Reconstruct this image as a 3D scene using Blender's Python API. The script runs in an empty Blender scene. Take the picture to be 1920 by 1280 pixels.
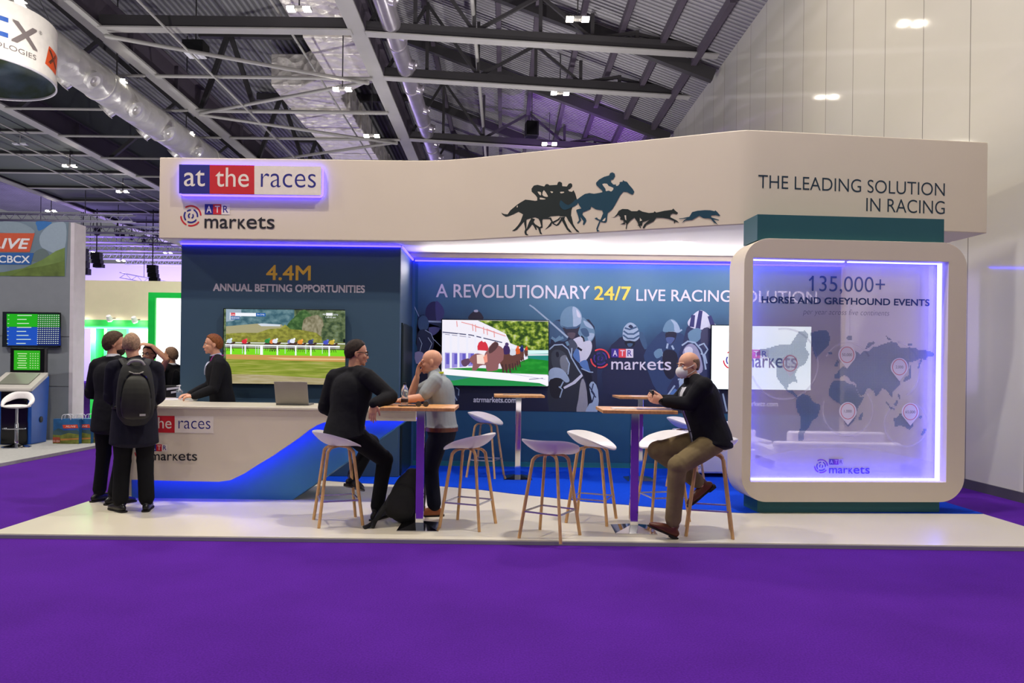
import bpy, bmesh, math, random
from mathutils import Vector, Matrix, Euler
from mathutils.geometry import tessellate_polygon
random.seed(7)
sc = bpy.context.scene
COL = sc.collection
PI = math.pi
# ------------------------------------------------------------------ camera
FOC, CX, CY, ROLL, EYE = 1366.0, 945.0, 690.0, 0.0125, 1.49
cam_d = bpy.data.cameras.new('camera'); cam = bpy.data.objects.new('camera', cam_d); COL.objects.link(cam)
cam_d.sensor_width = 36.0; cam_d.lens = FOC * 36.0 / 1920.0
cam_d.shift_x = (960.0 - CX) / 1920.0; cam_d.shift_y = (CY - 640.0) / 1920.0
cam_d.clip_end = 300
cam.location = (0, 0, EYE); cam.rotation_euler = (PI / 2, -ROLL, 0)
sc.camera = cam
# ------------------------------------------------------------------ view, world, lights
sc.view_settings.view_transform = 'Standard'
try: sc.view_settings.look = 'None'
except Exception: pass
sc.view_settings.exposure = -0.3
sc.view_settings.gamma = 1.0
sc.view_settings.use_curve_mapping = False
w = bpy.data.worlds.new('hall_air'); sc.world = w; w.use_nodes = True
bg = w.node_tree.nodes['Background']; bg.inputs[0].default_value = (0.90, 0.89, 1.0, 1); bg.inputs[1].default_value = 0.21

def area(name, loc, target, size, power, col, sy=None, spread=None):
    d = bpy.data.lights.new(name, 'AREA'); d.energy = power; d.color = col
    d.shape = 'RECTANGLE' if sy else 'SQUARE'; d.size = size
    if sy: d.size_y = sy
    if spread: d.spread = spread
    o = bpy.data.objects.new(name, d); COL.objects.link(o); o.location = loc
    o.rotation_euler = (Vector(target) - Vector(loc)).to_track_quat('-Z', 'Y').to_euler()
    return o
def spot(name, loc, target, power, col, ang=60, blend=0.6, r=0.1):
    d = bpy.data.lights.new(name, 'SPOT'); d.energy = power; d.color = col
    d.spot_size = math.radians(ang); d.spot_blend = blend; d.shadow_soft_size = r
    o = bpy.data.objects.new(name, d); COL.objects.link(o); o.location = loc
    o.rotation_euler = (Vector(target) - Vector(loc)).to_track_quat('-Z', 'Y').to_euler()
    return o
WARM = (1.0, 0.89, 0.74); COOL = (1.0, 0.96, 0.93)
# hall floodlights hanging under the roof (the ones in sight are the twin fittings built further down)
for i, (x, y, pw) in enumerate([(-13, -3, 250), (-4.5, -4, 250), (2.5, -3, 250), (-13, 6, 620), (-5, 6.5, 600), (2.0, 6.0, 600), (-16, 14, 400), (-8, 13.5, 420), (2.5, 12.5, 420)]):
    area('hall_floodlight', (x, y, 10.2), (x, y + (1.0 if y < 8 else 0), 0), .6, pw, WARM if i % 2 == 0 else COOL, .2)
# added spots, unseen behind the canopy, that only brighten the roof steel
for x, y in ((-1, 13.5), (0.6, 17), (-8, 13), (-14, 19), (-8, 25), (0.5, 24), (-20, 26), (-22, 36), (-10, 36), (0, 36)):
    spot('roof_fill_spot', (x, y, 4.4), (x + .3, y + 1.5, 13), 1150, (1.0, .97, .93), 130, .8, .06)
# purple wash on the roof behind the stand and on the far end of the hall
spot('purple_uplight', (-29, 44, 5), (-29, 50, 14), 3500, (0.5, 0.35, 1.0), 120)
spot('purple_uplight', (2.6, 24.5, 6.5), (2.9, 30, 11.5), 2000, (0.42, 0.12, 1.0), 62)
area('far_wall_wash', (-22, 52, 3.2), (-22, 60, 7), 30, 6500, (0.62, 0.52, 1.0), 1.5)
# cove lights of the stand: white light on the canopy ceiling, blue strips
area('cove_light', (1.6, 10.50, 2.90), (1.6, 9.2, 3.12), 5.6, 70, (1.0, 0.93, 0.88), 0.06)
area('canopy_fill', (4.25, 8.75, 3.13), (4.15, 9.1, 0.5), .12, 22, (0.97, 0.94, 1.0))  # added lamp under the canopy to brighten the sofas behind the glass
for lx in (-.4, .9, 2.2, 3.6): area('canopy_fill', (lx, 9.35, 3.13), (lx, 10.7, 1.5), .12, 22, (0.95, 0.92, 1.0))  # added fill lamps, no fittings built, that brighten the mural wall
# ------------------------------------------------------------------ pixel -> place helpers (photo frame 1920 x 1280)
_c, _s = math.cos(ROLL), math.sin(ROLL)
def uv(px, py):
    dx, dy = px - CX, py - CY
    return dx * _c + dy * _s, -dx * _s + dy * _c
def W(px, py, Y):
    u, v = uv(px, py); return Vector((u * Y / FOC, Y, EYE - v * Y / FOC))
def G(px, py, z=0.04):
    u, v = uv(px, py); Y = (EYE - z) * FOC / v; return Vector((u * Y / FOC, Y, z))
class Plane:
    """a vertical wall plane through two floor points a, b (left to right); n points to the viewer"""
    def __init__(self, a, b):
        self.o = Vector((a[0], a[1], 0)); d = Vector((b[0] - a[0], b[1] - a[1], 0)); self.len = d.length
        self.x = d.normalized(); self.n = Vector((self.x.y, -self.x.x, 0))
    def st(self, px, py):
        u, v = uv(px, py); d = Vector((u / FOC, 1, -v / FOC)); o = Vector((0, 0, EYE))
        t = (self.o - o).dot(self.n) / d.dot(self.n); p = o + d * t
        return (p - self.o).dot(self.x), p.z
    def pt(self, s, t, d=0.0):
        return self.o + self.x * s + Vector((0, 0, t)) + self.n * d
    def shifted(self, d):
        q = Plane.__new__(Plane); q.o = self.o + self.n * d; q.x = self.x; q.n = self.n; q.len = self.len; return q

# ------------------------------------------------------------------ materials
def lin(c):
    if isinstance(c, str): c = [int(c[i:i + 2], 16) for i in (0, 2, 4)]
    return tuple((x / 255 / 12.92) if x / 255 <= 0.04045 else ((x / 255 + 0.055) / 1.055) ** 2.4 for x in c)
_mats = {}
def mat(name, rgb, rough=0.5, metal=0.0, emit=0.0, var=0.05, vscale=6.0, spec=0.4, coat=0.0, bump=0.0, bscale=200.0, ecol=None, trans=0.0, alpha=1.0):
    if name in _mats: return _mats[name]
    m = bpy.data.materials.new(name); m.use_nodes = True; nt = m.node_tree; b = nt.nodes['Principled BSDF']
    c = lin(rgb)
    b.inputs['Roughness'].default_value = rough; b.inputs['Metallic'].default_value = metal
    b.inputs['Specular IOR Level'].default_value = spec; b.inputs['Coat Weight'].default_value = coat
    b.inputs['Transmission Weight'].default_value = trans; b.inputs['Alpha'].default_value = alpha
    tc = nt.nodes.new('ShaderNodeTexCoord')
    if var > 0:
        nz = nt.nodes.new('ShaderNodeTexNoise'); nz.inputs['Scale'].default_value = vscale; nz.inputs['Detail'].default_value = 3
        nt.links.new(tc.outputs['Object'], nz.inputs['Vector'])
        rp = nt.nodes.new('ShaderNodeValToRGB')
        rp.color_ramp.elements[0].position = 0.3; rp.color_ramp.elements[1].position = 0.7
        rp.color_ramp.elements[0].color = tuple(max(0, x * (1 - var)) for x in c) + (1,)
        rp.color_ramp.elements[1].color = tuple(min(1, x * (1 + var)) for x in c) + (1,)
        nt.links.new(nz.outputs['Fac'], rp.inputs['Fac']); nt.links.new(rp.outputs['Color'], b.inputs['Base Color'])
    else:
        b.inputs['Base Color'].default_value = c + (1,)
    if emit > 0:
        b.inputs['Emission Color'].default_value = (lin(ecol) if ecol else c) + (1,); b.inputs['Emission Strength'].default_value = emit
    if bump > 0:
        n2 = nt.nodes.new('ShaderNodeTexNoise'); n2.inputs['Scale'].default_value = bscale; n2.inputs['Detail'].default_value = 2
        nt.links.new(tc.outputs['Object'], n2.inputs['Vector'])
        bp = nt.nodes.new('ShaderNodeBump'); bp.inputs['Strength'].default_value = bump; bp.inputs['Distance'].default_value = 0.01
        nt.links.new(n2.outputs['Fac'], bp.inputs['Height']); nt.links.new(bp.outputs['Normal'], b.inputs['Normal'])
    _mats[name] = m; return m
def nodes_of(m): return m.node_tree, m.node_tree.nodes['Principled BSDF']
def ink(rgb, emit=0.0, rough=0.55):
    """a printed colour (vinyl, ink); with emit it is a lit screen pixel colour"""
    key = 'ink_%02x%02x%02x' % tuple(rgb) + ('_lit%d' % int(emit * 100) if emit else '')
    if emit: return mat(key, (6, 6, 6), rough=0.25, emit=emit, var=0, ecol=rgb)
    return mat(key, rgb, rough=rough, var=0.03, vscale=20)

# ------------------------------------------------------------------ mesh builder
MATX = {}
def catmull(P, sub):
    if sub <= 1 or len(P) < 3: return list(P)
    out = []
    n = len(P)
    for i in range(n - 1):
        p0 = P[max(i - 1, 0)]; p1 = P[i]; p2 = P[i + 1]; p3 = P[min(i + 2, n - 1)]
        for k in range(sub):
            t = k / sub
            out.append(0.5 * ((2 * p1) + (p2 - p0) * t + (2 * p0 - 5 * p1 + 4 * p2 - p3) * t * t + (3 * p1 - p0 - 3 * p2 + p3) * t * t * t))
    out.append(P[-1]); return out
class MB:
    def __init__(self): self.v = []; self.f = []; self.m = []
    def add(self, vs, fs, m=0):
        o = len(self.v); self.v += [Vector(p) for p in vs]
        for f in fs: self.f.append([o + i for i in f]); self.m.append(m)
        return o
    def box(self, c, s, rz=0.0, m=0, mx=None):
        R = mx if mx else Matrix.Rotation(rz, 3, 'Z'); c = Vector(c)
        vs = [c + R @ Vector((x * s[0] / 2, y * s[1] / 2, z * s[2] / 2)) for x in (-1, 1) for y in (-1, 1) for z in (-1, 1)]
        self.add(vs, [(0, 1, 3, 2), (4, 6, 7, 5), (0, 4, 5, 1), (2, 3, 7, 6), (0, 2, 6, 4), (1, 5, 7, 3)], m); return self
    def bar(self, a, b, wd, hd, m=0, up=(0, 0, 1)):
        a = Vector(a); b = Vector(b); t = (b - a).normalized(); u = Vector(up)
        s = t.cross(u)
        if s.length < 1e-4: s = t.cross(Vector((0, 1, 0)))
        s.normalize(); u = s.cross(t)
        vs = [p + s * x * wd / 2 + u * z * hd / 2 for p in (a, b) for x in (-1, 1) for z in (-1, 1)]
        self.add(vs, [(0, 2, 3, 1), (4, 5, 7, 6), (0, 1, 5, 4), (2, 6, 7, 3), (0, 4, 6, 2), (1, 3, 7, 5)], m); return self
    def prism(self, pts, fn, d0, d1, m=0, side_m=None, front=True, back=True):
        """pts: 2-D outline; fn(s,t,d) -> world; front face at d1"""
        n = len(pts); o = len(self.v)
        self.v += [Vector(fn(s, t, d0)) for s, t in pts] + [Vector(fn(s, t, d1)) for s, t in pts]
        tr = tessellate_polygon([[Vector((s, t, 0)) for s, t in pts]])
        for t in tr:
            if front: self.f.append([o + n + i for i in t]); self.m.append(m)
            if back: self.f.append([o + i for i in t]); self.m.append(m)
        for i in range(n):
            j = (i + 1) % n
            self.f.append([o + i, o + j, o + n + j, o + n + i]); self.m.append(m if side_m is None else side_m)
        return self
    def flat(self, pts, fn, d, m=0):
        o = len(self.v); self.v += [Vector(fn(s, t, d)) for s, t in pts]
        for t in tessellate_polygon([[Vector((s, t, 0)) for s, t in pts]]):
            self.f.append([o + i for i in t]); self.m.append(m)
        return self
    def tube(self, pts, rad, n=12, side=None, m=0, sub=1, ends=True, sq=0.0, capf=1.0):
        pts = [Vector(p) for p in pts]; k = len(pts)
        if not isinstance(rad, (list,)): rad = [rad] * k
        rad = [Vector((r, r)) if not isinstance(r, (tuple, Vector)) else Vector(r) for r in rad]
        if side is None: side = [None] * k
        elif not isinstance(side, list): side = [Vector(side)] * k
        if sub > 1 and k > 2:
            pts = catmull(pts, sub); rad = catmull(rad, sub)
            if side[0] is not None: side = catmull([Vector(q) for q in side], sub)
            else: side = [None] * len(pts)
            k = len(pts)
        fr = []
        prev = None
        for i in range(k):
            t = (pts[min(i + 1, k - 1)] - pts[max(i - 1, 0)]).normalized()
            a = side[i] if side[i] is not None else prev
            if a is None: a = Vector((1, 0, 0)) if abs(t.x) < 0.8 else Vector((0, 1, 0))
            a = a - t * a.dot(t)
            if a.length < 1e-6: a = t.orthogonal()
            a.normalize(); b = t.cross(a); prev = a
            fr.append((pts[i], a, b, rad[i], t))
        rings = []
        def ring(c, a, b, ra, rb):
            o = len(self.v)
            for j in range(n):
                q = 2 * PI * j / n; cq, sq_ = math.cos(q), math.sin(q)
                if sq:
                    e = 1 - sq
                    cq = math.copysign(abs(cq) ** e, cq); sq_ = math.copysign(abs(sq_) ** e, sq_)
                self.v.append(c + a * ra * cq + b * rb * sq_)
            rings.append(o)
        if ends:
            c, a, b, r, t = fr[0]; rm = min(r)
            for kx in (0.95, 0.7): ring(c - t * rm * kx * capf, a, b, r.x * math.sqrt(1 - kx * kx), r.y * math.sqrt(1 - kx * kx))
        for c, a, b, r, t in fr: ring(c, a, b, r.x, r.y)
        if ends:
            c, a, b, r, t = fr[-1]; rm = min(r)
            for kx in (0.7, 0.95): ring(c + t * rm * kx * capf, a, b, r.x * math.sqrt(1 - kx * kx), r.y * math.sqrt(1 - kx * kx))
        for p, q in zip(rings[:-1], rings[1:]):
            for j in range(n):
                j2 = (j + 1) % n; self.f.append([p + j, p + j2, q + j2, q + j]); self.m.append(m)
        self.f.append([rings[0] + j for j in reversed(range(n))]); self.m.append(m)
        self.f.append([rings[-1] + j for j in range(n)]); self.m.append(m)
        return fr
    def lathe(self, prof, c=(0, 0, 0), n=24, m=0, axis=None):
        c = Vector(c); rings = []
        R = Vector((0, 0, 1)).rotation_difference(Vector(axis)).to_matrix() if axis else Matrix.Identity(3)
        for r, z in prof:
            o = len(self.v); rings.append(o)
            for j in range(n):
                a = 2 * PI * j / n; self.v.append(c + R @ Vector((r * math.cos(a), r * math.sin(a), z)))
        for p, q in zip(rings[:-1], rings[1:]):
            for j in range(n):
                j2 = (j + 1) % n; self.f.append([p + j, p + j2, q + j2, q + j]); self.m.append(m)
        self.f.append([rings[0] + j for j in reversed(range(n))]); self.m.append(m)
        self.f.append([rings[-1] + j for j in range(n)]); self.m.append(m)
        return self
    def ell(self, c, r, mx=None, nu=20, nv=12, m=0, fn=None):
        """ellipsoid (one closed surface); mx: 4x4 placing it; fn(dir)->radius factor"""
        c = Vector(c); mx = mx or Matrix.Identity(4); o = len(self.v)
        def P(th, ph):
            d = Vector((math.cos(ph) * math.cos(th), math.cos(ph) * math.sin(th), math.sin(ph)))
            k = fn(d) if fn else 1.0
            return mx @ (c + Vector((d.x * r[0], d.y * r[1], d.z * r[2])) * k)
        self.v.append(P(0, -PI / 2))
        for i in range(1, nv):
            for j in range(nu): self.v.append(P(2 * PI * j / nu, -PI / 2 + PI * i / nv))
        self.v.append(P(0, PI / 2)); top = len(self.v) - 1
        for j in range(nu):
            j2 = (j + 1) % nu
            self.f.append([o, o + 1 + j2, o + 1 + j]); self.m.append(m)
            for i in range(nv - 2):
                p = o + 1 + i * nu; q = p + nu
                self.f.append([p + j, p + j2, q + j2, q + j]); self.m.append(m)
            p = o + 1 + (nv - 2) * nu
            self.f.append([p + j, p + j2, top]); self.m.append(m)
        return self
    def text(self, s, plane, bl, tr, off=0.0, d=0.004, m=0, shear=0.0, px=True, spacing=1.0, bold=0.0):
        """lettering s laid on a wall plane so that its outline box runs from bl to tr (pixels or plane coordinates)"""
        cu = bpy.data.curves.new('lettering_tmp', 'FONT'); cu.body = s; cu.offset = off; cu.shear = shear; cu.resolution_u = 6
        cu.space_character = spacing
        ob = bpy.data.objects.new('lettering_tmp', cu); me = bpy.data.meshes.new_from_object(ob)
        xs = [v.co.x for v in me.vertices]; ys = [v.co.y for v in me.vertices]
        x0, x1, y0, y1 = min(xs), max(xs), min(ys), max(ys)
        s0, t0 = plane.st(*bl) if px else bl; s1, t1 = plane.st(*tr) if px else tr
        for bx, by in (((0, 0),) if not bold else ((-bold, -bold), (bold, -bold), (-bold, bold), (bold, bold), (0, 0))):
          hh = (t1 - t0); d += 0.00004
          vs = [plane.pt(s0 + bx * hh + (v.co.x - x0) / (x1 - x0) * (s1 - s0), t0 + by * hh + (v.co.y - y0) / (y1 - y0) * (t1 - t0), d) for v in me.vertices]
          self.add(vs, [list(p.vertices) for p in me.polygons], m)
        bpy.data.objects.remove(ob); bpy.data.meshes.remove(me); bpy.data.curves.remove(cu)
        return self
    def build(self, name, mats, parent=None, smooth=True, bevel=0.0, vox=0.0, sm=0, loc=None, local=False, ang=40, seg=2, subd=0):
        me = bpy.data.meshes.new(name)
        vs = self.v
        mx = None
        if parent is not None and not local: mx = MATX[parent.name].inverted()
        elif loc is not None and not local: mx = Matrix.Translation(-Vector(loc))
        if mx is not None: vs = [mx @ p for p in vs]
        me.from_pydata([tuple(p) for p in vs], [], self.f)
        if not isinstance(mats, (list, tuple)): mats = [mats]
        for mm in mats: me.materials.append(mm)
        if len(mats) > 1: me.polygons.foreach_set('material_index', self.m)
        bm = bmesh.new(); bm.from_mesh(me); bmesh.ops.recalc_face_normals(bm, faces=bm.faces); bm.to_mesh(me); bm.free()
        if smooth:
            me.shade_smooth()
            if not vox: me.set_sharp_from_angle(angle=math.radians(ang))
        o = bpy.data.objects.new(name, me); COL.objects.link(o)
        if parent is not None: o.parent = parent; MATX[o.name] = MATX[parent.name]
        else:
            L = Vector(loc) if loc is not None else Vector((0, 0, 0))
            o.location = L; MATX[o.name] = Matrix.Translation(L)
        if vox:
            r = o.modifiers.new('skin', 'REMESH'); r.mode = 'VOXEL'; r.voxel_size = vox; r.use_smooth_shade = True
            if sm: s = o.modifiers.new('soft', 'SMOOTH'); s.factor = 0.5; s.iterations = sm
        if bevel:
            b = o.modifiers.new('edge', 'BEVEL'); b.width = bevel; b.segments = seg; b.limit_method = 'ANGLE'; b.angle_limit = math.radians(35)
        if subd:
            b = o.modifiers.new('round', 'SUBSURF'); b.levels = subd; b.render_levels = subd
        return o
def tag(o, label, cat, group=None, kind=None):
    o['label'] = label; o['category'] = cat
    if group: o['group'] = group
    if kind: o['kind'] = kind
    return o
def thing(name, label, cat, loc=(0, 0, 0), rz=0.0, group=None):
    o = bpy.data.objects.new(name, None); COL.objects.link(o); o.empty_display_size = 0.1
    o.location = loc; o.rotation_euler = (0, 0, rz); MATX[o.name] = Matrix.Translation(Vector(loc)) @ Matrix.Rotation(rz, 4, 'Z')
    return tag(o, label, cat, group)
def dup(o, parent=None, loc=None, rz=None, label=None):
    c = o.copy(); COL.objects.link(c); c.parent = parent
    if loc is not None: c.location = loc
    if rz is not None: c.rotation_euler = (0, 0, rz)
    if label: c['label'] = label
    for ch in list(o.children): dup(ch, c)
    MATX[c.name] = Matrix.Translation(c.location) @ Matrix.Rotation(c.rotation_euler.z, 4, 'Z')
    return c
def struct(o): o['kind'] = 'structure'; return o
def rrect(x0, y0, x1, y1, r, k=6):
    out = []
    for cx, cy, a0 in ((x1 - r, y1 - r, 0), (x0 + r, y1 - r, 90), (x0 + r, y0 + r, 180), (x1 - r, y0 + r, 270)):
        for i in range(k + 1):
            a = math.radians(a0 + 90 * i / k); out.append((cx + r * math.cos(a), cy + r * math.sin(a)))
    return out
def arc_band(c, r, a0, a1, wd, k=14):
    """a thick arc with round ends, degrees"""
    out = []
    for i in range(k + 1):
        a = math.radians(a0 + (a1 - a0) * i / k); out.append((c[0] + (r + wd / 2) * math.cos(a), c[1] + (r + wd / 2) * math.sin(a)))
    a = math.radians(a1); e = (c[0] + r * math.cos(a), c[1] + r * math.sin(a))
    sg = 1 if a1 > a0 else -1
    for i in range(1, 6):
        b = a + sg * PI * i / 6; out.append((e[0] + wd / 2 * math.cos(b), e[1] + wd / 2 * math.sin(b)))
    for i in range(k, -1, -1):
        a = math.radians(a0 + (a1 - a0) * i / k); out.append((c[0] + (r - wd / 2) * math.cos(a), c[1] + (r - wd / 2) * math.sin(a)))
    a = math.radians(a0); e = (c[0] + r * math.cos(a), c[1] + r * math.sin(a))
    for i in range(1, 6):
        b = a + PI + sg * PI * i / 6; out.append((e[0] + wd / 2 * math.cos(b), e[1] + wd / 2 * math.sin(b)))
    return out
def disc(c, r, k=24, ry=None): return [(c[0] + r * math.cos(2 * PI * i / k), c[1] + (ry or r) * math.sin(2 * PI * i / k)) for i in range(k)]
def smooth_poly(P, sub=3):
    V = [Vector(p) for p in P]; n = len(V); out = []
    for i in range(n):
        p0, p1, p2, p3 = V[i - 1], V[i], V[(i + 1) % n], V[(i + 2) % n]
        for k in range(sub):
            t = k / sub
            q = 0.5 * ((2 * p1) + (p2 - p0) * t + (2 * p0 - 5 * p1 + 4 * p2 - p3) * t * t + (3 * p1 - p0 - 3 * p2 + p3) * t * t * t)
            out.append((q.x, q.y))
    return out
class Art:
    """flat printed artwork on a wall plane: polygons in photo pixels, later ones on top"""
    def __init__(self, plane, d=0.0015, step=0.0002): self.b = MB(); self.p = plane; self.d = d; self.step = step; self.mats = []; self.tmin = None
    def st(self, *q):
        s, t = self.p.st(*q); return (s, t if self.tmin is None else max(t, self.tmin))
    def mi(self, m):
        if m not in self.mats: self.mats.append(m)
        return self.mats.index(m)
    def poly(self, pts, m, sm=0):
        if sm: pts = smooth_poly(pts, sm)
        self.b.flat([self.st(*q) for q in pts], self.p.pt, self.d, self.mi(m)); self.d += self.step; return self
    def polys(self, lst, m, sm=0):
        for pts in lst: self.b.flat([self.st(*q) for q in (smooth_poly(pts, sm) if sm else pts)], self.p.pt, self.d, self.mi(m))
        self.d += self.step; return self
    def line(self, pts, wd, m, taper=1.0):
        """stroke in pixels"""
        V = [Vector(p) for p in pts]; L = []; R = []; n = len(V)
        for i, p in enumerate(V):
            t = (V[min(i + 1, n - 1)] - V[max(i - 1, 0)]); t.normalize(); nn = Vector((-t.y, t.x)); w_ = wd * (1 + (taper - 1) * i / max(n - 1, 1)) / 2
            L.append(p + nn * w_); R.append(p - nn * w_)
        for i in range(n - 1):
            self.b.flat([self.st(*q) for q in (L[i], L[i + 1], R[i + 1], R[i])], self.p.pt, self.d, self.mi(m))
        self.d += self.step; return self
    def rect(self, x0, y0, x1, y1, m, tilt=0.0125):
        f = lambda x, y: (x, y + (x - x0) * tilt)
        return self.poly([f(x0, y0), f(x1, y0), f(x1, y1), f(x0, y1)], m)
    def text(self, s, bl, tr, m, off=0.0, shear=0.0, spacing=1.0, bold=0.0):
        self.b.text(s, self.p, bl, tr, off, self.d, self.mi(m), shear, spacing=spacing, bold=bold); self.d += self.step; return self
    def build_words(self, name, parent, gap=0.05):
        """each word of the lettering becomes a part of its own"""
        iv = []
        for f, mi in zip(self.b.f, self.b.m):
            x = [(self.b.v[i] - self.p.o).dot(self.p.x) for i in f]; iv.append((min(x), max(x), f, mi))
        iv.sort(key=lambda q: q[0]); groups = []; end = None
        for q in iv:
            if end is None or q[0] > end + gap: groups.append([])
            groups[-1].append(q); end = q[1] if end is None else max(end, q[1])
        for g in groups:
            b = MB()
            for _, _, f, mi in g: b.add([self.b.v[i] for i in f], [list(range(len(f)))], mi)
            b.build(name, self.mats, parent, smooth=False)
    def build(self, name, parent): return self.b.build(name, self.mats, parent, smooth=False)
def markets_logo(A, cx, cy, r, ax0, ay0, ax1, ay1, mx0, my0, mx1, my1, red, blue, dark, white, ring_blue=None):
    """target emblem, three letter tiles and the word under them; all in pixels"""
    rb = ring_blue or blue
    f = lambda q: [(x, 2 * cy - y) for x, y in q]
    for a0, a1 in ((5, 120), (185, 240), (258, 320)): A.poly(f(arc_band((cx, cy), r * .93, a0, a1, r * .15)), red)
    for a0, a1 in ((-5, 60), (150, 215), (245, 320)): A.poly(f(arc_band((cx, cy), r * .62, a0, a1, r * .15)), rb)
    for a0, a1 in ((95, 125),): A.poly(f(arc_band((cx, cy), r * .55, a0, a1, r * .13)), rb)
    for a0, a1 in ((-60, 30), (120, 225)): A.poly(f(arc_band((cx, cy), r * .22, a0, a1, r * .13)), rb)
    w3 = (ax1 - ax0) / 3; tl = (ay1 - ay0)
    for i, (ch, c1, c2) in enumerate((('A', blue, white), ('T', red, white), ('R', white, blue))):
        x0 = ax0 + w3 * i
        A.rect(x0, ay0 + i * w3 * .0125, x0 + w3, ay1 + i * w3 * .0125, c1)
        A.text(ch, (x0 + w3 * .2, ay1 - tl * .16), (x0 + w3 * .82, ay0 + tl * .17), c2, off=0.012)
    # the word: a small capital K stands among the lower-case letters
    wd, ht = mx1 - mx0, my0 - my1; f2 = lambda a, b: (mx0 + wd * a, my0 + wd * a * .0125 - ht * b)
    A.text('mar', f2(0, 0), f2(.455, .80), dark, bold=0.016); A.text('K', f2(.478, 0), f2(.585, .80), dark, bold=0.024); A.text('ets', f2(.60, 0), f2(1.0, 1.0), dark, bold=0.008)
# ------------------------------------------------------------------ base materials
M_white = mat('painted_white', (212, 199, 180), rough=0.55, var=0.015, vscale=1.5)
M_white_floor = mat('white_laminate', (214, 206, 186), rough=0.32, var=0.03, vscale=0.8)
M_navy = mat('navy_blue_board', (50, 76, 98), rough=0.6, var=0.03, vscale=2)
M_teal = mat('dark_teal_board', (30, 86, 94), rough=0.6, var=0.03, vscale=2)
M_bluecarpet = mat('blue_carpet', (4, 62, 190), rough=0.95, var=0.08, vscale=40, spec=0.1, bump=0.3)
M_led = mat('blue_led', (20, 20, 60), emit=22.0, var=0, ecol=(44, 34, 255))
M_led_cyan = mat('pale_blue_led', (40, 60, 80), emit=3.6, var=0, ecol=(120, 175, 255))
M_black = mat('matt_black', (12, 12, 14), rough=0.5, var=0.1)
M_gloss_black = mat('gloss_black', (6, 6, 8), rough=0.12, var=0)
M_chrome = mat('chrome', (215, 215, 220), rough=0.06, metal=1.0, var=0.02)
M_steel = mat('grey_steel', (104, 104, 104), rough=0.5, metal=0.0, var=0.08, vscale=1.0)
M_oak = None
def wood(name, rgb, scale=14.0):
    m = mat(name, rgb, rough=0.4, var=0, spec=0.4); nt, b = nodes_of(m)
    tc = nt.nodes.new('ShaderNodeTexCoord'); mp = nt.nodes.new('ShaderNodeMapping'); mp.inputs['Scale'].default_value = (scale, scale, 1.6)
    nz = nt.nodes.new('ShaderNodeTexNoise'); nz.inputs['Scale'].default_value = 4; nz.inputs['Detail'].default_value = 6; nz.inputs['Distortion'].default_value = 1.2
    rp = nt.nodes.new('ShaderNodeValToRGB'); c = lin(rgb)
    rp.color_ramp.elements[0].color = tuple(x * 0.72 for x in c) + (1,); rp.color_ramp.elements[1].color = tuple(min(1, x * 1.2) for x in c) + (1,)
    rp.color_ramp.elements[0].position = 0.3; rp.color_ramp.elements[1].position = 0.72
    nt.links.new(tc.outputs['Object'], mp.inputs['Vector']); nt.links.new(mp.outputs['Vector'], nz.inputs['Vector'])
    nt.links.new(nz.outputs['Fac'], rp.inputs['Fac']); nt.links.new(rp.outputs['Color'], b.inputs['Base Color']); return m
M_oak = wood('oak_leg', (212, 166, 112)); M_oak_top = wood('oak_table_top', (210, 152, 94), 5.0)

# ------------------------------------------------------------------ room shell
M_purple = mat('purple_carpet', (84, 32, 144), rough=0.95, var=0.10, vscale=1.3, spec=0.08, bump=0.35, bscale=260)
nt, b = nodes_of(M_purple)   # fine pile on top of the slow variation
tc = nt.nodes.new('ShaderNodeTexCoord'); nz = nt.nodes.new('ShaderNodeTexNoise'); nz.inputs['Scale'].default_value = 90; nz.inputs['Detail'].default_value = 4
nt.links.new(tc.outputs['Object'], nz.inputs['Vector'])
mx = nt.nodes.new('ShaderNodeMix'); mx.data_type = 'RGBA'; mx.blend_type = 'MULTIPLY'; mx.inputs[0].default_value = 0.55
src = b.inputs['Base Color'].links[0].from_socket
rp = nt.nodes.new('ShaderNodeValToRGB'); rp.color_ramp.elements[0].position = .3; rp.color_ramp.elements[1].position = .7; rp.color_ramp.elements[0].color = (.55, .55, .55, 1); rp.color_ramp.elements[1].color = (1.15, 1.15, 1.15, 1)
nt.links.new(nz.outputs['Fac'], rp.inputs['Fac']); nt.links.new(src, mx.inputs[6]); nt.links.new(rp.outputs['Color'], mx.inputs[7]); nt.links.new(mx.outputs[2], b.inputs['Base Color'])
WX = 6.06
struct(MB().box((-17, 26, -0.1), (46.2, 72, 0.2)).build('floor', M_purple, smooth=False))
# glossy white panelled wall: seams as a shallow groove pattern along the wall
M_wall = mat('glossy_white_panels', (196, 192, 182), rough=0.06, var=0.02, vscale=0.5, spec=0.5)
nt, b = nodes_of(M_wall)
tc = nt.nodes.new('ShaderNodeTexCoord'); sp = nt.nodes.new('ShaderNodeSeparateXYZ'); nt.links.new(tc.outputs['Object'], sp.inputs[0])
def math_node(nt, op, a, bv=None):
    n = nt.nodes.new('ShaderNodeMath'); n.operation = op
    for i, x in enumerate((a, bv)):
        if x is None: continue
        if isinstance(x, (int, float)): n.inputs[i].default_value = x
        else: nt.links.new(x, n.inputs[i])
    return n.outputs[0]
PANEL_W = 1.08
fr = math_node(nt, 'FRACT', math_node(nt, 'DIVIDE', math_node(nt, 'ADD', sp.outputs['Y'], 0.18), PANEL_W))
seam = math_node(nt, 'LESS_THAN', fr, 0.014)
cell = math_node(nt, 'FLOOR', math_node(nt, 'DIVIDE', math_node(nt, 'ADD', sp.outputs['Y'], 0.18), PANEL_W))
wn = nt.nodes.new('ShaderNodeTexWhiteNoise'); wn.noise_dimensions = '1D'; nt.links.new(cell, wn.inputs['W'])
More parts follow.
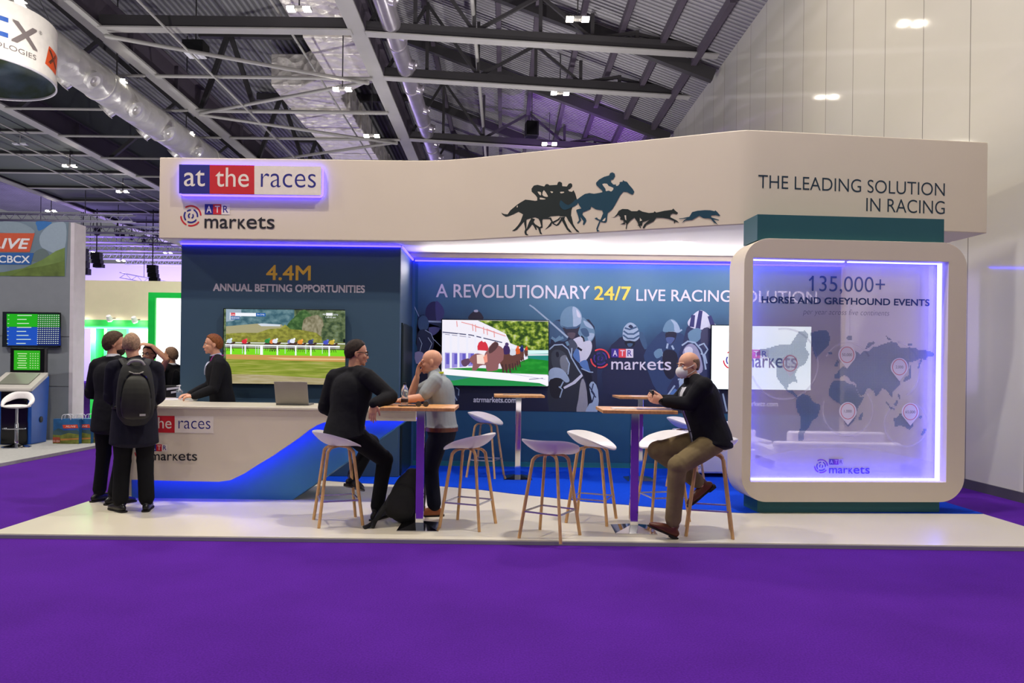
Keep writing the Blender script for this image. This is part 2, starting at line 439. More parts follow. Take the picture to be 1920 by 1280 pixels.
src = b.inputs['Base Color'].links[0].from_socket
m1 = nt.nodes.new('ShaderNodeMix'); m1.data_type = 'RGBA'; m1.blend_type = 'MULTIPLY'; m1.inputs[0].default_value = 1
rp = nt.nodes.new('ShaderNodeValToRGB'); rp.color_ramp.elements[0].color = (.94, .95, .97, 1); rp.color_ramp.elements[1].color = (1, 1, .98, 1)
nt.links.new(wn.outputs['Value'], rp.inputs['Fac']); nt.links.new(src, m1.inputs[6]); nt.links.new(rp.outputs['Color'], m1.inputs[7])
m2 = nt.nodes.new('ShaderNodeMix'); m2.data_type = 'RGBA'; m2.inputs[7].default_value = lin((118, 114, 108)) + (1,)
nt.links.new(seam, m2.inputs[0]); nt.links.new(m1.outputs[2], m2.inputs[6]); nt.links.new(m2.outputs[2], b.inputs['Base Color'])
# each panel hangs a hair out of true, so reflections break at the seams
bp = nt.nodes.new('ShaderNodeBump'); bp.inputs['Strength'].default_value = 0.06; bp.inputs['Distance'].default_value = 0.02
hh = math_node(nt, 'ADD', math_node(nt, 'MULTIPLY', math_node(nt, 'SINE', math_node(nt, 'MULTIPLY', fr, PI)), 0.35), math_node(nt, 'MULTIPLY', seam, -0.5))
nt.links.new(hh, bp.inputs['Height']); nt.links.new(bp.outputs['Normal'], b.inputs['Normal'])
struct(MB().box((WX + 0.15, 26, 5.25), (0.3, 72, 10.5)).build('wall_right', M_wall, smooth=False))
struct(MB().box((WX - 0.012, 26, 0.06), (0.024, 72, 0.12)).build('baseboard_right', mat('dark_skirting', (70, 66, 74), rough=0.4), smooth=False))
tb = MB(); tb.box((WX - 0.10, 26, 10.35), (0.2, 72, 0.10)); tb.box((WX - 0.22, 26, 10.52), (0.30, 72, 0.12)); tb.box((WX - 0.06, 26, 10.62), (0.5, 72, .22))
struct(tb.build('trim_1', mat('wall_head_rail', (120, 116, 112), rough=0.45), smooth=False))
struct(MB().box((-17, 60.2, 4.85), (46.2, 0.4, 9.7)).build('wall_far', mat('far_wall_paint', (205, 200, 218), rough=0.7, var=0.03, vscale=0.3), smooth=False))

# ------------------------------------------------------------------ stand: floor
t = thing('stand_platform', 'low white laminate platform that the whole racing stand is built on', 'platform', (0, 8, 0.0))
pl = MB(); foot = [(-4.35, 6.16), (5.0, 6.16), (5.0, 10.95), (-4.35, 10.95)]
pl.prism(foot, lambda s, q, d: (s, q, d), 0.0, 0.04); pl.build('deck', M_white_floor, t, smooth=False, bevel=0.004)
ed = MB(); ed.box((0.325, 6.154, 0.016), (9.35, 0.012, 0.030)); ed.build('edge_trim', mat('grey_edge_trim', (150, 146, 152), rough=0.4), t, smooth=False)
bc = [G(*p) for p in ((600, 900), (660, 905), (720, 908), (775, 909), (832, 912), (900, 918), (965, 926), (1035, 933), (1101, 941), (1170, 946), (1237, 952), (1320, 958), (1398, 962))]
pts = [(p.x, p.y) for p in bc] + [(2.75, 7.50), (4.99, 7.56), (4.99, 10.7), (-2.4, 10.7)]
cb = MB(); cb.prism(pts, lambda s, q, d: (s, q, d), 0.0395, 0.046)
tag(cb.build('floor_carpet', M_bluecarpet, smooth=False), 'bright blue carpet laid over the back half of the white platform', 'carpet')

# ------------------------------------------------------------------ stand: tower and mural wall
TY, BY = 9.55, 10.76
P_tower = Plane((-4.25, TY), (-1.37, TY)); P_wall = Plane((-1.37, BY), (5.0, BY))
M_goldink = ink((224, 178, 58)); M_paleink = ink((206, 198, 202))
t = thing('display_tower', 'navy blue wall tower behind the reception counter, with yellow figures', 'tower', (-2.8, TY, 0.04))
MB().box((-2.81, (TY + 10.94) / 2, 1.565), (2.88, 10.94 - TY, 3.05)).build('tower_body', M_navy, t, smooth=False, bevel=0.012)
A = Art(P_tower); A.text('4.4M', (499.5, 524.5), (582.5, 498), M_goldink, bold=0.018); A.build('figure_lettering', t)['label'] = 'yellow lettering reading 4.4M'
A = Art(P_tower); A.text('ANNUAL BETTING OPPORTUNITIES', (400, 545), (683.8, 535.3), M_paleink, bold=0.04); A.build('caption_lettering', t)['label'] = 'pale lettering under the yellow figure'
MB().box((-1.361, 10.18, 1.06), (0.02, 1.02, 2.03)).box((-1.350, 10.18, 1.06), (0.012, 0.94, 1.97)).build('service_door', mat('dark_door', (22, 34, 36), rough=0.35), t, smooth=False)
MB().box((-1.338, 10.62, 1.06), (0.03, 0.03, 0.16)).build('door_handle', M_chrome, t, smooth=False)
lb = MB(); lb.box((-2.81, TY - 0.012, 3.066), (2.88, 0.02, 0.022)).box((-1.358, 10.15, 3.066), (0.02, 1.15, 0.022)); lb.build('light_strip', M_led, t, smooth=False)

t = thing('mural_wall', 'long blue back wall of the stand printed with racing jockeys', 'wall panel', (1.8, BY, 0.04))
MB().box((1.835, (BY + 10.94) / 2, 1.56), (6.33, 10.94 - BY, 3.04)).build('wall_board', mat('mural_base_blue', (32, 84, 118), rough=0.6, var=0.03), t, smooth=False)
MB().box((1.835, BY - 0.01, 0.075), (6.33, 0.02, 0.07)).build('skirting', mat('teal_skirting', (30, 112, 130), rough=0.5), t, smooth=False)
MB().box((1.835, BY - 0.03, 3.058), (6.33, 0.03, 0.022)).build('light_strip', M_led, t, smooth=False)
MB().box((-1.349, BY + 0.06, 1.56), (0.038, 0.16, 3.04)).build('corner_post', mat('corner_post_blue', (54, 96, 140), rough=.5), t, smooth=False)
MB().box((4.985, BY - 0.02, 1.56), (0.05, 0.05, 3.0)).build('end_post', M_white, t, smooth=False)
# the printed picture: its own sky runs from teal to ink blue
Mg = mat('mural_print', (40, 60, 90), rough=0.5, var=0); nt, b = nodes_of(Mg)
tc = nt.nodes.new('ShaderNodeTexCoord'); sp = nt.nodes.new('ShaderNodeSeparateXYZ'); nt.links.new(tc.outputs['Object'], sp.inputs[0])
rp = nt.nodes.new('ShaderNodeValToRGB'); cr = rp.color_ramp
cr.elements[0].position = 0.28; cr.elements[0].color = lin((28, 32, 58)) + (1,); cr.elements[1].position = 0.86; cr.elements[1].color = lin((74, 120, 152)) + (1,)
e = cr.elements.new(0.55); e.color = lin((38, 56, 92)) + (1,); e = cr.elements.new(0.70); e.color = lin((62, 104, 138)) + (1,)
zz = math_node(nt, 'DIVIDE', sp.outputs['Z'], 3.0)
xx = math_node(nt, 'MULTIPLY', math_node(nt, 'POWER', math_node(nt, 'ABSOLUTE', math_node(nt, 'ADD', sp.outputs['X'], 0.45)), 2.0), -0.022)
nz = nt.nodes.new('ShaderNodeTexNoise'); nz.inputs['Scale'].default_value = 1.6; nz.inputs['Detail'].default_value = 4; nt.links.new(tc.outputs['Object'], nz.inputs['Vector'])
ff = math_node(nt, 'ADD', math_node(nt, 'ADD', zz, xx), math_node(nt, 'MULTIPLY', math_node(nt, 'SUBTRACT', nz.outputs['Fac'], 0.5), 0.22))
nt.links.new(ff, rp.inputs['Fac']); nt.links.new(rp.outputs['Color'], b.inputs['Base Color'])
gm = MB(); gm.box((1.845, BY - 0.002, 1.955), (6.26, 0.004, 2.19)); gm.build('mural_background', Mg, t, smooth=False)
K0, K1, K2, K3, K4, K5 = ink((20, 24, 44)), ink((38, 50, 82)), ink((62, 92, 126)), ink((104, 140, 168)), ink((160, 182, 206)), ink((206, 210, 226))
KS = ink((88, 78, 92)); KB = ink((84, 124, 184))
z3 = lambda L: [(780 + x / 5.333, 550 + y / 5.333) for x, y in L]
z4 = lambda L: [(1000 + x / 5.333, 550 + y / 5.333) for x, y in L]
z5 = lambda L: [(1160 + x / 5.333, 550 + y / 5.333) for x, y in L]
A = Art(P_wall, 0.004, 0.00005); A.tmin = 0.862
# jockey at the left edge and his horse
A.poly(z3([(20, 560), (5, 420), (15, 260), (80, 210), (130, 300), (230, 330), (255, 420), (255, 580)]), K0, 2)
A.poly(z3([(95, 230), (100, 150), (140, 95), (190, 80), (250, 110), (283, 180), (270, 240), (240, 290), (130, 280)]), ink((44, 46, 88)), 3)
A.poly(z3([(195, 82), (250, 110), (283, 180), (270, 240), (240, 285), (205, 280)]), ink((66, 68, 122)), 3)
A.poly(z3([(120, 270), (270, 275), (260, 292), (125, 288)]), K4)
A.poly(z3([(20, 270), (60, 220), (110, 240), (130, 320), (90, 380), (30, 350)]), K2, 3)
A.poly(z3([(130, 340), (230, 340), (225, 380), (170, 420), (140, 400)]), ink((84, 88, 140)), 3)
A.poly(z3([(18, 400), (60, 360), (120, 370), (180, 460), (150, 580), (20, 580)]), K1, 3)
for L in ([(30, 440), (60, 500), (40, 580)], [(90, 365), (150, 400), (180, 470)], [(120, 440), (160, 500), (130, 570)], [(180, 460), (250, 530)], [(-20, 120), (30, 230)]): A.line(z3(L), 1.3, K4)
A.poly(z3([(-10, 590), (60, 585), (80, 620), (60, 690), (0, 700)]), ink((150, 150, 190)), 2)
A.poly(z3([(350, 930), (420, 940), (440, 1020), (400, 1080), (370, 1060)]), K1, 2)
for L in ([(370, 990), (410, 1070)], [(400, 940), (430, 960), (425, 1020)], [(350, 1000), (390, 1080)]): A.line(z3(L), 2.0, K4)
A.poly(z3([(525, 260), (540, 210), (580, 180), (630, 180), (665, 220), (668, 262)]), ink((52, 50, 66)), 2); A.poly(z3([(580, 168), (615, 163), (620, 185), (585, 186)]), K5, 2)
# the big jockey in the middle
A.poly(z4([(150, 1205), (140, 560), (170, 500), (200, 300), (270, 260), (480, 260), (610, 330), (640, 900), (640, 1205)]), ink((34, 40, 66)), 2)
A.poly(z4([(160, 340), (220, 270), (290, 300), (330, 370), (350, 440), (300, 480), (200, 450), (160, 410)]), K2, 3)
A.poly(z4([(300, 330), (450, 330), (440, 400), (400, 455), (350, 440), (315, 390)]), ink((46, 46, 66)), 3)
A.poly(z4([(340, 395), (420, 395), (400, 450), (360, 440)]), KS, 3)
A.poly(z4([(268, 300), (272, 230), (300, 170), (345, 135), (400, 128), (450, 155), (482, 210), (487, 270), (470, 312), (430, 340), (380, 350), (320, 345), (280, 330)]), K3, 3)
A.poly(z4([(392, 136), (440, 152), (476, 205), (482, 268), (462, 310), (402, 336), (396, 250)]), K4, 3)
A.poly(z4([(430, 160), (465, 205), (470, 240), (440, 230)]), K5, 3)
A.poly(z4([(275, 318), (340, 338), (430, 330), (475, 300), (478, 318), (432, 350), (330, 356)]), K2)
A.poly(z4([(470, 320), (490, 240), (540, 275), (600, 340), (614, 420), (570, 490), (510, 495), (478, 440), (448, 400), (460, 350)]), K3, 3)
A.poly(z4([(500, 270), (560, 300), (600, 350), (560, 345), (520, 320)]), K4, 3); A.poly(z4([(540, 400), (606, 400), (600, 440), (560, 480), (545, 450)]), K4, 3)
A.poly(z4([(470, 360), (530, 350), (560, 420), (510, 430)]), K2, 3)
A.poly(z4([(385, 470), (480, 428), (505, 475), (450, 545), (400, 530)]), K5, 3); A.line(z4([(478, 425), (500, 445), (508, 480)]), 3.0, K0)
A.poly(z4([(345, 480), (395, 460), (440, 520), (430, 575), (370, 565)]), ink((70, 80, 100)), 3)
A.poly(z4([(400, 600), (470, 505), (560, 470), (587, 520), (570, 600), (520, 672), (460, 695), (412, 640)]), K5, 3)
A.poly(z4([(396, 610), (440, 540), (460, 600), (465, 690), (420, 660)]), KB, 3)
A.poly(z4([(460, 695), (530, 665), (556, 740), (572, 795), (515, 765)]), KB, 3)
A.poly(z4([(485, 770), (575, 795), (588, 900), (570, 1110), (525, 1080), (535, 900)]), K0, 2)
A.line(z4([(480, 750), (560, 785), (598, 787)]), 2.0, K4)
A.poly(z4([(155, 1203), (155, 620), (175, 545), (230, 515), (300, 530), (345, 580), (380, 660), (440, 720), (490, 800), (525, 920), (540, 1050), (520, 1203)]), ink((42, 48, 60)), 2)
A.poly(z4([(180, 600), (240, 560), (320, 600), (350, 700), (300, 760), (200, 745)]), ink((60, 68, 80)), 3)
A.poly(z4([(270, 640), (330, 620), (350, 720), (330, 800), (275, 740)]), ink((120, 128, 140)), 3)
A.poly(z4([(225, 590), (250, 585), (255, 630), (232, 635)]), K0, 2)
A.poly(z4([(430, 1203), (450, 1060), (470, 900), (500, 850), (535, 980), (535, 1203)]), ink((150, 152, 160)), 2)
A.poly(z4([(520, 1203), (560, 1100), (590, 1090), (645, 960), (640, 1203)]), K4, 2); A.poly(z4([(560, 910), (600, 880), (645, 965), (600, 1090), (570, 1000)]), K4, 2)
for L in ([(560, 930), (610, 1010), (590, 1080)], [(600, 900), (580, 980), (625, 1040)]): A.line(z4(L), 2.2, K1)
A.poly(z4([(152, 860), (155, 780), (200, 742), (270, 748), (325, 795), (362, 870), (325, 890), (275, 850), (205, 845), (165, 885)]), K4, 3)
A.poly(z4([(160, 880), (205, 850), (275, 855), (300, 930), (270, 1040), (180, 1030)]), ink((26, 28, 38)), 3)
A.poly(z4([(300, 935), (390, 885), (485, 800), (495, 825), (420, 900), (310, 955)]), K5)
for L in ([(160, 560), (210, 515), (290, 510), (350, 560), (380, 640), (450, 760), (480, 805)], [(385, 545), (380, 650)], [(330, 640), (360, 700), (345, 810)], [(255, 930), (290, 960), (265, 1040)], [(300, 880), (270, 940)]): A.line(z4(L), 2.4, K4)
for L in ([(180, 440), (230, 470), (300, 440)], [(210, 480), (270, 430)], [(330, 480), (350, 520)]): A.line(z4(L), 5.0, K3)
A.line(z4([(-40, 115), (0, 140), (150, 268), (345, 440)]), 2.6, K4, 1.3); A.line(z4([(440, 540), (485, 570)]), 4.0, K0)
# jockey in the striped cap
A.poly(z5([(-150, 1000), (-120, 600), (-20, 470), (40, 430), (200, 400), (260, 470), (290, 600), (330, 800), (350, 1000)]), ink((34, 42, 74)), 2)
A.poly(z5([(40, 425), (48, 350), (88, 300), (132, 293), (180, 330), (207, 400), (200, 450), (150, 482), (60, 470)]), K4, 3)
for L in ([(48, 375), (90, 405), (150, 405), (200, 372)], [(44, 415), (90, 450), (150, 452), (205, 420)], [(60, 345), (110, 360), (180, 335)]): A.line(z5(L), 3.2, K2)
A.poly(z5([(95, 330), (120, 312), (145, 335), (125, 350)]), K1, 2); A.poly(z5([(60, 475), (160, 480), (150, 530), (80, 530)]), K0, 2); A.poly(z5([(85, 500), (140, 500), (125, 530), (95, 530)]), K2, 2)
A.poly(z5([(205, 400), (240, 390), (285, 520), (260, 560), (215, 470)]), K2, 2)
# jockey in the plain helmet
A.poly(z5([(250, 620), (330, 480), (430, 380), (470, 400), (600, 390), (660, 440), (640, 560), (590, 700), (580, 1000), (400, 1000), (300, 800)]), ink((46, 68, 108)), 2)
A.poly(z5([(440, 372), (470, 292), (530, 255), (582, 290), (616, 372), (560, 392), (480, 386)]), K3, 3); A.poly(z5([(520, 262), (580, 292), (612, 370), (560, 380), (550, 310)]), K4, 3); A.line(z5([(505, 388), (600, 384), (632, 362)]), 3, K4)
A.poly(z5([(470, 392), (575, 390), (560, 470), (520, 505), (480, 480)]), ink((40, 40, 62)), 3); A.poly(z5([(475, 440), (560, 445), (520, 505), (485, 490)]), ink((78, 96, 146)), 3)
for L in ([(490, 500), (480, 550)], [(530, 520), (550, 560)], [(360, 590), (420, 560), (450, 640)]): A.line(z5(L), 3.5, K4)
A.poly(z5([(440, 600), (500, 560), (580, 600), (590, 760), (520, 860), (450, 780)]), ink((30, 32, 52)), 3)
A.poly(z5([(350, 590), (410, 550), (440, 610), (380, 650)]), K3, 3)
# jockey in the broad-striped helmet and his bridled horse
A.poly(z5([(480, 1050), (560, 820), (600, 600), (640, 500), (680, 340), (760, 300), (960, 320), (1000, 600), (1000, 1050)]), ink((44, 54, 92)), 2)
A.poly(z5([(688, 292), (720, 240), (780, 182), (830, 170), (890, 208), (950, 292), (975, 320), (940, 345), (830, 362), (720, 340)]), K5, 3)
for L in ([(745, 215), (728, 335)], [(820, 172), (790, 352)], [(905, 225), (945, 335)]): A.line(z5(L), 7, ink((50, 54, 110)), 1.3)
A.poly(z5([(690, 400), (780, 345), (830, 380), (810, 460), (730, 500)]), K3, 3); A.poly(z5([(830, 365), (905, 345), (905, 470), (860, 560), (820, 480)]), ink((64, 66, 96)), 3)
A.poly(z5([(640, 620), (660, 540), (720, 500), (780, 540), (820, 640), (840, 760), (800, 800), (700, 760)]), ink((150, 152, 182)), 3)
A.poly(z5([(655, 560), (700, 530), (740, 560), (720, 640), (680, 640)]), K5, 3)
for L in ([(630, 520), (690, 478), (760, 490), (820, 560), (850, 640), (870, 760)], [(800, 520), (850, 500), (890, 560), (850, 620)], [(640, 640), (670, 720)], [(820, 600), (860, 620), (880, 700)], [(590, 860), (650, 850)], [(480, 1030), (560, 920)], [(620, 870), (610, 940), (640, 980)], [(990, 960), (1030, 1130)], [(1040, 1000), (1080, 1180)]): A.line(z5(L), 3.0, K4)
A.poly(z5([(600, 880), (640, 840), (680, 860), (650, 930), (620, 950)]), K4, 3); A.poly(z5([(500, 1030), (560, 950), (600, 1000), (570, 1050)]), KB, 2)
A.build('mural_picture', t)
A = Art(P_wall, 0.0125)
A.text('A REVOLUTIONARY', (818, 557), (1105.5, 536), ink((222, 220, 232)), bold=0.012)
A.text('LIVE RACING SOLUTION', (1193, 563.8), (1531, 546.5), ink((222, 220, 232)), bold=0.012)
A.build('headline_lettering', t)['label'] = 'white headline lettering'
A = Art(P_wall, 0.0125); A.text('24/7', (1114.3, 562), (1182.5, 537.5), ink((244, 216, 92)), bold=0.018); A.build('figure_lettering', t)['label'] = 'yellow lettering reading 24/7'
A = Art(P_wall, 0.0125)
A.text('atrmarkets.com', (888, 753.6), (967.5, 744.8), ink((212, 212, 220)), bold=0.03); A.text('atrmarkets.com', (1379, 760.5), (1458, 752.6), ink((212, 212, 220)), bold=0.03)
A.build('web_address', t)
A = Art(P_wall, 0.0125)
markets_logo(A, 1125, 671.8, 18.4, 1146, 653.5, 1187, 670, 1146, 692.4, 1258, 674, ink((226, 74, 84)), ink((66, 54, 150)), ink((226, 222, 236)), ink((226, 222, 236)), ink((66, 52, 140)))
A.build('wall_logo', t)

# ------------------------------------------------------------------ stand: canopy with its fascia
ZB, ZT = 3.085, 4.115
front = [(-4.41, 9.26), (-1.2, 9.26), (-0.95, 9.245), (-0.72, 9.205), (-0.45, 9.12), (2.40, 7.988), (2.52, 7.945), (2.60, 7.926), (2.72, 7.926), (2.9, 7.945), (5.45, 8.25)]
t = thing('canopy', 'large off-white canopy with a bent fascia over the stand', 'canopy', (0.5, 9.6, ZB))
inner = [(-4.1, 9.56), (-1.1, 9.56), (-0.8, 9.52), (-0.45, 9.43), (2.42, 8.30), (2.65, 8.25), (5.13, 8.545), (4.95, 10.62), (-4.1, 10.62)]
outer = front + [(5.25, 10.95), (-4.41, 10.95)]
fb = MB()
nO = len(outer)
o = fb.add([(x, y, ZB) for x, y in outer] + [(x, y, ZT) for x, y in outer], [[i, (i + 1) % nO, nO + (i + 1) % nO, nO + i] for i in range(nO)])
nI = len(inner); oi = fb.add([(x, y, ZB) for x, y in inner] + [(x, y, 3.15) for x, y in inner], [[i, (i + 1) % nI, nI + (i + 1) % nI, nI + i] for i in range(nI)])
for tri in tessellate_polygon([[Vector((x, y, 0)) for x, y in outer], [Vector((x, y, 0)) for x, y in inner]]):
    fb.f.append([(i if i < nO else oi + i - nO) for i in tri]); fb.m.append(0)
for tri in tessellate_polygon([[Vector((x, y, 0)) for x, y in outer]]): fb.f.append([nO + i for i in tri]); fb.m.append(0)
for tri in tessellate_polygon([[Vector((x, y, 0)) for x, y in inner]]): fb.f.append([oi + nI + i for i in tri]); fb.m.append(0)
fb.build('fascia', M_white, t, ang=20, bevel=0.035, seg=3)
P_L = Plane((-4.41, 9.26), (-1.2, 9.26)); P_M = Plane((-0.45, 9.12), (2.40, 7.988)); P_R = Plane((2.9, 7.945), (5.45, 8.25))
def fbk(*a): return None
R_, B_, D_, WH_ = ink((190, 28, 40)), ink((30, 30, 120)), ink((26, 24, 30)), ink((222, 212, 202))
A = Art(P_L); markets_logo(A, 358, 404.5, 20, 384, 382.5, 431, 401.7, 383.8, 427.4, 515, 405.5, R_, B_, D_, WH_); A.build('fascia_logo', t)
A = Art(P_R); TI = ink((16, 44, 62))
A.text('THE LEADING SOLUTION', (1421.6, 352.2), (1771.5, 343.4), TI, off=-0.004); A.build_words('slogan_word', t)
A = Art(P_R); A.text('IN RACING', (1624, 395.8), (1771.5, 377), TI, off=-0.004); A.build_words('slogan_word', t)
hz = lambda L: [(930 + x / 8.727, 310 + y / 8.727) for x, y in L]
h2 = lambda L: [(1040 + x / 5.818, 310 + y / 5.818) for x, y in L]
KD, KT = ink((18, 30, 30)), ink((6, 58, 78))
A = Art(P_M, 0.0015, 0.00015)
A.poly(hz([(85, 770), (130, 795), (190, 800), (235, 735), (330, 655), (395, 610), (480, 560), (560, 568), (640, 580), (675, 575), (675, 525), (640, 480), (585, 430), (582, 380), (620, 330), (680, 318), (790, 345), (815, 308), (850, 305), (875, 325), (1000, 318), (1015, 275), (1045, 265), (1080, 285), (1085, 340), (1160, 345), (1190, 300), (1225, 290), (1248, 312), (1248, 345), (1215, 385), (1180, 400), (1200, 425), (1245, 432), (1270, 405), (1300, 470), (1325, 560), (1345, 600), (1300, 660), (1250, 690), (1235, 740), (1228, 830), (1190, 840), (1060, 835), (1030, 825), (900, 835), (830, 870), (760, 880), (700, 875), (640, 850), (560, 870), (450, 900), (440, 800), (370, 760), (290, 800), (200, 835), (160, 840), (110, 810)]), KD)
for L in ([(440, 810), (400, 920), (360, 980), (310, 1035), (262, 1072), (300, 1075), (345, 1055), (400, 990), (450, 935), (520, 880)],
          [(455, 880), (462, 960), (480, 1040), (465, 1090), (475, 1130), (500, 1145), (535, 1142), (505, 1115), (500, 1080), (560, 1010), (600, 960), (640, 880), (580, 860), (540, 930), (500, 1040), (500, 900)],
          [(560, 950), (640, 1000), (690, 1030), (720, 1120), (760, 1132), (735, 1080), (730, 1030), (765, 1020), (760, 900), (790, 850), (690, 860), (720, 920), (740, 990), (720, 1010), (640, 960), (600, 900)],
          [(760, 880), (880, 880), (905, 920), (850, 1000), (800, 1052), (835, 1035), (900, 990), (930, 920), (900, 850)],
          [(1060, 830), (1010, 880), (910, 930), (930, 960), (990, 992), (1030, 975), (1090, 890), (1110, 850), (1075, 850), (1020, 940), (990, 970), (945, 945), (1040, 890)],
          [(1050, 850), (1110, 960), (1160, 1050), (1200, 1090), (1245, 1100), (1215, 1060), (1180, 1020), (1120, 880), (1130, 840)],
          [(1150, 840), (1190, 910), (1260, 1010), (1320, 1085), (1368, 1102), (1350, 1070), (1310, 1035), (1265, 960), (1235, 830)],
          [(640, 960), (670, 1050), (655, 1060), (610, 980)]): A.poly(hz(L), KD)
WF = M_white
for L in ([(680, 430), (735, 440), (735, 490), (715, 480)], [(758, 480), (785, 405), (845, 490), (845, 515), (800, 510)], [(722, 525), (805, 545), (800, 555), (724, 558)], [(890, 425), (935, 432), (915, 455)], [(1050, 435), (1112, 432), (1110, 448), (1065, 458)], [(342, 665), (360, 660), (352, 690), (342, 685)]): A.poly(hz(L), WF, 2)
A.poly(hz([(1345, 560), (1300, 560), (1250, 610), (1180, 650), (1110, 610), (1060, 570), (1040, 640), (1070, 700), (1130, 730), (1230, 690), (1330, 640)]), KT, 2)
A.poly(h2([(243, 375), (280, 345), (330, 312), (380, 302), (430, 310), (490, 300), (522, 292), (520, 275), (490, 250), (455, 215), (452, 190), (485, 155), (540, 125), (595, 110), (605, 85), (630, 76), (655, 90), (660, 120), (640, 152), (612, 160), (618, 185), (640, 208), (662, 210), (665, 200), (672, 225), (692, 222), (710, 200), (708, 185), (722, 180), (742, 178), (745, 160), (760, 172), (790, 180), (815, 215), (850, 255), (870, 290), (850, 320), (820, 308), (790, 290), (750, 288), (720, 320), (690, 375), (660, 430), (630, 480), (580, 520), (575, 560), (570, 615), (550, 625), (500, 615), (475, 680), (470, 700), (495, 718), (462, 722), (455, 690), (480, 625), (490, 605), (450, 590), (435, 578), (462, 568), (475, 585), (500, 595), (530, 520), (520, 490), (450, 480), (400, 448), (388, 480), (310, 510), (305, 540), (340, 580), (348, 605), (322, 650), (308, 645), (315, 610), (280, 560), (290, 600), (255, 637), (245, 628), (268, 600), (260, 560), (235, 490), (245, 480), (292, 470), (265, 430)]), KT)
for L in ([(520, 205), (570, 200), (590, 225), (640, 245), (635, 270), (615, 285), (590, 275), (560, 282), (555, 255)], [(555, 570), (548, 605), (520, 605)]): A.poly(h2(L), WF, 2)
A.poly(h2([(610, 565), (650, 565), (680, 530), (700, 495), (740, 475), (800, 478), (840, 500), (900, 500), (920, 485), (960, 505), (1030, 520), (1080, 515), (1090, 500), (1110, 515), (1200, 495), (1280, 485), (1295, 470), (1310, 488), (1348, 520), (1330, 535), (1290, 525), (1265, 535), (1262, 565), (1330, 600), (1362, 628), (1320, 612), (1305, 635), (1300, 605), (1240, 582), (1180, 572), (1110, 570), (1080, 610), (1000, 650), (975, 690), (960, 680), (980, 640), (1040, 590), (960, 620), (955, 660), (900, 655), (930, 640), (915, 600), (945, 690), (930, 680), (905, 620), (870, 570), (830, 600), (795, 640), (785, 700), (775, 690), (785, 630), (810, 650), (770, 625), (760, 600), (770, 640), (715, 645), (755, 625), (750, 600), (715, 590), (720, 565), (695, 540), (650, 570)]), KD)
for L in ([(930, 570), (955, 600), (930, 610)], [(762, 545), (780, 545), (782, 600), (770, 590)]): A.poly(h2(L), WF)
A.poly(h2([(1355, 580), (1400, 575), (1470, 560), (1500, 510), (1560, 495), (1640, 488), (1700, 490), (1745, 500), (1752, 490), (1770, 505), (1808, 548), (1790, 552), (1760, 542), (1710, 545), (1705, 565), (1795, 595), (1790, 602), (1730, 588), (1785, 650), (1740, 625), (1700, 580), (1620, 575), (1580, 550), (1540, 570), (1500, 595), (1430, 600), (1388, 630), (1410, 600), (1440, 580), (1360, 586)]), KT)
A.build('racing_silhouettes', t)['label'] = 'dark green and black silhouettes of racehorses and greyhounds'

# ------------------------------------------------------------------ lit sign box on the fascia
def races_sign(A, f):
    """three coloured fields with the lettering, f maps the big sign's pixels to where this one stands"""
    g = lambda L: [f(*p) for p in L]
    A.poly(g([(335.8, 308.2), (393.3, 308.9), (393.3, 363.3), (335.8, 362.6)]), B_); A.poly(g([(393.3, 308.9), (477, 310), (477, 364.4), (393.3, 363.3)]), R_); A.poly(g([(477, 310), (602.5, 311.6), (602.5, 366), (477, 364.4)]), WH_)
    A.text('at', f(345, 349), f(384.5, 319), WH_, off=0.002); A.text('the', f(403.8, 350), f(467, 314.6), WH_, off=0.002); A.text('races', f(489, 350.8), f(592.5, 326.3), B_, off=-0.008)
t = thing('illuminated_sign', 'blue, red and white lit sign box on the canopy, upper left of the stand', 'sign', (-3.2, 9.2, 3.7))
P_S = P_L.shifted(0.075); s0, t0 = P_S.st(335.5, 363); s1, t1 = P_S.st(602.8, 311.4)
rr = rrect(s0, t0, s1, t1, 0.035)
MB().prism(rr, lambda s, q, d: P_S.pt(s, q, d), -0.03, 0.0).build('sign_case', mat('sign_case_white', (205, 198, 196), rough=0.35), t, ang=50)
rg = rrect(s0 - 0.012, t0 - 0.012, s1 + 0.012, t1 + 0.012, 0.045)
MB().prism(rg, lambda s, q, d: P_S.pt(s, q, d), -0.072, -0.033).build('halo_light', mat('halo_led', (60, 60, 120), emit=12.0, var=0, ecol=(74, 56, 255)), t, ang=50)
A = Art(P_S); races_sign(A, lambda x, y: (x, y)); A.build('sign_face', t)

# ------------------------------------------------------------------ reception counter
CYF = 7.67
P_C = Plane((-4.2, CYF), (-0.9, CYF)); P_CB = Plane((-4.2, 7.87), (-0.9, 7.87))
t = thing('reception_counter', 'white reception counter with a blue swoosh base, left side of the stand', 'counter', (-2.6, 8.0, 0.04))
curve = [(243, 899), (330, 901.5), (410, 903), (432, 900), (455, 889), (480, 873), (510, 855), (535, 838), (560, 821), (579, 806), (592, 798), (607, 792), (628, 788.5), (650, 788), (700, 788.5), (780, 789.5)]
cs = [P_C.st(*p) for p in curve]
face = cs + [(cs[-1][0], 1.02), (cs[0][0] - 0.02, 1.02)]
MB().prism(face, lambda s, q, d: P_C.pt(s, q, d), -0.05, 0.0).build('front_panel', M_white, t, smooth=False, bevel=0.006)
MB().box((-4.09, 8.6, 0.62), (0.05, 1.8, 0.80)).build('side_panel', M_white, t, smooth=False)
top = [(-4.15, CYF - 0.015), (-0.905, CYF - 0.015), (-0.93, 8.55), (-3.42, 8.55), (-3.62, 8.66), (-3.75, 8.8), (-4.0, 9.53), (-4.52, 9.53), (-4.30, 8.0)]
MB().prism(top, lambda s, q, d: (s, q, d), 1.02, 1.052).build('counter_top', M_white_floor, t, smooth=False, bevel=0.01)
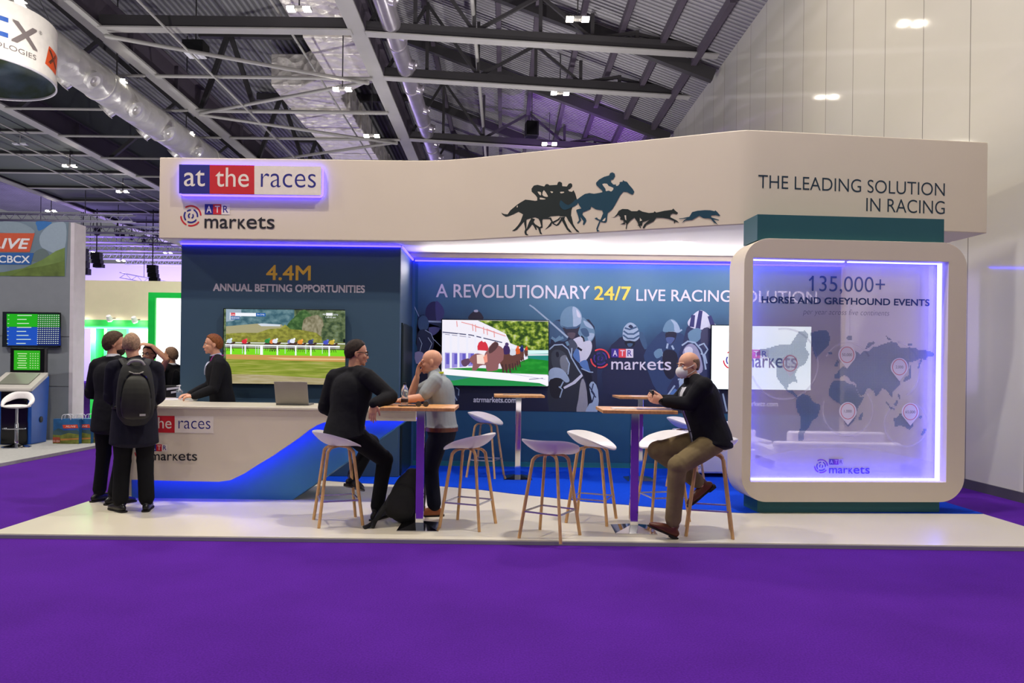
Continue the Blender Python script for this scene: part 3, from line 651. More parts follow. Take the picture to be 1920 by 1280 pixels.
body = [P_CB.st(*p) for p in ((246, 933), (546, 939), (762, 788), (762, 770), (246, 770))]
M_swoosh = mat('swoosh_blue', (58, 126, 160), rough=0.45, var=0.03)
MB().prism(body, lambda s, q, d: P_CB.pt(s, q, d), -0.62, 0.0).build('swoosh_base', M_swoosh, t, smooth=False, bevel=0.008)
lb = MB()
for p, q in zip(cs[:-1], cs[1:]):
    a = P_C.pt(p[0], p[1] + 0.025, -0.10); c = P_C.pt(q[0], q[1] + 0.025, -0.10); lb.bar(a, c, 0.03, 0.02)
lb.build('light_strip', M_led, t, smooth=False)
A = Art(P_C); races_sign(A, lambda x, y: (400.6 - (602.5 - x) * .581, 803 + (y - 350.5) * .581)); A.build('counter_sign', t)
fm = lambda x, y: (370 - (515 - x) * .664, 862.5 + (y - 427.5) * .664)
A = Art(P_C); markets_logo(A, *fm(358, 404.5), 13.3, *fm(384, 382.5), *fm(431, 401.7), *fm(383.8, 427.4), *fm(515, 405.5), R_, B_, D_, WH_); A.build('counter_logo', t)
wb = MB(); wb.prism([(-4.22, 8.0), (-4.05, 8.0), (-3.78, 8.8), (-4.05, 9.5), (-4.45, 9.5)], lambda s, q, d: (s, q, d), 0.041, 1.02); wb.build('return_unit', M_white, t, smooth=False)

# ------------------------------------------------------------------ framed glass display
FA, FB = Vector((2.427, 7.40)), Vector((4.786, 7.55))
P_F = Plane(FA, FB); P_G = P_F.shifted(-0.20)
t = thing('map_display', 'tall off-white rounded frame holding a lit glass panel with a world map', 'display', (3.6, 7.6, 0.04))
so, _ = P_F.st(1393, 700); s1, _ = P_F.st(1811, 700)
xl, _ = P_F.st(1410, 700); xr, _ = P_F.st(1776.5, 700)
zt = P_F.st(1411, 482.5)[1]; zb = P_F.st(1409, 903)[1]
z1 = P_F.st(1500, 448)[1]; z0 = P_F.st(1500, 941)[1]
outl = rrect(so, z0, s1, z1, 0.26, 10); hole = [(xr, zt), (xl, zt), (xl, zb), (xr, zb)]
fb = MB(); n = len(outl); fn = P_F.pt
fb.add([fn(a, c, 0) for a, c in outl] + [fn(a, c, -0.40) for a, c in outl], [[i, (i + 1) % n, n + (i + 1) % n, n + i] for i in range(n)])
oh = fb.add([fn(a, c, 0) for a, c in hole] + [fn(a, c, -0.40) for a, c in hole], [[i, (i + 1) % 4, 4 + (i + 1) % 4, 4 + i] for i in range(4)])
for tri in tessellate_polygon([[Vector((x, y, 0)) for x, y in outl], [Vector((x, y, 0)) for x, y in hole]]):
    fb.f.append([(i if i < n else oh + i - n) for i in tri]); fb.m.append(0)
    fb.f.append([(n + i if i < n else oh + 4 + i - n) for i in tri]); fb.m.append(0)
fb.build('frame', M_white, t, ang=30, bevel=0.006)
sa, _ = P_F.shifted(-0.06).st(1420, 960); sb, _ = P_F.shifted(-0.06).st(1761, 960)
MB().prism([(sa, 0.041), (sb, 0.041), (sb, z0 + .01), (sa, z0 + .01)], fn, -0.42, -0.06).build('plinth', M_teal, t, smooth=False)
sa, _ = P_F.shifted(-0.06).st(1420, 440); sb, _ = P_F.shifted(-0.06).st(1770, 440)
MB().prism([(sa, z1 - 0.01), (sb, z1 - 0.01), (sb, 3.10), (sa, 3.10)], fn, -0.42, -0.06).build('neck_block', M_teal, t, smooth=False)
lb = MB()
lb.prism([(xr - 0.016, zb), (xr, zb), (xr, zt), (xr - 0.016, zt)], fn, -0.16, -0.105)
xm = (xl + xr) / 2
lb.prism([(xl, zt - 0.012), (xm - .02, zt - 0.012), (xm - .02, zt), (xl, zt)], fn, -0.135, -0.105); lb.prism([(xm + .02, zt - 0.012), (xr, zt - 0.012), (xr, zt), (xm + .02, zt)], fn, -0.135, -0.105)
lb.prism([(xl, zb), (xr, zb), (xr, zb + 0.016), (xl, zb + 0.016)], fn, -0.175, -0.10); lb.prism([(xl, zb), (xl + 0.012, zb), (xl + 0.012, zt), (xl, zt)], fn, -0.135, -0.105)
M_ledp = mat('panel_led', (60, 60, 120), emit=16.0, var=0, ecol=(84, 86, 255))
lb.build('light_strip', M_ledp, t, smooth=False)
def film(name, rgb, cover, rough=0.5, gloss=0.0):
    m = bpy.data.materials.new(name); m.use_nodes = True; nt = m.node_tree; b = nt.nodes['Principled BSDF']; out = nt.nodes['Material Output']
    b.inputs['Base Color'].default_value = lin(rgb) + (1,); b.inputs['Roughness'].default_value = rough
    tr = nt.nodes.new('ShaderNodeBsdfTransparent'); mx = nt.nodes.new('ShaderNodeMixShader'); mx.inputs[0].default_value = cover
    nt.links.new(tr.outputs[0], mx.inputs[1]); nt.links.new(b.outputs[0], mx.inputs[2])
    last = mx
    if gloss:
        gl = nt.nodes.new('ShaderNodeBsdfGlossy'); gl.inputs['Roughness'].default_value = 0.03
        lw = nt.nodes.new('ShaderNodeFresnel'); lw.inputs['IOR'].default_value = 1.5
        m3 = nt.nodes.new('ShaderNodeMixShader'); nt.links.new(lw.outputs[0], m3.inputs[0]); nt.links.new(mx.outputs[0], m3.inputs[1]); nt.links.new(gl.outputs[0], m3.inputs[2]); last = m3
    nt.links.new(last.outputs[0], out.inputs['Surface']); return m
M_pane = film('hazy_glass', (226, 216, 236), 0.50, gloss=1)
gb = MB(); gb.flat([(xl, zb), (xr, zb), (xr, zt), (xl, zt)], fn, -0.20); gb.build('glass_pane', M_pane, t, smooth=False)
A = Art(P_G, 0.004)
M_lowfilm = film('white_film', (222, 214, 240), 0.42)
sw = [P_G.st(*p) for p in ((1409, 861), (1440, 853), (1480, 845), (1520, 840), (1565, 838), (1610, 840), (1660, 847), (1710, 857), (1760, 868))]
A.b.flat([(xl, zb), (xr, zb)] + [(xr, sw[-1][1])] + sw[::-1] + [(xl, sw[0][1])], P_G.pt, 0.002, A.mi(M_lowfilm)); A.build('frosted_film', t)
MI = film('map_blue_ink', (66, 112, 160), 0.60); WI = film('white_ink', (232, 226, 240), 0.30); PI_ = film('pin_white', (238, 232, 244), 0.92); PF_ = film('pin_white_thin', (238, 232, 244), 0.45)
a6 = lambda L: [(1400 + x / 5.12, 600 + y / 5.12) for x, y in L]
a7 = lambda L: [(1560 + x / 5.118, 600 + y / 5.118) for x, y in L]
lands = [a6([(612, 115), (640, 115), (700, 100), (760, 95), (790, 130), (800, 180), (785, 240), (740, 290), (690, 340), (665, 370), (640, 320), (620, 230)]),
         a6([(75, 330), (130, 280), (200, 270), (300, 240), (420, 230), (500, 110), (560, 100), (590, 140), (560, 260), (600, 330), (560, 420), (500, 450), (460, 520), (490, 600), (440, 590), (400, 620), (385, 680), (340, 620), (290, 560), (280, 440), (200, 350)]),
         a6([(375, 675), (440, 680), (495, 740), (480, 752), (440, 712)]),
         a6([(480, 740), (540, 705), (600, 725), (640, 790), (700, 810), (705, 840), (680, 930), (630, 960), (600, 1020), (560, 1070), (545, 1100), (540, 1160), (500, 1160), (490, 1105), (510, 1040), (520, 930), (480, 870), (475, 800)]),
         a7([(18, 520), (45, 515), (60, 480), (100, 440), (130, 460), (180, 400), (200, 300), (230, 300), (270, 330), (300, 300), (355, 295), (400, 250), (440, 250), (500, 225), (560, 205), (620, 215), (650, 265), (740, 260), (800, 265), (830, 290), (900, 290), (940, 300), (980, 325), (960, 345), (920, 350), (890, 385), (860, 370), (830, 375), (800, 395), (740, 400), (730, 450), (700, 520), (650, 570), (650, 620), (610, 660), (580, 690), (575, 745), (540, 700), (500, 660), (480, 655), (440, 710), (420, 740), (400, 680), (350, 650), (330, 670), (300, 720), (270, 725), (230, 650), (225, 600), (180, 590), (150, 540), (110, 530), (60, 560), (18, 560)]),
         a7([(-30, 660), (-5, 600), (20, 575), (110, 578), (150, 604), (215, 620), (240, 680), (270, 737), (302, 737), (280, 790), (240, 850), (225, 930), (190, 990), (150, 1020), (120, 980), (100, 880), (80, 810), (40, 780), (0, 760), (-28, 720)]),
         a7([(255, 960), (252, 930), (285, 882), (298, 885), (280, 958)]), a7([(590, 940), (620, 935), (650, 905), (690, 920), (740, 915), (780, 980), (770, 1030), (735, 1052), (700, 1020), (640, 1010), (600, 1025)]),
         a7([(680, 600), (750, 560), (760, 435), (742, 435), (735, 520), (690, 560)]), a7([(515, 770), (560, 830), (605, 850), (600, 862), (560, 850), (515, 795)]), a7([(585, 810), (620, 765), (632, 790), (615, 825)]), a7([(630, 710), (655, 715), (650, 770), (635, 740)]),
         a7([(842, 1110), (880, 1040), (906, 1040), (880, 1095)]), a7([(130, 175), (160, 148), (192, 148), (185, 190), (150, 192)]), a7([(318, 275), (340, 220), (400, 205), (405, 220), (345, 270)]), a7([(510, 148), (570, 185), (540, 192)]), a6([(780, 308), (818, 308), (818, 333), (785, 333)]), a7([(20, 440), (45, 380), (62, 400), (52, 440)]), a7([(815, 465), (850, 365), (865, 375), (830, 465)]), a7([(645, 890), (700, 900), (690, 915), (645, 905)]), a7([(725, 225), (765, 222), (765, 240), (730, 242)]), a7([(830, 930), (870, 900), (850, 950)])]
def inside(p, poly):
    c = False; j = len(poly) - 1
    for i in range(len(poly)):
        if (poly[i][1] > p[1]) != (poly[j][1] > p[1]) and p[0] < (poly[j][0] - poly[i][0]) * (p[1] - poly[i][1]) / (poly[j][1] - poly[i][1]) + poly[i][0]: c = not c
        j = i
    return c
A = Art(P_G, 0.005); mi = A.mi(MI); pit = 2.05
for L in lands:
    x0, x1 = min(p[0] for p in L), max(p[0] for p in L); y0, y1 = min(p[1] for p in L), max(p[1] for p in L)
    for ix in range(int(x0 / pit), int(x1 / pit) + 1):
        for iy in range(int(y0 / pit), int(y1 / pit) + 1):
            p = ((ix + .5) * pit, (iy + .5) * pit)
            if inside(p, L):
                h = pit * 0.46; q = [P_G.st(*r) for r in ((p[0] - h, p[1] - h), (p[0] + h, p[1] - h), (p[0] + h, p[1] + h), (p[0] - h, p[1] + h))]
                o = A.b.add([P_G.pt(s, c, 0.005) for s, c in q], [(0, 1, 2, 3)], mi)
A.build('world_map', t)['label'] = 'dotted blue world map'
A = Art(P_G, 0.0035)
for c, rx, ry, a0, a1 in (((1470, 682), 63, 66, -75, 100), ((1589, 694), 46, 52, 30, 150), ((1589, 768), 47, 48, 160, 400), ((1674, 694), 50, 54, -60, 80), ((1698.7, 795), 41, 41, -240, 78), ((1470, 682), 63, 66, 200, 285)):
    L = [(c[0] + rx * math.cos(math.radians(a0 + (a1 - a0) * i / 30)), c[1] - ry * math.sin(math.radians(a0 + (a1 - a0) * i / 30))) for i in range(31)]
    A = Art(P_G, 0.0035); A.line(L, 3.6, WI); A.build('halo_ring', t)
PR, PTX = ink((206, 62, 84)), ink((96, 92, 120))
for px_, py_, ty, s in ((1587.4, 664.9, 691, '50,000'), (1685.6, 688, 714.5, '2,000'), (1589, 770.6, 796.5, '1,000'), (1706, 772, 798, '65,000'), (1481, 681, 707.5, None)):
    A = Art(P_G, 0.008); r = 16.4
    head = [(px_ + r * math.cos(math.radians(a)), py_ - r * 1.05 * math.sin(math.radians(a))) for a in range(-32, 213, 7)]
    A.poly(head + [(px_, ty)], PI_ if s else PF_)
    ring = lambda rr_: [(px_ + rr_ * .88 * math.cos(2 * PI * i / 32), py_ + rr_ * math.sin(2 * PI * i / 32)) for i in range(33)]
    A.line(ring(14.6), 1.0, PR)
    if s: A.text(s, (px_ - (9.2 if len(s) > 5 else 7.2), py_ + 3.2), (px_ + (9.2 if len(s) > 5 else 7.2), py_ - 2.6), PTX, off=-0.004)
    A.build('map_pin', t)
A = Art(P_G, 0.006); HB = film('glass_lettering_blue', (32, 60, 110), 0.9)
FG = film('glass_figure_blue', (40, 72, 132), 0.85); A.text('135,000+', (1521.5, 550.2), (1659, 519.5), FG, off=-0.004); A.poly([(1515.8, 524.5), (1522.5, 517.8), (1524.6, 517.8), (1524.6, 521.2), (1517.6, 527.2)], FG); A.build('glass_lettering', t); A = Art(P_G, 0.006); A.text('HORSE AND GREYHOUND EVENTS', (1428, 567.7), (1742, 561.4), HB, bold=0.03); A.build('glass_lettering', t); A = Art(P_G, 0.006)
A.text('per year across five continents', (1505, 592.3), (1667, 581.5), film('glass_lettering_grey', (110, 104, 130), 0.7), off=-0.012, shear=0.22)
A.build('glass_lettering', t)
A = Art(P_G, 0.007); pv = ink((92, 66, 178)); pr = ink((128, 66, 190)); pw = ink((190, 178, 226))
markets_logo(A, 1539, 873.4, 13, 1553.8, 860, 1580.5, 870.4, 1553.8, 886.8, 1629.7, 874, pr, pv, pv, pw); A.build('glass_logo', t)
# ------------------------------------------------------------------ bar stools (back towards local -Y)
M_seat = mat('white_seat_shell', (234, 230, 230), rough=0.38, var=0.01)
M_rest = mat('steel_footrest', (190, 188, 192), rough=0.25, metal=0.8, var=0.02)
def make_stool():
    t = thing('bar_stool', 'white bar stool', 'stool', (0, 0, 0), 0, 'white shell bar stools with oak legs')
    b = MB(); nr, na = 9, 40
    def S(r, a, up=0.0):
        x = math.cos(a); y = math.sin(a)          # a = -90 deg is the back
        back = max(0.0, -y); fr_ = max(0.0, y); sd = abs(x)
        edge = 0.118 * back ** 1.2 + 0.080 * sd ** 2 * (1 - fr_ * .6) - 0.012 * fr_ ** 2
        R = 0.225 + 0.012 * sd + 0.006 * fr_
        z = 0.672 + edge * r ** 2.4 - 0.010 * fr_ * r ** 6
        return Vector((R * r * x * 1.0, R * r * y * 0.96 - 0.01, z + up))
    for up in (0.012, 0.0):
        o = b.add([S(0, 0, up)], [])
        for i in range(1, nr + 1): b.add([S(i / nr, 2 * PI * j / na, up) for j in range(na)], [])
        for j in range(na):
            j2 = (j + 1) % na; b.f.append([o, o + 1 + j, o + 1 + j2]); b.m.append(0)
            for i in range(nr - 1):
                p = o + 1 + i * na; q = p + na; b.f.append([p + j, q + j, q + j2, p + j2]); b.m.append(0)
    n0 = 1 + nr * na; e0 = 1 + (nr - 1) * na
    for j in range(na):
        j2 = (j + 1) % na; b.f.append([e0 + j, n0 + e0 + j, n0 + e0 + j2, e0 + j2]); b.m.append(0)
    b.build('seat_shell', M_seat, t, local=True, ang=60)
    for sx, sy in ((-1, -1), (1, -1), (1, 1), (-1, 1)):
        L = MB()
        foot_, knee = Vector((sx * .185, sy * .185, 0)), Vector((sx * .112, sy * .112, .600))
        L.tube([foot_, foot_.lerp(knee, .5), knee, Vector((sx * .104, sy * .104, .632)), Vector((sx * .088, sy * .086, .655)), Vector((sx * .062, sy * .060, .664)), Vector((sx * .012, sy * .010, .666))],
               [(.0115, .0135)] * 4 + [(.0125, .0125), (.014, .009), (.014, .007)], 12, Vector((sx, -sy, 0)), sub=3, ends=False, sq=.35)
        L.build('leg', M_oak, t, local=True, ang=50)
    r = MB(); z = 0.215; k = .158
    for (ax, ay), (bx, by) in (((-k, -k), (k, -k)), ((k, -k), (k, k)), ((k, k), (-k, k)), ((-k, k), (-k, -k))): r.bar((ax, ay, z), (bx, by, z), .012, .012)
    r.build('footrest', M_rest, t, local=True, smooth=False)
    return t
def mid(*ps):
    g = [G(*p) for p in ps]; return sum(g, Vector()) / len(g)
PZ = 0.04
def yaw_of(dx, dy): return math.atan2(-dx, dy)      # turns local +Y onto (dx, dy)
ST = [  # place, direction the stool faces, label
    (mid((580, 985.6), (608, 969), (659, 990), (686, 973)), (.93, .36), 'white stool under the seated man in the dark suit with glasses'),
    (mid((823, 978), (854, 997.7), (902, 975), (931, 990.7)), (-.93, .36), 'empty white stool right of the nearest table, beside the bald standing man'),
    (mid((870, 894.6), (914, 900), (951, 894.6), (905, 884)), (.95, -.30), 'empty white stool farthest back, by the blue wall under the racing screen'),
    (mid((974.7, 1009.4), (1050.8, 1018.8), (1008.7, 993), (1089.5, 1002.4)), (.50, .87), 'front empty white stool showing its back, near the platform edge'),
    (mid((1055.5, 973), (1105, 987.6), (1166, 978), (1110, 965)), (.93, -.36), 'empty white stool left of the seated masked man, behind the front stool'),
    (mid((1190, 972), (1241.7, 981), (1239, 961), (1292, 972)), (-.97, -.22), 'empty white stool half hidden behind the legs of the masked man'),
    (Vector((2.30, 9.15, PZ)), (.9, -.43), 'empty white stool at the rear table behind the masked man, mostly hidden'),
    (mid((1320.6, 1012), (1339, 988), (1387, 1003.4), (1270, 993)), (-.97, .25), 'white stool under the seated man in the white face mask'),
]
ROT = [0.12, -0.2, 0.2, 0.0, 0.35, -0.1, 0.3, -0.45]
stool0 = make_stool(); STOOLS = []
for i, (p, d, lab) in enumerate(ST):
    p.z = PZ if i not in (2, 6) else 0.046
    o = stool0 if i == 0 else dup(stool0)
    o.location = p; o.rotation_euler = (0, 0, yaw_of(*d)); o['label'] = lab; STOOLS.append(o)
    sc_ = 1.06
    o.scale = (sc_, sc_, sc_)

# ------------------------------------------------------------------ bar tables
def make_table():
    t = thing('bar_table', 'tall table', 'table', (0, 0, 0), 0, 'tall square oak tables with chrome columns')
    b = MB(); b.box((0, 0, 1.085), (0.645, 0.645, 0.030)); b.build('table_top', M_oak_top, t, local=True, smooth=False, bevel=0.004)
    MB().box((0, 0, 0.545), (0.074, 0.074, 1.05)).build('column', M_chrome, t, local=True, smooth=False, bevel=0.004)
    MB().box((0, 0, 1.062), (0.16, 0.16, 0.016)).build('top_bracket', M_chrome, t, local=True, smooth=False)
    b = MB(); k = 0.185
    b.add([(-k, -k, 0), (k, -k, 0), (k, k, 0), (-k, k, 0), (-k, -k, .008), (k, -k, .008), (k, k, .008), (-k, k, .008), (-.037, -.037, .05), (.037, -.037, .05), (.037, .037, .05), (-.037, .037, .05)],
          [(0, 1, 2, 3), (0, 1, 5, 4), (1, 2, 6, 5), (2, 3, 7, 6), (3, 0, 4, 7), (4, 5, 9, 8), (5, 6, 10, 9), (6, 7, 11, 10), (7, 4, 8, 11), (8, 9, 10, 11)])
    b.build('foot_plate', M_chrome, t, local=True, smooth=False)
    return t
tb0 = make_table()
for i, (x, y, r, lab) in enumerate([(-.745, 6.60, 0.0, 'nearest tall oak table with a water bottle, between the two talking men'), (1.19, 6.60, -.03, 'tall oak table with papers where the masked man leans'),
                                    (.196, 9.58, 0.02, 'tall oak table standing far back under the racing screen'), (1.80, 9.60, 0.0, 'tall oak table behind the masked man, by the blue wall')]):
    o = tb0 if i == 0 else dup(tb0)
    o.location = (x, y, PZ if i < 2 else 0.046); o.rotation_euler = (0, 0, r); o['label'] = lab
TT = PZ + 1.10

# ------------------------------------------------------------------ televisions
def television(plane, px, label, art, z_off=0.07):
    (x0, y0), (x1, y1) = px
    s0, t1 = plane.st(x0, y0); s1, _ = plane.st(x1, y0 + (x1 - x0) * .0125); _, t0 = plane.st((x0 + x1) / 2, y1)
    c = plane.pt((s0 + s1) / 2, t0, 0)
    t = thing('television', label, 'television', c, 0)
    fn = plane.pt
    MB().prism([(s0, t0), (s1, t0), (s1, t1), (s0, t1)], fn, 0.03, z_off).build('casing', M_gloss_black, t, smooth=False, bevel=0.004)
    MB().prism([(s0 + .4, t0 + .25), (s1 - .4, t0 + .25), (s1 - .4, t1 - .25), (s0 + .4, t1 - .25)], fn, -0.005, 0.031).build('wall_bracket', M_black, t, smooth=False)
    q = plane.shifted(z_off + .0015); A = Art(q, 0.0, 0.0002); m_ = .012
    A.b.flat([(s0 + m_, t0 + m_), (s1 - m_, t0 + m_), (s1 - m_, t1 - m_), (s0 + m_, t1 - m_)], q.pt, 0.0, A.mi(art[0]))
    A.d = 0.0006; art[1](A); A.build('screen_picture', t)
    return t
def screen_mat(name, stops, axis='Z', scale=1.0, nscale=(3, 3, 9), namp=0.5, emit=0.9, off=0.0, detail=5, band=None):
    """lit picture: colours in bands along the height, broken up by noise"""
    m = bpy.data.materials.new(name); m.use_nodes = True; nt = m.node_tree; b = nt.nodes['Principled BSDF']
    b.inputs['Base Color'].default_value = (.01, .01, .01, 1); b.inputs['Roughness'].default_value = .25
    tc = nt.nodes.new('ShaderNodeTexCoord'); sp = nt.nodes.new('ShaderNodeSeparateXYZ'); nt.links.new(tc.outputs['Object'], sp.inputs[0])
    mp = nt.nodes.new('ShaderNodeMapping'); mp.inputs['Scale'].default_value = nscale; nt.links.new(tc.outputs['Object'], mp.inputs['Vector'])
    nz = nt.nodes.new('ShaderNodeTexNoise'); nz.inputs['Scale'].default_value = 2.0; nz.inputs['Detail'].default_value = detail; nt.links.new(mp.outputs['Vector'], nz.inputs['Vector'])
    f = math_node(nt, 'ADD', math_node(nt, 'ADD', math_node(nt, 'MULTIPLY', sp.outputs[axis], scale), off), math_node(nt, 'MULTIPLY', math_node(nt, 'SUBTRACT', nz.outputs['Fac'], .5), namp))
    rp = nt.nodes.new('ShaderNodeValToRGB'); cr = rp.color_ramp
    cr.elements[0].position = stops[0][0]; cr.elements[0].color = lin(stops[0][1]) + (1,); cr.elements[1].position = stops[-1][0]; cr.elements[1].color = lin(stops[-1][1]) + (1,)
    for p, c in stops[1:-1]: e = cr.elements.new(p); e.color = lin(c) + (1,)
    nt.links.new(f, rp.inputs['Fac']); nt.links.new(rp.outputs['Color'], b.inputs['Emission Color']); b.inputs['Emission Strength'].default_value = emit
    return m
SE = 1.3
S = lambda *c: ink(c, SE)
d1 = lambda L: [(380 + x / 5.82, 560 + y / 5.82) for x, y in L]
M_trees = screen_mat('screen_trees', [(0.0, (34, 52, 30)), (.4, (60, 84, 52)), (.6, (108, 126, 82)), (1.0, (150, 170, 140))], nscale=(7, 7, 9), namp=1.5, off=.5, scale=0.1)
M_blue_trees = screen_mat('screen_far_trees', [(0.0, (40, 72, 92)), (.45, (66, 112, 128)), (.7, (110, 150, 160)), (1.0, (150, 178, 190))], nscale=(6, 6, 8), namp=1.4, off=.5, scale=.1)
M_green_tree = screen_mat('screen_green_tree', [(0.0, (30, 66, 30)), (.45, (58, 100, 48)), (.7, (92, 134, 72)), (1.0, (120, 150, 96))], nscale=(9, 9, 11), namp=1.4, off=.5, scale=.1)
M_bare_tree = screen_mat('screen_bare_tree', [(0.0, (96, 92, 66)), (.45, (136, 130, 98)), (.7, (172, 164, 134)), (1.0, (190, 184, 160))], nscale=(12, 12, 9), namp=1.5, off=.5, scale=.1)
M_bush = screen_mat('screen_bushes', [(0.0, (84, 92, 30)), (.45, (140, 140, 52)), (.7, (178, 178, 70)), (1.0, (200, 190, 120))], nscale=(8, 8, 12), namp=1.3, off=.5, scale=.1)
M_turf = screen_mat('screen_turf', [(0.0, (96, 112, 30)), (.45, (150, 168, 52)), (.7, (188, 190, 90)), (1.0, (206, 196, 150))], nscale=(1.5, 1.5, 22), namp=1.3, off=.5, scale=.1)
M_straw = screen_mat('screen_straw', [(0.0, (150, 140, 90)), (.5, (196, 180, 134)), (1.0, (226, 214, 188))], nscale=(2, 2, 26), namp=1.3, off=.5, scale=.1)
def art1(A):
    A.poly(d1([(255, 110), (1000, 118), (1000, 330), (255, 300)]), M_blue_trees)
    A.poly(d1([(255, 112), (420, 116), (425, 190), (330, 240), (255, 250)]), S(150, 168, 184))
    A.poly(d1([(255, 300), (600, 270), (860, 280), (880, 300), (860, 380), (255, 390)]), S(164, 158, 122))
    A.poly(d1([(600, 275), (640, 268), (850, 280), (845, 300), (640, 298)]), S(206, 214, 226))
    A.poly(d1([(920, 290), (1000, 200), (1060, 140), (1120, 120), (1200, 200), (1230, 300), (1160, 360), (960, 380)]), M_green_tree, 2)
    A.poly(d1([(1100, 230), (1180, 190), (1280, 180), (1320, 280), (1300, 400), (1100, 400)]), M_bare_tree, 2)
    A.poly(d1([(1290, 430), (1300, 330), (1340, 250), (1230, 150), (1320, 124), (1556, 130), (1556, 440)]), M_trees)
    A.poly(d1([(255, 380), (420, 370), (600, 372), (720, 330), (850, 320), (900, 280), (960, 330), (1080, 340), (1240, 370), (1300, 420), (1300, 476), (255, 466)]), M_bush)
    A.poly(d1([(255, 540), (1556, 560), (1556, 630), (255, 605)]), S(120, 214, 30))
    A.poly(d1([(255, 465), (1556, 478), (1556, 550), (255, 535)]), ink((118, 126, 70), SE))
    A.poly(d1([(255, 605), (1556, 628), (1556, 700), (255, 660)]), S(196, 148, 84))
    A.poly(d1([(700, 640), (1556, 655), (1556, 668), (900, 662)]), S(226, 190, 140))
    A.poly(d1([(255, 655), (1556, 690), (1556, 880), (1100, 860), (255, 830)]), M_turf)
    A.poly(d1([(255, 820), (700, 830), (1100, 855), (1556, 880), (1556, 938), (255, 922)]), M_straw)
    W_ = S(246, 248, 252)
    hs = [(300, 470, (200, 214, 232)), (465, 475, (214, 44, 60)), (715, 470, (40, 130, 70)), (770, 478, (226, 120, 60)), (800, 472, (220, 226, 240)), (965, 478, (110, 110, 180)), (990, 470, (224, 228, 242)), (1075, 482, (226, 140, 50)), (1190, 480, (54, 62, 110)), (1355, 486, (70, 80, 190)), (1420, 486, (196, 170, 60))]
    A.line(d1([(255, 478), (1556, 492)]), 1.3, W_)
    for x, y, c in hs:
        A.poly(d1([(x - 45, y + 20), (x - 20, y + 4), (x + 20, y + 8), (x + 48, y - 6), (x + 60, y + 8), (x + 40, y + 24), (x + 30, y + 60), (x - 30, y + 60)]), ink((70, 48, 40), SE))
        for k in (-34, -10, 16, 40): A.line(d1([(x + k * .6, y + 60), (x + k, y + 100)]), 1.0, ink((56, 40, 36), SE))
        A.poly(d1([(x - 36, y + 5), (x - 30, y - 25), (x + 5, y - 34), (x + 20, y - 10), (x + 8, y + 14)]), ink(c, SE), 2)
        A.poly(disc(d1([(x + 14, y - 32)])[0], 1.9, 8), ink(tuple(min(255, q + 30) for q in c), SE))
    A.line(d1([(250, 502), (1500, 522)]), 2.4, W_); A.line(d1([(250, 520), (1500, 540)]), 1.2, S(196, 206, 212))
    for x in (315, 470, 640, 655, 820, 1020, 1185, 1385): A.line(d1([(x, 505 + (x - 315) * .015), (x, 604 + (x - 315) * .02)]), 2.6, W_)
    for x in (440, 585, 612, 905, 1130, 1310): A.line(d1([(x, 500), (x, 600)]), 1.0, S(216, 224, 230))
    A.poly(d1([(303, 152), (588, 156), (588, 192), (303, 188)]), S(236, 240, 248)); A.poly(d1([(313, 153), (362, 154), (362, 186), (313, 185)]), S(208, 30, 48)); A.text('Live', d1([(319, 178)])[0], d1([(356, 161)])[0], W_)
    A.poly(d1([(588, 156), (692, 158), (692, 194), (588, 192)]), S(24, 92, 170)); A.text('5m 214y', d1([(600, 186)])[0], d1([(682, 165)])[0], W_)
    A.poly(d1([(303, 190), (310, 190), (310, 228), (303, 228)]), W_); A.poly(d1([(312, 190), (412, 192), (412, 228), (312, 226)]), S(30, 90, 160)); A.text('00:03:03', d1([(318, 219)])[0], d1([(406, 199)])[0], W_)
    A.poly(d1([(1352, 156), (1422, 157), (1422, 186), (1352, 185)]), S(240, 240, 246)); A.text('sky', d1([(1316, 182)])[0], d1([(1348, 160)])[0], W_); A.text('racing', d1([(1428, 186)])[0], d1([(1482, 162)])[0], S(210, 214, 220)); A.text('1:49:42 pm', d1([(1346, 215)])[0], d1([(1456, 196)])[0], W_)
television(P_tower, ((422.5, 578.3), (648.3, 720.8)), 'television on the navy tower showing horses galloping behind a white rail', (M_trees, art1))
d2 = lambda L: [(760 + x / 4.571, 560 + y / 4.571) for x, y in L]
M_leaf = screen_mat('screen_leaves', [(0.0, (16, 36, 8)), (.4, (60, 96, 20)), (.55, (130, 160, 40)), (.72, (196, 214, 90)), (1.0, (246, 250, 226))], nscale=(6, 6, 7), namp=2.0, off=.42, scale=.1)
M_lawn = screen_mat('screen_lawn', [(0.0, (6, 120, 30)), (.5, (20, 160, 44)), (1.0, (70, 200, 70))], nscale=(3, 3, 10), namp=1.2, off=.5, scale=.05)
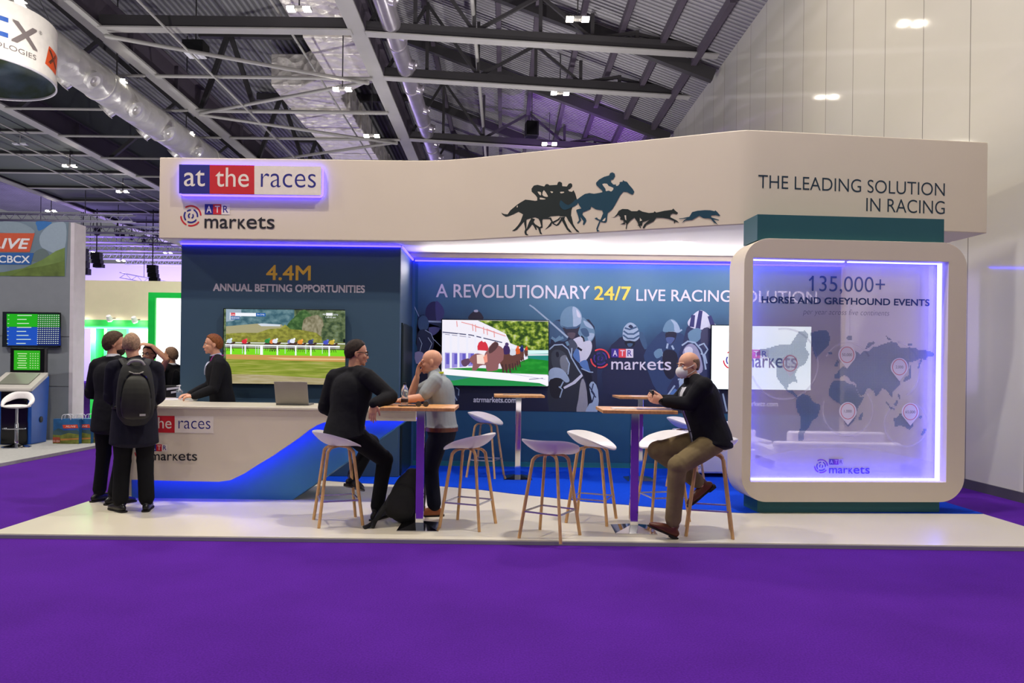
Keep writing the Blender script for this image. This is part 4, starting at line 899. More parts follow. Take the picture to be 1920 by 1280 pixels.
def art2(A):
    W_ = S(244, 242, 250)
    A.poly(d2([(318, 182), (900, 192), (900, 460), (318, 440)]), S(238, 234, 244))
    A.poly(d2([(620, 185), (1225, 194), (1225, 440), (1080, 450), (900, 380), (860, 300), (760, 250)]), M_leaf)
    for L in ([(440, 190), (445, 240)], [(575, 215), (580, 275)], [(600, 220), (604, 282)], [(670, 240), (674, 300)], [(700, 255), (704, 310)], [(760, 275), (764, 330)], [(480, 200), (560, 220), (860, 320)], [(600, 240), (660, 252)], [(700, 262), (800, 300)]): A.line(d2(L), 1.6, S(226, 150, 150))
    A.line(d2([(318, 285), (560, 310), (830, 375)]), 2.0, S(70, 74, 110)); A.line(d2([(318, 300), (560, 330)]), 1.2, S(140, 140, 170))
    A.poly(d2([(318, 460), (720, 470), (720, 560), (318, 600)]), S(150, 140, 214))
    for x in (330, 390, 455, 530, 600, 660): A.line(d2([(x, 300), (x, 600)]), 4.0, S(232, 232, 246))
    for x in (350, 420, 490, 560): A.poly(d2([(x, 470), (x + 26, 470), (x + 26, 560), (x, 560)]), S(98, 90, 190))
    A.poly(d2([(1050, 440), (1225, 440), (1225, 470), (1050, 475)]), S(210, 240, 240)); A.poly(d2([(1050, 475), (1225, 470), (1225, 540), (1050, 540)]), S(30, 130, 120)); A.line(d2([(1040, 482), (1225, 480)]), 2, W_)
    A.poly(d2([(318, 600), (560, 590), (820, 600), (1060, 510), (1225, 530), (1225, 650), (318, 615)]), M_lawn)
    bays = [(1040, 440, .35, (210, 70, 30)), (1000, 450, .55, (30, 40, 100)), (965, 470, .7, (210, 90, 40)), (925, 480, .8, (210, 214, 226)), (870, 470, 1.0, (60, 40, 90))]
    for x, y, k, c in bays:
        A.poly(d2([(x - 70 * k, y + 20 * k), (x - 30 * k, y - 40 * k), (x + 20 * k, y - 20 * k), (x + 30 * k, y + 60 * k), (x + 10 * k, y + 140 * k), (x - 40 * k, y + 130 * k)]), S(98, 62, 56), 2)
        for q in (-40, -10, 20): A.line(d2([(x + q * k, y + 90 * k), (x + (q + 10) * k, y + 165 * k)]), 3.2 * k, S(70, 46, 46))
        A.poly(d2([(x - 40 * k, y), (x - 20 * k, y - 70 * k), (x + 20 * k, y - 60 * k), (x + 25 * k, y)]), ink(c, SE), 2); A.poly(disc(d2([(x, y - 80 * k)])[0], 3.6 * k, 9), ink(tuple(min(255, v + 20) for v in c), SE))
    A.poly(d2([(480, 530), (540, 510), (560, 540), (520, 580), (490, 570)]), S(96, 66, 92), 2)
    A.poly(d2([(545, 520), (600, 470), (680, 470), (720, 410), (770, 365), (800, 400), (840, 430), (840, 520), (800, 560), (790, 610), (700, 620), (690, 570), (640, 575), (610, 610), (570, 610), (580, 560)]), S(140, 92, 94), 2)
    A.poly(d2([(720, 420), (770, 368), (800, 390), (770, 440), (720, 470)]), S(84, 56, 60), 2)
    A.poly(d2([(612, 480), (680, 475), (680, 560), (615, 555)]), S(240, 216, 206)); A.poly(d2([(668, 500), (700, 470), (705, 540), (680, 550)]), S(236, 150, 130))
    A.poly(d2([(620, 440), (630, 375), (680, 360), (712, 420), (690, 450)]), S(208, 50, 66), 2); A.poly(d2([(625, 440), (690, 445), (680, 480), (630, 470)]), S(240, 232, 240)); A.poly(disc(d2([(672, 358)])[0], 3.0, 9), S(244, 240, 246))
    A.poly(d2([(318, 598), (700, 625), (1225, 658), (1225, 745), (1150, 720), (318, 645)]), W_); A.line(d2([(1060, 690), (1180, 680)]), 1.4, S(120, 116, 150)); A.line(d2([(900, 640), (1200, 690)]), 1.0, S(190, 190, 214))
    A.poly(d2([(318, 648), (1150, 722), (1215, 748), (700, 745), (318, 740)]), ink((30, 138, 70), SE))
    A.poly(d2([(318, 650), (560, 672), (420, 700), (318, 700)]), S(60, 120, 130))
television(P_wall, ((828.5, 598.3), (1029.3, 724)), 'television on the mural wall showing horses leaving white starting stalls', (S(232, 228, 242), art2))
M_pale = screen_mat('screen_pale', [(0.0, (196, 222, 236)), (.5, (222, 236, 242)), (1.0, (240, 246, 248))], nscale=(1, 1, 1.4), namp=.9, off=.5, scale=.1, emit=1.9)
def art3(A): markets_logo(A, 1373, 675, 17.5, 1394, 655, 1441, 671.6, 1394, 688.5, 1494, 667, S(214, 50, 70), S(70, 60, 160), S(60, 64, 96), S(236, 240, 244))
television(P_wall, ((1330.8, 609), (1519, 731.3)), 'television showing a pale logo screen, partly behind the white frame', (M_pale, art3))

# ------------------------------------------------------------------ things on the tables and the counter
M_paper = mat('white_paper', (232, 230, 234), rough=0.6, var=0.02); M_lilac = mat('printed_leaflet', (170, 160, 190), rough=0.4, var=0.1, vscale=40)
def leaflet(x, y, z, r, label, m=M_paper, s=(0.21, 0.148), h=0.004, grp=None):
    b = MB(); b.box((x, y, z + h / 2), (s[0], s[1], h), r); return tag(b.build('leaflet', m, smooth=False, loc=(x, y, z)), label, 'leaflet', grp)
leaflet(1.08, 6.52, TT, .1, 'white leaflets lying on the left of the table where the masked man leans', h=.008)
leaflet(1.33, 6.44, TT, -.15, 'pale leaflet lying in front of the hands of the masked man', M_lilac, (.30, .16), .012)
leaflet(1.76, 9.5, .046 + 1.10, .1, 'white leaflet on the tall table behind the masked man')
leaflet(.10, 9.52, .046 + 1.10, -.1, 'grey leaflet on the table under the racing screen', mat('grey_leaflet', (120, 120, 132), rough=.4))
t = thing('eyeglasses', 'folded eyeglasses lying on the nearest table by the bald man', 'eyeglasses', (-.72, 6.45, TT), .2)
for sx in (-1, 1):
    MB().lathe([(.024, -.002), (.026, 0), (.024, .002)], (sx * .033, 0, .024), 20, axis=(0, 1, .2)).build('lens', mat('dark_lens', (60, 62, 72), rough=.08, var=0), t, local=True)
    b = MB(); b.tube([(sx * .062, 0, .03), (sx * .05, .06, .012), (-sx * .02, .075, .006)], .0025, 6); b.build('temple', M_black, t, local=True)
t = thing('phone', 'phone lying on the nearest table beside the water bottle', 'phone', (-.86, 6.5, TT), .3)
MB().box((0, 0, .005), (.15, .074, .009)).build('phone_case', M_black, t, local=True, smooth=False, bevel=.003); MB().box((0, 0, .0101), (.14, .066, .001)).build('phone_screen', mat('phone_glass', (150, 150, 160), rough=.08, var=0), t, local=True, smooth=False)
M_pet = mat('clear_plastic', (226, 234, 240), rough=.08, var=0, trans=.85, spec=.5)
t = thing('water_bottle', 'small clear water bottle with a dark cap on the nearest table', 'bottle', (-.90, 6.62, TT))
MB().lathe([(.028, 0), (.032, .006), (.032, .06), (.029, .085), (.033, .11), (.032, .135), (.026, .16), (.014, .182), (.0125, .19)], (0, 0, 0), 24).build('bottle_body', M_pet, t, local=True)
MB().lathe([(.0145, .188), (.0145, .205), (.012, .207)], (0, 0, 0), 20).build('bottle_cap', M_black, t, local=True)
MB().lathe([(.0328, .03), (.0332, .032), (.0332, .058), (.0328, .06)], (0, 0, 0), 24).build('bottle_label', mat('dark_label', (50, 34, 30), rough=.4), t, local=True)
CT = 1.052
t = thing('sanitiser_bottle', 'clear hand sanitiser pump bottle on the counter return', 'bottle', (-4.15, 9.33, CT))
b = MB(); b.box((0, 0, .055), (.075, .05, .11)); b.build('bottle_body', M_pet, t, local=True, smooth=False, bevel=.012, seg=3)
b = MB(); b.box((0, 0, .042), (.066, .042, .07)); b.build('blue_gel', mat('sanitiser_gel', (120, 170, 220), rough=.2, trans=.4), t, local=True, smooth=False, bevel=.008)
MB().lathe([(.014, .108), (.014, .125), (.006, .127), (.006, .155), (.015, .157), (.015, .170), (.012, .172)], (0, 0, 0), 16).build('pump', M_paper, t, local=True)
MB().bar((0, 0, .165), (-.035, -.01, .160), .010, .010).build('nozzle', M_paper, t, local=True, smooth=False)
leaflet(-4.02, 8.9, CT, .5, 'stack of white papers on the counter return beside the sanitiser bottle', s=(.30, .21), h=.012)
leaflet(-4.12, 9.1, CT, .2, 'purple and white leaflets behind the white papers on the counter return', M_lilac, (.21, .15), .010)
t = thing('laptop', 'open silver laptop seen from behind on the reception counter', 'laptop', (-2.33, 8.15, CT), PI + .03)
MB().box((0, .0, .009), (.36, .25, .016)).build('keyboard_base', mat('silver_laptop', (120, 118, 116), rough=.45, metal=.2), t, local=True, smooth=False, bevel=.004)
b = MB(); b.bar((0, .125, .018), (0, .215, .262), .36, .010, up=(0, -1, .3)); b.build('lid', mat('silver_lid', (140, 134, 128), rough=.45, metal=.15), t, local=True, smooth=False, bevel=.004)
b = MB(); b.bar((0, .119, .022), (0, .207, .256), .34, .003, up=(0, -1, .3)); b.build('laptop_screen', M_gloss_black, t, local=True, smooth=False)

# ------------------------------------------------------------------ sofas behind the glass
M_sofa = mat('white_leather', (222, 218, 224), rough=.4, var=.02)
def sofa(loc, rz, wd, label):
    t = thing('lounge_sofa', label, 'sofa', loc, rz, 'white sofas behind the lit frame')
    MB().box((0, 0, .22), (wd, .75, .34)).build('seat_base', M_sofa, t, local=True, smooth=False, bevel=.03, seg=3)
    MB().box((0, -.31, .42), (wd, .14, .36)).build('backrest', M_sofa, t, local=True, smooth=False, bevel=.03, seg=3)
    MB().box((0, .05, .45), (wd - .3, .58, .12)).build('seat_cushion', M_sofa, t, local=True, smooth=False, bevel=.04, seg=3)
    MB().box((.02, -.23, .62), (wd - .35, .14, .20)).build('back_cushion', M_sofa, t, local=True, smooth=False, bevel=.04, seg=3)
    for sx in (-1, 1):
        MB().box((sx * (wd / 2 - .06), .05, .36), (.12, .70, .30)).build('armrest', M_sofa, t, local=True, smooth=False, bevel=.03, seg=3)
        MB().box((sx * (wd / 2 - .1), -.3, .025), (.05, .05, .05)).build('foot', M_chrome, t, local=True, smooth=False)
sofa((4.05, 9.15, .046), 0.0, 1.52, 'white leather sofa with its back to the lit glass frame')
sofa((3.05, 10.25, .046), PI, 1.2, 'white leather sofa against the mural wall, left of the other sofa')
# ------------------------------------------------------------------ people
V3 = Vector
def skin(name, rgb): return mat(name, rgb, rough=0.5, var=0.05, vscale=12, spec=0.35)
SK_fair = skin('skin_fair', (214, 160, 132)); SK_tan = skin('skin_tan', (196, 142, 112)); SK_pink = skin('skin_pink', (216, 158, 128))
M_suit = mat('black_suit_cloth', (20, 20, 25), rough=0.85, var=0.12, vscale=14, spec=0.2, bump=0.9, bscale=9)
M_suit_navy = mat('navy_suit_cloth', (24, 24, 36), rough=0.85, var=0.12, vscale=14, spec=0.2, bump=0.9, bscale=9)
M_trs = mat('black_trouser_cloth', (15, 15, 18), rough=0.88, var=0.12, vscale=14, spec=0.2, bump=0.8, bscale=9)
M_khaki = mat('khaki_trouser_cloth', (122, 106, 76), rough=0.9, var=0.14, vscale=9, spec=0.15, bump=0.9, bscale=10)
M_jean = mat('dark_navy_trouser', (24, 26, 40), rough=0.9, var=0.12, vscale=10, spec=0.15)
M_grey = mat('grey_shirt_cloth', (146, 152, 156), rough=0.9, var=0.06, vscale=9, spec=0.15, bump=0.7, bscale=10)
M_shirt = mat('white_shirt_cloth', (220, 220, 226), rough=0.85, var=0.03)
M_shoe = mat('black_shoe_leather', (16, 14, 14), rough=0.35, var=0.1); M_brown = mat('brown_shoe_leather', (92, 46, 28), rough=0.4, var=0.15); M_tanshoe = mat('tan_shoe_leather', (150, 84, 42), rough=0.5, var=0.15)
M_sole = mat('shoe_sole', (26, 20, 18), rough=0.7)
M_eye = mat('eye_white', (226, 222, 216), rough=0.2, var=0); M_iris = mat('eye_iris', (44, 34, 28), rough=0.15, var=0); M_lip = mat('lip', (176, 104, 92), rough=0.5, var=0.05)
def hair_mat(name, rgb): return mat(name, rgb, rough=0.7, var=0.35, vscale=60, spec=0.25, bump=0.22, bscale=110)

class Person:
    def __init__(s, label, base, yaw, j, hyaw=0.0, hpitch=0.0, hroll=0.0, bulk=1.0, vox=0.0055, group=None, hem0=.06):
        """j: joints in local metres (x right, y forward, z up from the ground); hyaw turns the head left (+) or right (-)"""
        s.base = V3(base); s.R = Matrix.Rotation(yaw, 3, 'Z'); s.t = thing('person', label, 'person', base, 0, group); s.vox = vox; s.k = bulk; s.hem0 = hem0
        s.j = {n: (V3(p) if n.startswith('w_') else s.L(p)) for n, p in j.items()}
        for n in list(s.j):
            if n.startswith('w_'): s.j[n[2:]] = s.j.pop(n)
        s.yaw = yaw
        s.H = Matrix.Translation(s.j['head']) @ Matrix.Rotation(yaw + hyaw, 4, 'Z') @ Matrix.Rotation(hpitch, 4, 'X') @ Matrix.Rotation(hroll, 4, 'Y')
        J = s.j
        s.latp = (J['hipR'] - J['hipL']).normalized(); s.latc = (J['shR'] - J['shL']).normalized()
    def L(s, p): return s.base + s.R @ V3(p)
    def D(s, d): return (s.R @ V3(d)).normalized()
    def torso(s, grow=0.0, hem=0.06, hemgrow=None, top=True, shrink_top=0.0):
        J = s.j; k = s.k; pel, ch, nk = J['pelvis'], J['chest'], J['neck']
        dn = (pel - ch).normalized(); hg = grow if hemgrow is None else hemgrow
        wst = pel.lerp(ch, .48)
        P = [pel + V3((0, 0, -hem)), pel + V3((0, 0, 0.02)), wst, ch.lerp(wst, .35), ch + (nk - ch) * .2, ch.lerp(nk, .62), nk.lerp(ch, .10)]
        Rr = [(.160 * k + hg, .118 * k + hg), (.165 * k + grow, .122 * k + grow), (.150 * k + grow, .112 * k + grow), (.168 * k + grow, .120 * k + grow), (.176 * k + grow, .122 * k + grow), (.150 * k + grow, .100 * k + grow), (.070 + grow * .5, .062 + grow * .5)]
        Sd = [s.latp, s.latp, s.latp.lerp(s.latc, .4), s.latp.lerp(s.latc, .8), s.latc, s.latc, s.latc]
        return P, Rr, Sd
    def arm(s, b, sd, rad, end=1.0, n=12):
        J = s.j; a, e, w_ = J['sh' + sd], J['el' + sd], J['wr' + sd]
        w2 = e.lerp(w_, end)
        b.tube([a, a.lerp(e, .5), e.lerp(a, .12)], [rad[0], rad[1], rad[2]], n); b.tube([e.lerp(a, .14), e, e.lerp(w2, .45), w2], [rad[2], rad[2] * .98, rad[3], rad[4]], n, sub=2); b.ell(e, (rad[2],) * 3, None, 16, 10)
    def leg(s, b, sd, rad, end=1.0, n=14):
        J = s.j; a, e, w_ = J['hip' + sd], J['kn' + sd], J['an' + sd]; w2 = e.lerp(w_, end)
        b.tube([a, a.lerp(e, .45), e.lerp(a, .1)], [rad[0], rad[1], rad[2]], n); b.tube([e.lerp(a, .12), e, e.lerp(w2, .4), w2], [rad[2], rad[2], rad[3], rad[4]], n, sub=2); b.ell(e, (rad[2] * 1.04,) * 3, None, 18, 12)
    def yoke(s, b, r):
        J = s.j; m = J['chest'].lerp(J['neck'], .60); b.tube([J['shL'].lerp(m, .1), J['shL'].lerp(m, .55), m, J['shR'].lerp(m, .55), J['shR'].lerp(m, .1)], [r, r * 1.12, r * 1.18, r * 1.12, r], 16)
    def hand(s, b, sd, dirv, palm, curl=0.35, thumb=0.6, spread=0.10, sz=1.0):
        """dirv: along the fingers, palm: the way the palm faces"""
        w_ = s.j['wr' + sd]; d = V3(dirv).normalized(); p = V3(palm); p = (p - d * p.dot(d)).normalized(); l = d.cross(p)   # l runs to the index side for one hand
        # right hand, fingers forward (+y), palm down (-z): thumb points left (-x): d x p = (0,1,0)x(0,0,-1) = (-1,0,0)
        ix = l if sd == 'R' else -l
        b.tube([w_ - d * .02, w_ + d * .015, w_ + d * .05 * sz, w_ + d * .088 * sz], [(.027, .021), (.030, .019), (.039, .017), (.040, .0135)], 12, l, sub=2)
        for off, ln, up in ((.030, .074, 0), (.0105, .083, .003), (-.0095, .077, .001), (-.0285, .060, -.004)):
            c = w_ + d * (.086 + up) * sz + ix * off * sz; f = (d + ix * off * spread * 40 * .25).normalized(); q = [c - f * .012, c]; a = curl * .55
            for i, sg in enumerate((.44, .31, .25)):
                f2 = (f * math.cos(a) + p * math.sin(a)).normalized(); c = c + f2 * ln * sg * sz; q.append(c); a += curl * (1.0 - .15 * i)
            b.tube(q, [.0090 * sz, .0088 * sz, .0080 * sz, .0074 * sz, .0062 * sz], 8)
        c = w_ + d * .022 * sz + ix * .026 * sz; t1 = (d * .72 + ix * (.75 - thumb * .3) + p * (.15 + thumb * .45)).normalized(); t2 = (d * .9 + ix * .2 + p * (.1 + thumb * .5)).normalized()
        b.tube([c - t1 * .012, c + t1 * .036 * sz, c + t1 * .036 * sz + t2 * .032 * sz, c + t1 * .036 * sz + t2 * .055 * sz], [.0135 * sz, .0115 * sz, .0095 * sz, .0075 * sz], 8)
    def headmesh(s, b, jaw=1.0):
        H = s.H
        b.ell((0, -.012, .030), (.077, .098, .090), H, 28, 18); b.ell((0, .020, -.028), (.062, .070, .084), H, 24, 16); b.ell((0, .034, -.076), (.046 * jaw, .050, .034), H, 20, 12)
        b.ell((0, .070, -.097), (.021, .018, .016), H, 14, 8); b.ell((0, .080, .020), (.050, .014, .010), H, 16, 8)
        for x in (-1, 1):
            b.ell((x * .036, .064, -.026), (.026, .024, .022), H, 14, 8); b.ell((x * .012, .093, -.036), (.010, .010, .008), H, 10, 6)
            E_ = H @ Matrix.Translation((x * .077, -.010, -.010)) @ Matrix.Rotation(x * .35, 4, 'Z') @ Matrix.Rotation(-.2, 4, 'X')
            b.ell((0, -.006, .004), (.008, .020, .031), E_, 14, 10); b.ell((0, .004, -.022), (.007, .010, .010), E_, 10, 6)
        b.tube([H @ V3((0, .086, .014)), H @ V3((0, .095, -.012)), H @ V3((0, .1025, -.033))], [.009, .0105, .0125], 10); b.ell((0, .088, -.060), (.023, .010, .0085), H, 14, 8); b.ell((0, .084, -.073), (.019, .010, .008), H, 14, 8)
        b.tube([s.j['neck'] + V3((0, 0, -.05)), s.j['neck'].lerp(s.H @ V3((0, -.02, -.06)), .5), s.H @ V3((0, -.012, -.045))], [(.060, .062), (.056, .059), (.057, .060)], 16)
    def face(s, par, iris=M_iris, brow=None, look=0.0, mouth=True):
        H = s.H
        for x in (-1, 1):
            MB().ell((x * .031, .0800, .0015), (.0135, .0105, .0080), H, 12, 8).build('eye', M_eye, par); MB().ell((x * .031 + look, .0895, .0015), (.0058, .0022, .0060), H, 10, 6).build('iris', iris, par)
            if brow:
                b = MB(); b.tube([H @ V3((x * .014, .0935, .020)), H @ V3((x * .033, .092, .025)), H @ V3((x * .050, .078, .020))], [.0035, .0042, .0028], 8, sub=3); b.build('eyebrow', brow, par)
        if mouth:
            b = MB(); b.tube([H @ V3((-.022, .086, -.066)), H @ V3((0, .0985, -.066)), H @ V3((.022, .086, -.066))], [(.002, .002), (.0045, .004), (.002, .002)], 8, sub=3); b.build('mouth', M_lip, par)
    def hair(s, m, kind, thick=.012, name='hair', seed=0):
        lines = {'short': [(-1, -.78), (-.5, -.72), (-.25, -.52), (0, -.14), (.15, .02), (.35, .25), (.55, .46), (.8, .58), (1, .65)],
                 'long': [(-1, -.90), (-.5, -.88), (-.2, -.66), (.05, -.25), (.2, .02), (.4, .25), (.55, .48), (.8, .60), (1, .66)],
                 'cap': [(-1, -.72), (-.5, -.66), (-.2, -.42), (.05, -.06), (.3, .25), (.6, .58), (1, .9)]}
        ln = lines['cap' if kind in ('ring', 'stubble') else kind]
        rnd = random.Random(seed)
        ph = [rnd.uniform(0, 6.28) for _ in range(6)]
        def fn(d):
            y = d.y; th = ln[0][1]
            for (y0, a), (y1, c) in zip(ln[:-1], ln[1:]):
                if y >= y0: th = a + (c - a) * min(1, (y - y0) / (y1 - y0))
            e = d.z - th
            if kind == 'ring': e = min(e, .50 - d.z - .35 * max(0, y))
            q = max(0.0, min(1.0, (e + .10) / .24)); q = q * q * (3 - 2 * q)
            n_ = .5 + .5 * math.sin(9 * math.atan2(d.x, d.y + .01) + ph[0] + 3 * d.z) * math.sin(11 * d.z + ph[1] + 4 * d.x)
            return .78 + q * (.222 + thick / .09 * (1 + .35 * n_) + (.07 * max(0, d.z) * max(0, d.y + .1) if kind == 'short' else 0))
        b = MB(); b.ell((0, -.014, .0165), (.0765, .0965, .1045), s.H, 56, 44, fn=fn)
        return b.build(name, m, s.body, ang=80)
    def shoe(s, sd, toe, m, pitch=0.0, name='shoe', ln=1.0):
        a = s.j['an' + sd]; f = V3(toe); f.z = 0; f.normalize(); up = V3((0, 0, 1)); l = f.cross(up)
        M = Matrix((l, f, up)).transposed(); M = M @ Matrix.Rotation(pitch, 3, 'X')
        T = lambda x, y, z: a + M @ V3((x, y * ln, z - .088))
        b = MB(); b.tube([T(0, -.058, .036), T(0, -.03, .042), T(0, .06, .044), T(0, .13, .036), T(0, .195, .026)], [(.030, .036), (.035, .044), (.040, .042), (.044, .033), (.032, .022)], 14, M @ V3((1, 0, 0)), sub=2, sq=.15)
        b.tube([T(0, -.015, .04), T(0, -.012, .075), T(0, -.010, .105)], [(.036, .046), (.036, .046), (.039, .047)], 14, M @ V3((1, 0, 0)))
        nrm = M @ V3((0, 0, 1)); o = T(0, 0, .006)
        b.v = [v - nrm * min(0, (v - o).dot(nrm)) for v in b.v]
        sh = b.build(name, m, s.t, vox=.006, sm=2)
        out = [(.033, -.085), (.038, -.03), (.038, .04), (.047, .12), (.044, .18), (.020, .222), (-.012, .222), (-.038, .18), (-.042, .12), (-.034, .04), (-.036, -.03), (-.031, -.085), (0, -.097)]
        q = MB(); q.prism(smooth_poly(out, 3), lambda x, y, z: T(x, y, z), 0.0, .014); q.prism(rrect(-.034, -.092, .036, -.01, .02, 3), lambda x, y, z: T(x, y, z), -.012, .002)
        q.build('sole', M_sole, sh, ang=60)
        return sh
    def build_body(s, m, handsL, handsR, jaw=1.0, armr=None, extra=None):
        b = MB(); P, Rr, Sd = s.torso(0, s.hem0); b.tube(P, Rr, 22, Sd, sub=3, capf=.5)
        s.headmesh(b, jaw)
        for sd in 'LR':
            s.arm(b, sd, armr or [.054, .047, .040, .039, .027]); s.leg(b, sd, [.084, .076, .056, .054, .040])
            b.tube([s.j['neck'].lerp(s.j['sh' + sd], .25) + V3((0, 0, -.022)), s.j['sh' + sd]], [.044, .050], 12)
        s.yoke(b, .052)
        if handsL: s.hand(b, 'L', *handsL)
        if handsR: s.hand(b, 'R', *handsR)
        s.body = b.build('body', m, s.t, vox=s.vox, sm=1)
        return s.body
    def jacket(s, m, hem=.28, hemw=.045, grow=.026, name='suit_jacket', sleeve=1.0, srad=None, vox=.009, collar=True):
        b = MB(); P, Rr, Sd = s.torso(grow, hem, hemw); b.tube(P, Rr, 26, Sd, sub=3, capf=.25); s.yoke(b, .078)
        for sd in 'LR':
            s.arm(b, sd, srad or [.078, .072, .062, .058, .046], sleeve, 14)
            b.tube([s.j['neck'].lerp(s.j['sh' + sd], .24) + V3((0, 0, .002)), s.j['sh' + sd]], [.066, .076], 14)
        if collar:
            b.tube([s.j['neck'] + V3((0, 0, -.03)), s.j['neck'].lerp(s.H @ V3((0, -.02, -.06)), .26)], [(.084, .086), (.076, .078)], 18, capf=.15)
        s.fr = None
        o = b.build(name, m, s.t, vox=vox, sm=7)
        P, Rr, Sd = s.torso(grow, hem, hemw); tb_ = MB(); s.fr = tb_.tube(P, Rr, 26, Sd, sub=6); return o
    def patch(s, name, m, rows, lift=.008, par=None, nseg=8):
        """cloth lying on the jacket's chest; rows: (t along the torso 0 hem .. 1 neck, angle from, angle to) in degrees off the front middle, + to the person's right"""
        b = MB(); prev = None; n = len(s.fr) - 1
        V = catmull([V3(r) for r in rows], 4)
        for r in V:
            i = max(0, min(n, r[0] * n)); i0 = int(i); i1 = min(n, i0 + 1); f = i - i0
            c0, a0, b0, r0, t0 = s.fr[i0]; c1, a1, b1, r1, t1 = s.fr[i1]
            c = c0.lerp(c1, f); a = a0.lerp(a1, f); bb = b0.lerp(b1, f); rr = r0.lerp(r1, f)
            row = []
            for lf in (lift, -.004):
                for q in range(nseg + 1):
                    g = math.radians(r[1] + (r[2] - r[1]) * q / nseg); row.append(c + a * (rr.x + lf) * math.sin(g) + s.fs * bb * (rr.y + lf) * math.cos(g))
            o = b.add(row, [])
            if prev is not None:
                N = nseg + 1
                for q in range(nseg):
                    b.f.append([prev + q, prev + q + 1, o + q + 1, o + q]); b.m.append(0); b.f.append([prev + N + q, o + N + q, o + N + q + 1, prev + N + q + 1]); b.m.append(0)
                b.f.append([prev, o, o + N, prev + N]); b.m.append(0); b.f.append([prev + nseg, prev + N + nseg, o + N + nseg, o + nseg]); b.m.append(0)
            prev = o
        return b.build(name, m, par or s.t, ang=60)
    @property
    def fs(s):
        c, a, bb, r, t = s.fr[len(s.fr) // 2]; return 1.0 if bb.dot(s.D((0, 1, 0))) > 0 else -1.0
    def trousers(s, m, rad=None, end=.93, vox=.009, hem=None, belt=None):
        b = MB(); J = s.j; k = s.k; hem = (s.hem0 + .04) if hem is None else hem
        b.tube([J['pelvis'] + V3((0, 0, -hem)), J['pelvis'], J['pelvis'].lerp(J['chest'], .28)], [(.150 * k, .115 * k), (.180 * k, .137 * k), (.168 * k, .128 * k)], 22, s.latp, capf=.4)
        for sd in 'LR': s.leg(b, sd, rad or [.100, .092, .074, .066, .066], end, 16)
        return b.build('trousers', m, s.t, vox=vox, sm=3)
    def collar(s, m, name='shirt_collar'):
        b = MB(); n0 = s.j['neck']; h = s.H @ V3((0, -.015, -.06))
        b.tube([n0.lerp(h, .05), n0.lerp(h, .46)], [(.071, .075), (.066, .069)], 24, ends=False); return b.build(name, m, s.t)
def stand(p, k=1.0, **kw):
    j = dict(pelvis=(0, 0, .95 * k), chest=(0, .02, 1.29 * k), neck=(0, .02, 1.49 * k), head=(0, .045, 1.652 * k), shL=(-.185, .01, 1.425 * k), shR=(.185, .01, 1.425 * k), elL=(-.25, -.02, 1.13 * k), elR=(.25, -.02, 1.13 * k), wrL=(-.23, .10, .89 * k), wrR=(.23, .10, .89 * k),
             hipL=(-.09, 0, .93 * k), hipR=(.09, 0, .93 * k), knL=(-.10, .02, .50 * k), knR=(.10, .02, .50 * k), anL=(-.11, -.02, .088), anR=(.11, -.02, .088))
    j.update(kw); return j
HB_dark = hair_mat('dark_brown_hair', (40, 28, 22)); HB_brown = hair_mat('brown_hair', (74, 54, 40)); HB_red = hair_mat('ginger_hair', (124, 72, 36)); HB_grey = hair_mat('cropped_grey_brown_hair', (150, 120, 96)); HB_short = hair_mat('short_greying_hair', (126, 98, 78))
# --- standing man with brown hair and beard, back left
p = Person('man in dark suit with brown hair and beard standing at the counter, leftmost', (-4.08, 7.58, PZ), -0.22,
           stand(0, 1.0, elL=(-.27, .02, 1.13), wrL=(-.12, .27, 1.08), elR=(.27, .03, 1.13), wrR=(.13, .27, 1.10), w_anL=(-4.24, 7.66, PZ + .088), w_anR=(-4.00, 7.50, PZ + .088), knL=(-.13, .05, .50), knR=(.12, .02, .50)), hyaw=-.85, hpitch=-.06)
p.build_body(SK_tan, (p.D((.8, .5, -.1)), p.D((0, -1, 0)), .5), (p.D((-.8, .5, -.1)), p.D((0, -1, 0)), .5))
p.jacket(M_suit, .20, .05, .030); p.trousers(M_trs); p.shoe('L', p.D((.25, 1, 0)), M_shoe); p.shoe('R', p.D((.5, .9, 0)), M_shoe); p.collar(M_shirt)
p.hair(HB_brown, 'long', .014, seed=1); p.face(p.body, brow=HB_brown)
b = MB(); b.ell((0, .034, -.072), (.056, .062, .052), p.H, 28, 18, fn=lambda d: .90 if (d.z > .55 or d.y < -.35) else 1.03); b.tube([p.H @ V3((-.03, .086, -.052)), p.H @ V3((0, .103, -.049)), p.H @ V3((.03, .086, -.052))], [.005, .008, .005], 8, sub=3); b.build('beard', hair_mat('dark_beard', (44, 30, 24)), p.body)
P1 = p
# --- bald man with backpack
p = Person('man with cropped hair and black backpack standing with his back to us', (-3.635, 7.18, PZ), 0.50,
           stand(0, .985, head=(-.03, .045, 1.627), elL=(-.215, .06, 1.12), wrL=(-.12, .30, 1.02), elR=(.225, .10, 1.12), wrR=(.19, .34, 1.05), w_anL=(-3.74, 7.13, PZ + .088), w_anR=(-3.515, 7.20, PZ + .088)), hyaw=-.25, hpitch=-.05, bulk=1.05)
p.build_body(SK_fair, (p.D((.5, .9, -.1)), p.D((0, 0, -1)), .4), (p.D((0, 1, -.1)), p.D((0, 0, -1)), .3), jaw=1.08)
p.jacket(M_suit_navy, .27, .055, .030); p.trousers(M_trs, [.106, .100, .080, .074, .074]); p.shoe('L', p.D((-.4, .9, 0)), M_shoe); p.shoe('R', p.D((.20, 1, 0)), M_shoe); p.collar(M_suit_navy, 'jacket_collar')
p.hair(HB_grey, 'stubble', .005, seed=2); p.face(p.body, brow=HB_grey)
b = MB()
